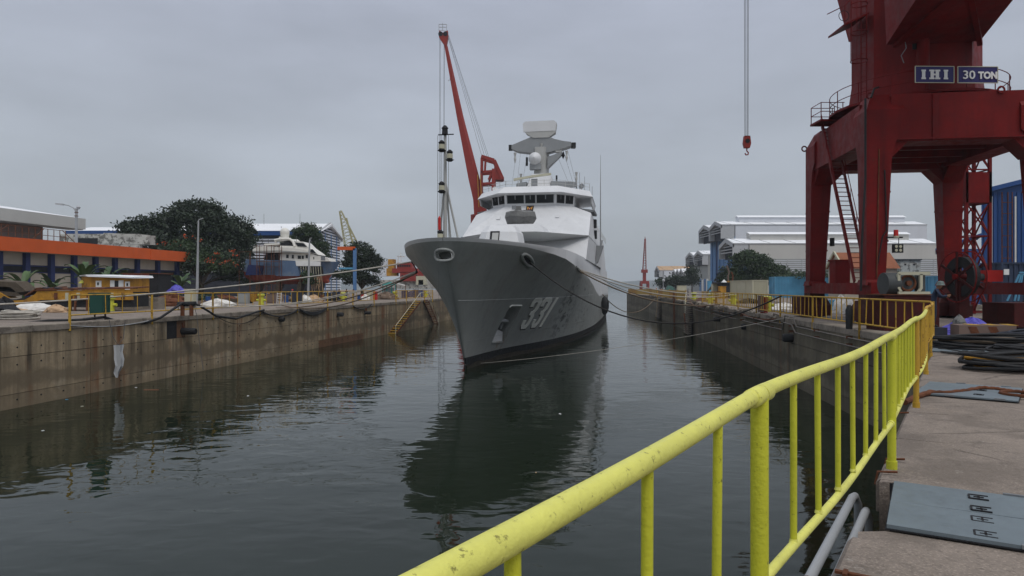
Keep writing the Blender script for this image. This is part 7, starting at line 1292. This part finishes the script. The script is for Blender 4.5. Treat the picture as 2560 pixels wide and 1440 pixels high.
for i, (px, py) in enumerate(((2248,1032+0),(2232,1148),(2212,1180))):
    p = gp(px+8,py,.02); tag(MB().tube([p+Vector((-.12,.03,-.14)),p+Vector((-.10,.02,.0)),p,p+Vector((.08,-.04,.01))],.014,6).build('iron_hook', M['rust']), ['rusty iron hook in the edge beside the second hatch plate','upper rusty iron hook near the railing socket','lower rusty iron hook near the railing socket'][i], 'hook')
# ---------------------------------------------------------------- people far along both quays
for i, (px, d, h, m_, lb, hat) in enumerate(((848,100,1.72,'navycloth','man in dark blue standing left of the yellow bollard on the left quay',None),(866,101,1.72,'dark','man in black standing right of the yellow bollard on the left quay',None),(883,102,1.7,'slate','man in dark grey at the blue jib post',None),(731,98,1.65,'lblue','man in light blue with a white and red cap under the yacht',M['redm']),(1641,172,1.7,'orange','man in an orange vest farthest along the right quay',M['orange']),(1652,170,1.7,'redm','man in a red shirt on the far right quay',None),(1664,160,1.7,'teal','man in a green vest nearest on the far right quay',None),(1720,150,1.65,'dark','man in black crouching by the cream box cabin',None))):
    person('person', G(px,d), h, i*1.1, M[m_], M['navy'] if i%2 else M['dark'], lb, hat, 'walk' if i%2 else 'stand')
# ---------------------------------------------------------------- mooring ropes
def rope(p, q, dr, r, mat, label, n=20): return tag(MB().tube(sag(p,q,dr,n), r, 6).build('mooring_rope', mat, smooth=60), label, 'rope')
rope(W(1032,654,50.5), W(-260,772,38), .55, .05, M['rope_l'], 'single pale rope from the starboard bow to the far left quay')
rope(W(1042,677,51), W(560,760,56), 1.0, .035, M['rope_l'], 'upper pale rope of the bundle from the bow to the left quay'); rope(W(1040,680,51), W(700,762,69), 1.3, .05, M['rope_b'], 'brown middle rope of the bundle ending by the disc bollard'); rope(W(1041,683,51), W(690,770,66), .7, .05, M['rope_b'], 'lowest brown rope of the bundle below the railing'); rope(W(1039,681,51), W(470,765,47.6), .9, .03, M['rope_l'], 'long thin pale rope from the bow to the rusty bitt')
MBc = MB().tube([W(1030,656,50.4),W(1024,650,49.5)],.08,6); 
tag(MB().tube([W(1028,654,50.4),W(1034,662,50.4),W(1040,672,50.8),W(1042,682,51)],.05,6).build('chafe_chain', M['dark']), 'dark chafing chain on the starboard bow plating', 'chain'); tag(MB().tube([W(1042,680,51),W(1015,694,53),W(1000,703,54.5)],.10,6).build('rope_sleeve', M['rope_d'], smooth=60), 'black sleeve round the rope bundle at the bow', 'rope sleeve')
ra = hitP(1320,652,.05); rope(ra, W(1955,739,45.8), 3.15, .055, M['rope_d'], 'thick dark rope sagging from the port bow fairlead to the right quay')
rb_ = hitP(1448,673,.05); rope(rb_, W(1836,733,76), .9, .06, M['rope_l'], 'pale upper rope from the aft fairlead to the right quay'); rope(rb_+Vector((.1,0,-.1)), W(1842,735,75), 1.25, .05, M['rope_l'], 'second pale rope just under the upper one'); rope(rb_+Vector((0,0,-.15)), W(1800,761,68.5), 1.2, .07, M['rope_b'], 'brown double rope from the aft fairlead to the wall edge')
rope(S(62,7.4,5.0), (RX(140),140,5.3), 3.6, .07, M['rope_b'], 'brown slack rope from the frigate quarter to the far steps'); rope(S(60,7.3,7.5), (RX(112),112,4.5), 1.0, .04, M['rope_d'], 'thin dark rope from the frigate quarter to the wall ladder')
rope(S(1.2,.9,.35), W(1985,790,42.6), .35, .016, M['rope_l'], 'thin pale line stretched low over the water from the stem'); rope(W(1166,912,51.2), W(1020,890,58), .1, .014, M['rope_l'], 'thin pale line lying off the stem to the left')
tag(MB().cyl(W(1097,602,44.9),W(1097,1000,44.9)-Vector((0,0,0)),.012,n=4).build('plumb_line', M['wire']), 'thin plumb line hanging from the bow to the water', 'line')
# floating litter
for i, (px, py, m_, s_) in enumerate(((378,975,'terra',.9),(340,969,'white',.12),(167,999,'lblue',.14),(205,1016,'cream',.12),(107,1077,'white',.1),(620,990,'white',.12),(1340,1182,'cardb',.06),(1400,1035,'white',.12))):
    d = EYE*F/(py-718); tag(MB().box(((px-1280)/F*d,d,.01),(s_,.08 if s_ > .5 else s_*.7,.02),rz=.3*i).build('floating_litter', M[m_]), ['thin red plank floating beside the left wall','white scrap floating just left of the red plank','light blue scrap floating near the left wall','cream scrap floating near the light blue one','white scrap floating far from the wall at left','white scrap floating below the drop wire','tan leaf floating in the frigate reflection','white scrap in the upper frigate reflection'][i], 'litter')

# ---------------------------------------------------------------- more yard gear
def drum(px, d, m_, label): c = G(px,d); t = T('oil_drum', c, label, 'drum', 'oil drums in the left yard'); MB().lathe(c,[(.28,0),(.30,.02),(.28,.05),(.28,.42),(.30,.44),(.28,.46),(.28,.85),(.30,.87),(.27,.9)],12).build('shell', M[m_], t, smooth=40); return t
for px, d, m_, lb in ((520,80,'blue','blue oil drum on the grass patch edge'),(531,81,'rust','rusty oil drum beside the blue drum on the grass edge'),(716,90,'blue','blue oil drum beside the brown boards under the yacht'),(806,97,'rust','rusty oil drum left of the dark machine heap'),(898,103,'blue','blue oil drum between the jib post and the white bag'),(905,104,'redm','red oil drum right beside the blue one near the jib post'),(2080,60,'lblue','light blue oil drum behind the near crane wheels')): drum(px, d, m_, lb)
def timber(px, d, n, L_, m_, label, sd=1):
    rg = random.Random(sd); c = G(px,d,QZ); t = T('timber_stack', c, label, 'timber stack')
    for k in range(n): r_, q_ = divmod(k,4); MB().box(c+Vector((rg.uniform(-.2,.2),q_*.26,.12+r_*.16)),(L_*rg.uniform(.8,1.1),.2,.12),rz=rg.uniform(-.06,.06)).build('plank', M[m_], t)
timber(500,74,12,3.0,'brown','long brown plank stack behind the second railing bay',1); timber(585,88,10,2.2,'bark','dark plank stack left of the grey box',2); timber(830,104,10,2.4,'brown','plank stack behind the workers on the left quay',3); timber(955,116,9,2.6,'cardb','pale plank stack beside the brown rubbish heap',4); timber(1745,92,8,2.4,'brown','brown plank stack beside the far yellow bollard on the right quay',5); timber(1990,64,9,2.8,'cardb','tan plank stack behind the white sacks near the crane',6); timber(2150,70,8,3.2,'bark','dark plank stack beyond the near crane legs',7)
for i, (px, d) in enumerate(((668,87),(672,87.2))): c = G(px,d); tag(MB().lathe(c,[(.12,0),(.12,1.15),(.06,1.3),(.05,1.42)],10).build('gas_cylinder', M['ochre' if i else 'steel'], smooth=50), ['grey gas cylinder right of the yellow bollard with the disc','ochre gas cylinder standing against the grey one'][i], 'gas cylinder')
for i, (px, d, sx, m_, lb) in enumerate(((1700,120,1.6,'rubble','low brown rubble heap behind the far railing'),(1765,98,1.2,'rust','rusty scrap heap between two yellow bollards on the right quay'),(1870,84,1.4,'rope_d','dark tangled net heap before the cream container'),(2050,75,1.8,'brown','brown debris heap behind the near crane legs'))): lumpy('scrap_heap', G(px,d), sx,.7,.55, M[m_], lb, 'scrap heap', 70+i, n=20, amp=.6)
# ---------------------------------------------------------------- haze
hz = MB().box((0,2600,69),(9000,5700,141)).build('haze', [], kind='stuff')
hm_ = bpy.data.materials.new('haze'); hm_.use_nodes = True; n_ = hm_.node_tree.nodes; n_.clear(); o_ = n_.new('ShaderNodeOutputMaterial'); v_ = n_.new('ShaderNodeVolumePrincipled')
v_.inputs['Color'].default_value = (.86,.93,1,1); v_.inputs['Density'].default_value = .00024; hm_.node_tree.links.new(v_.outputs[0], o_.inputs['Volume']); hz.data.materials.append(hm_)
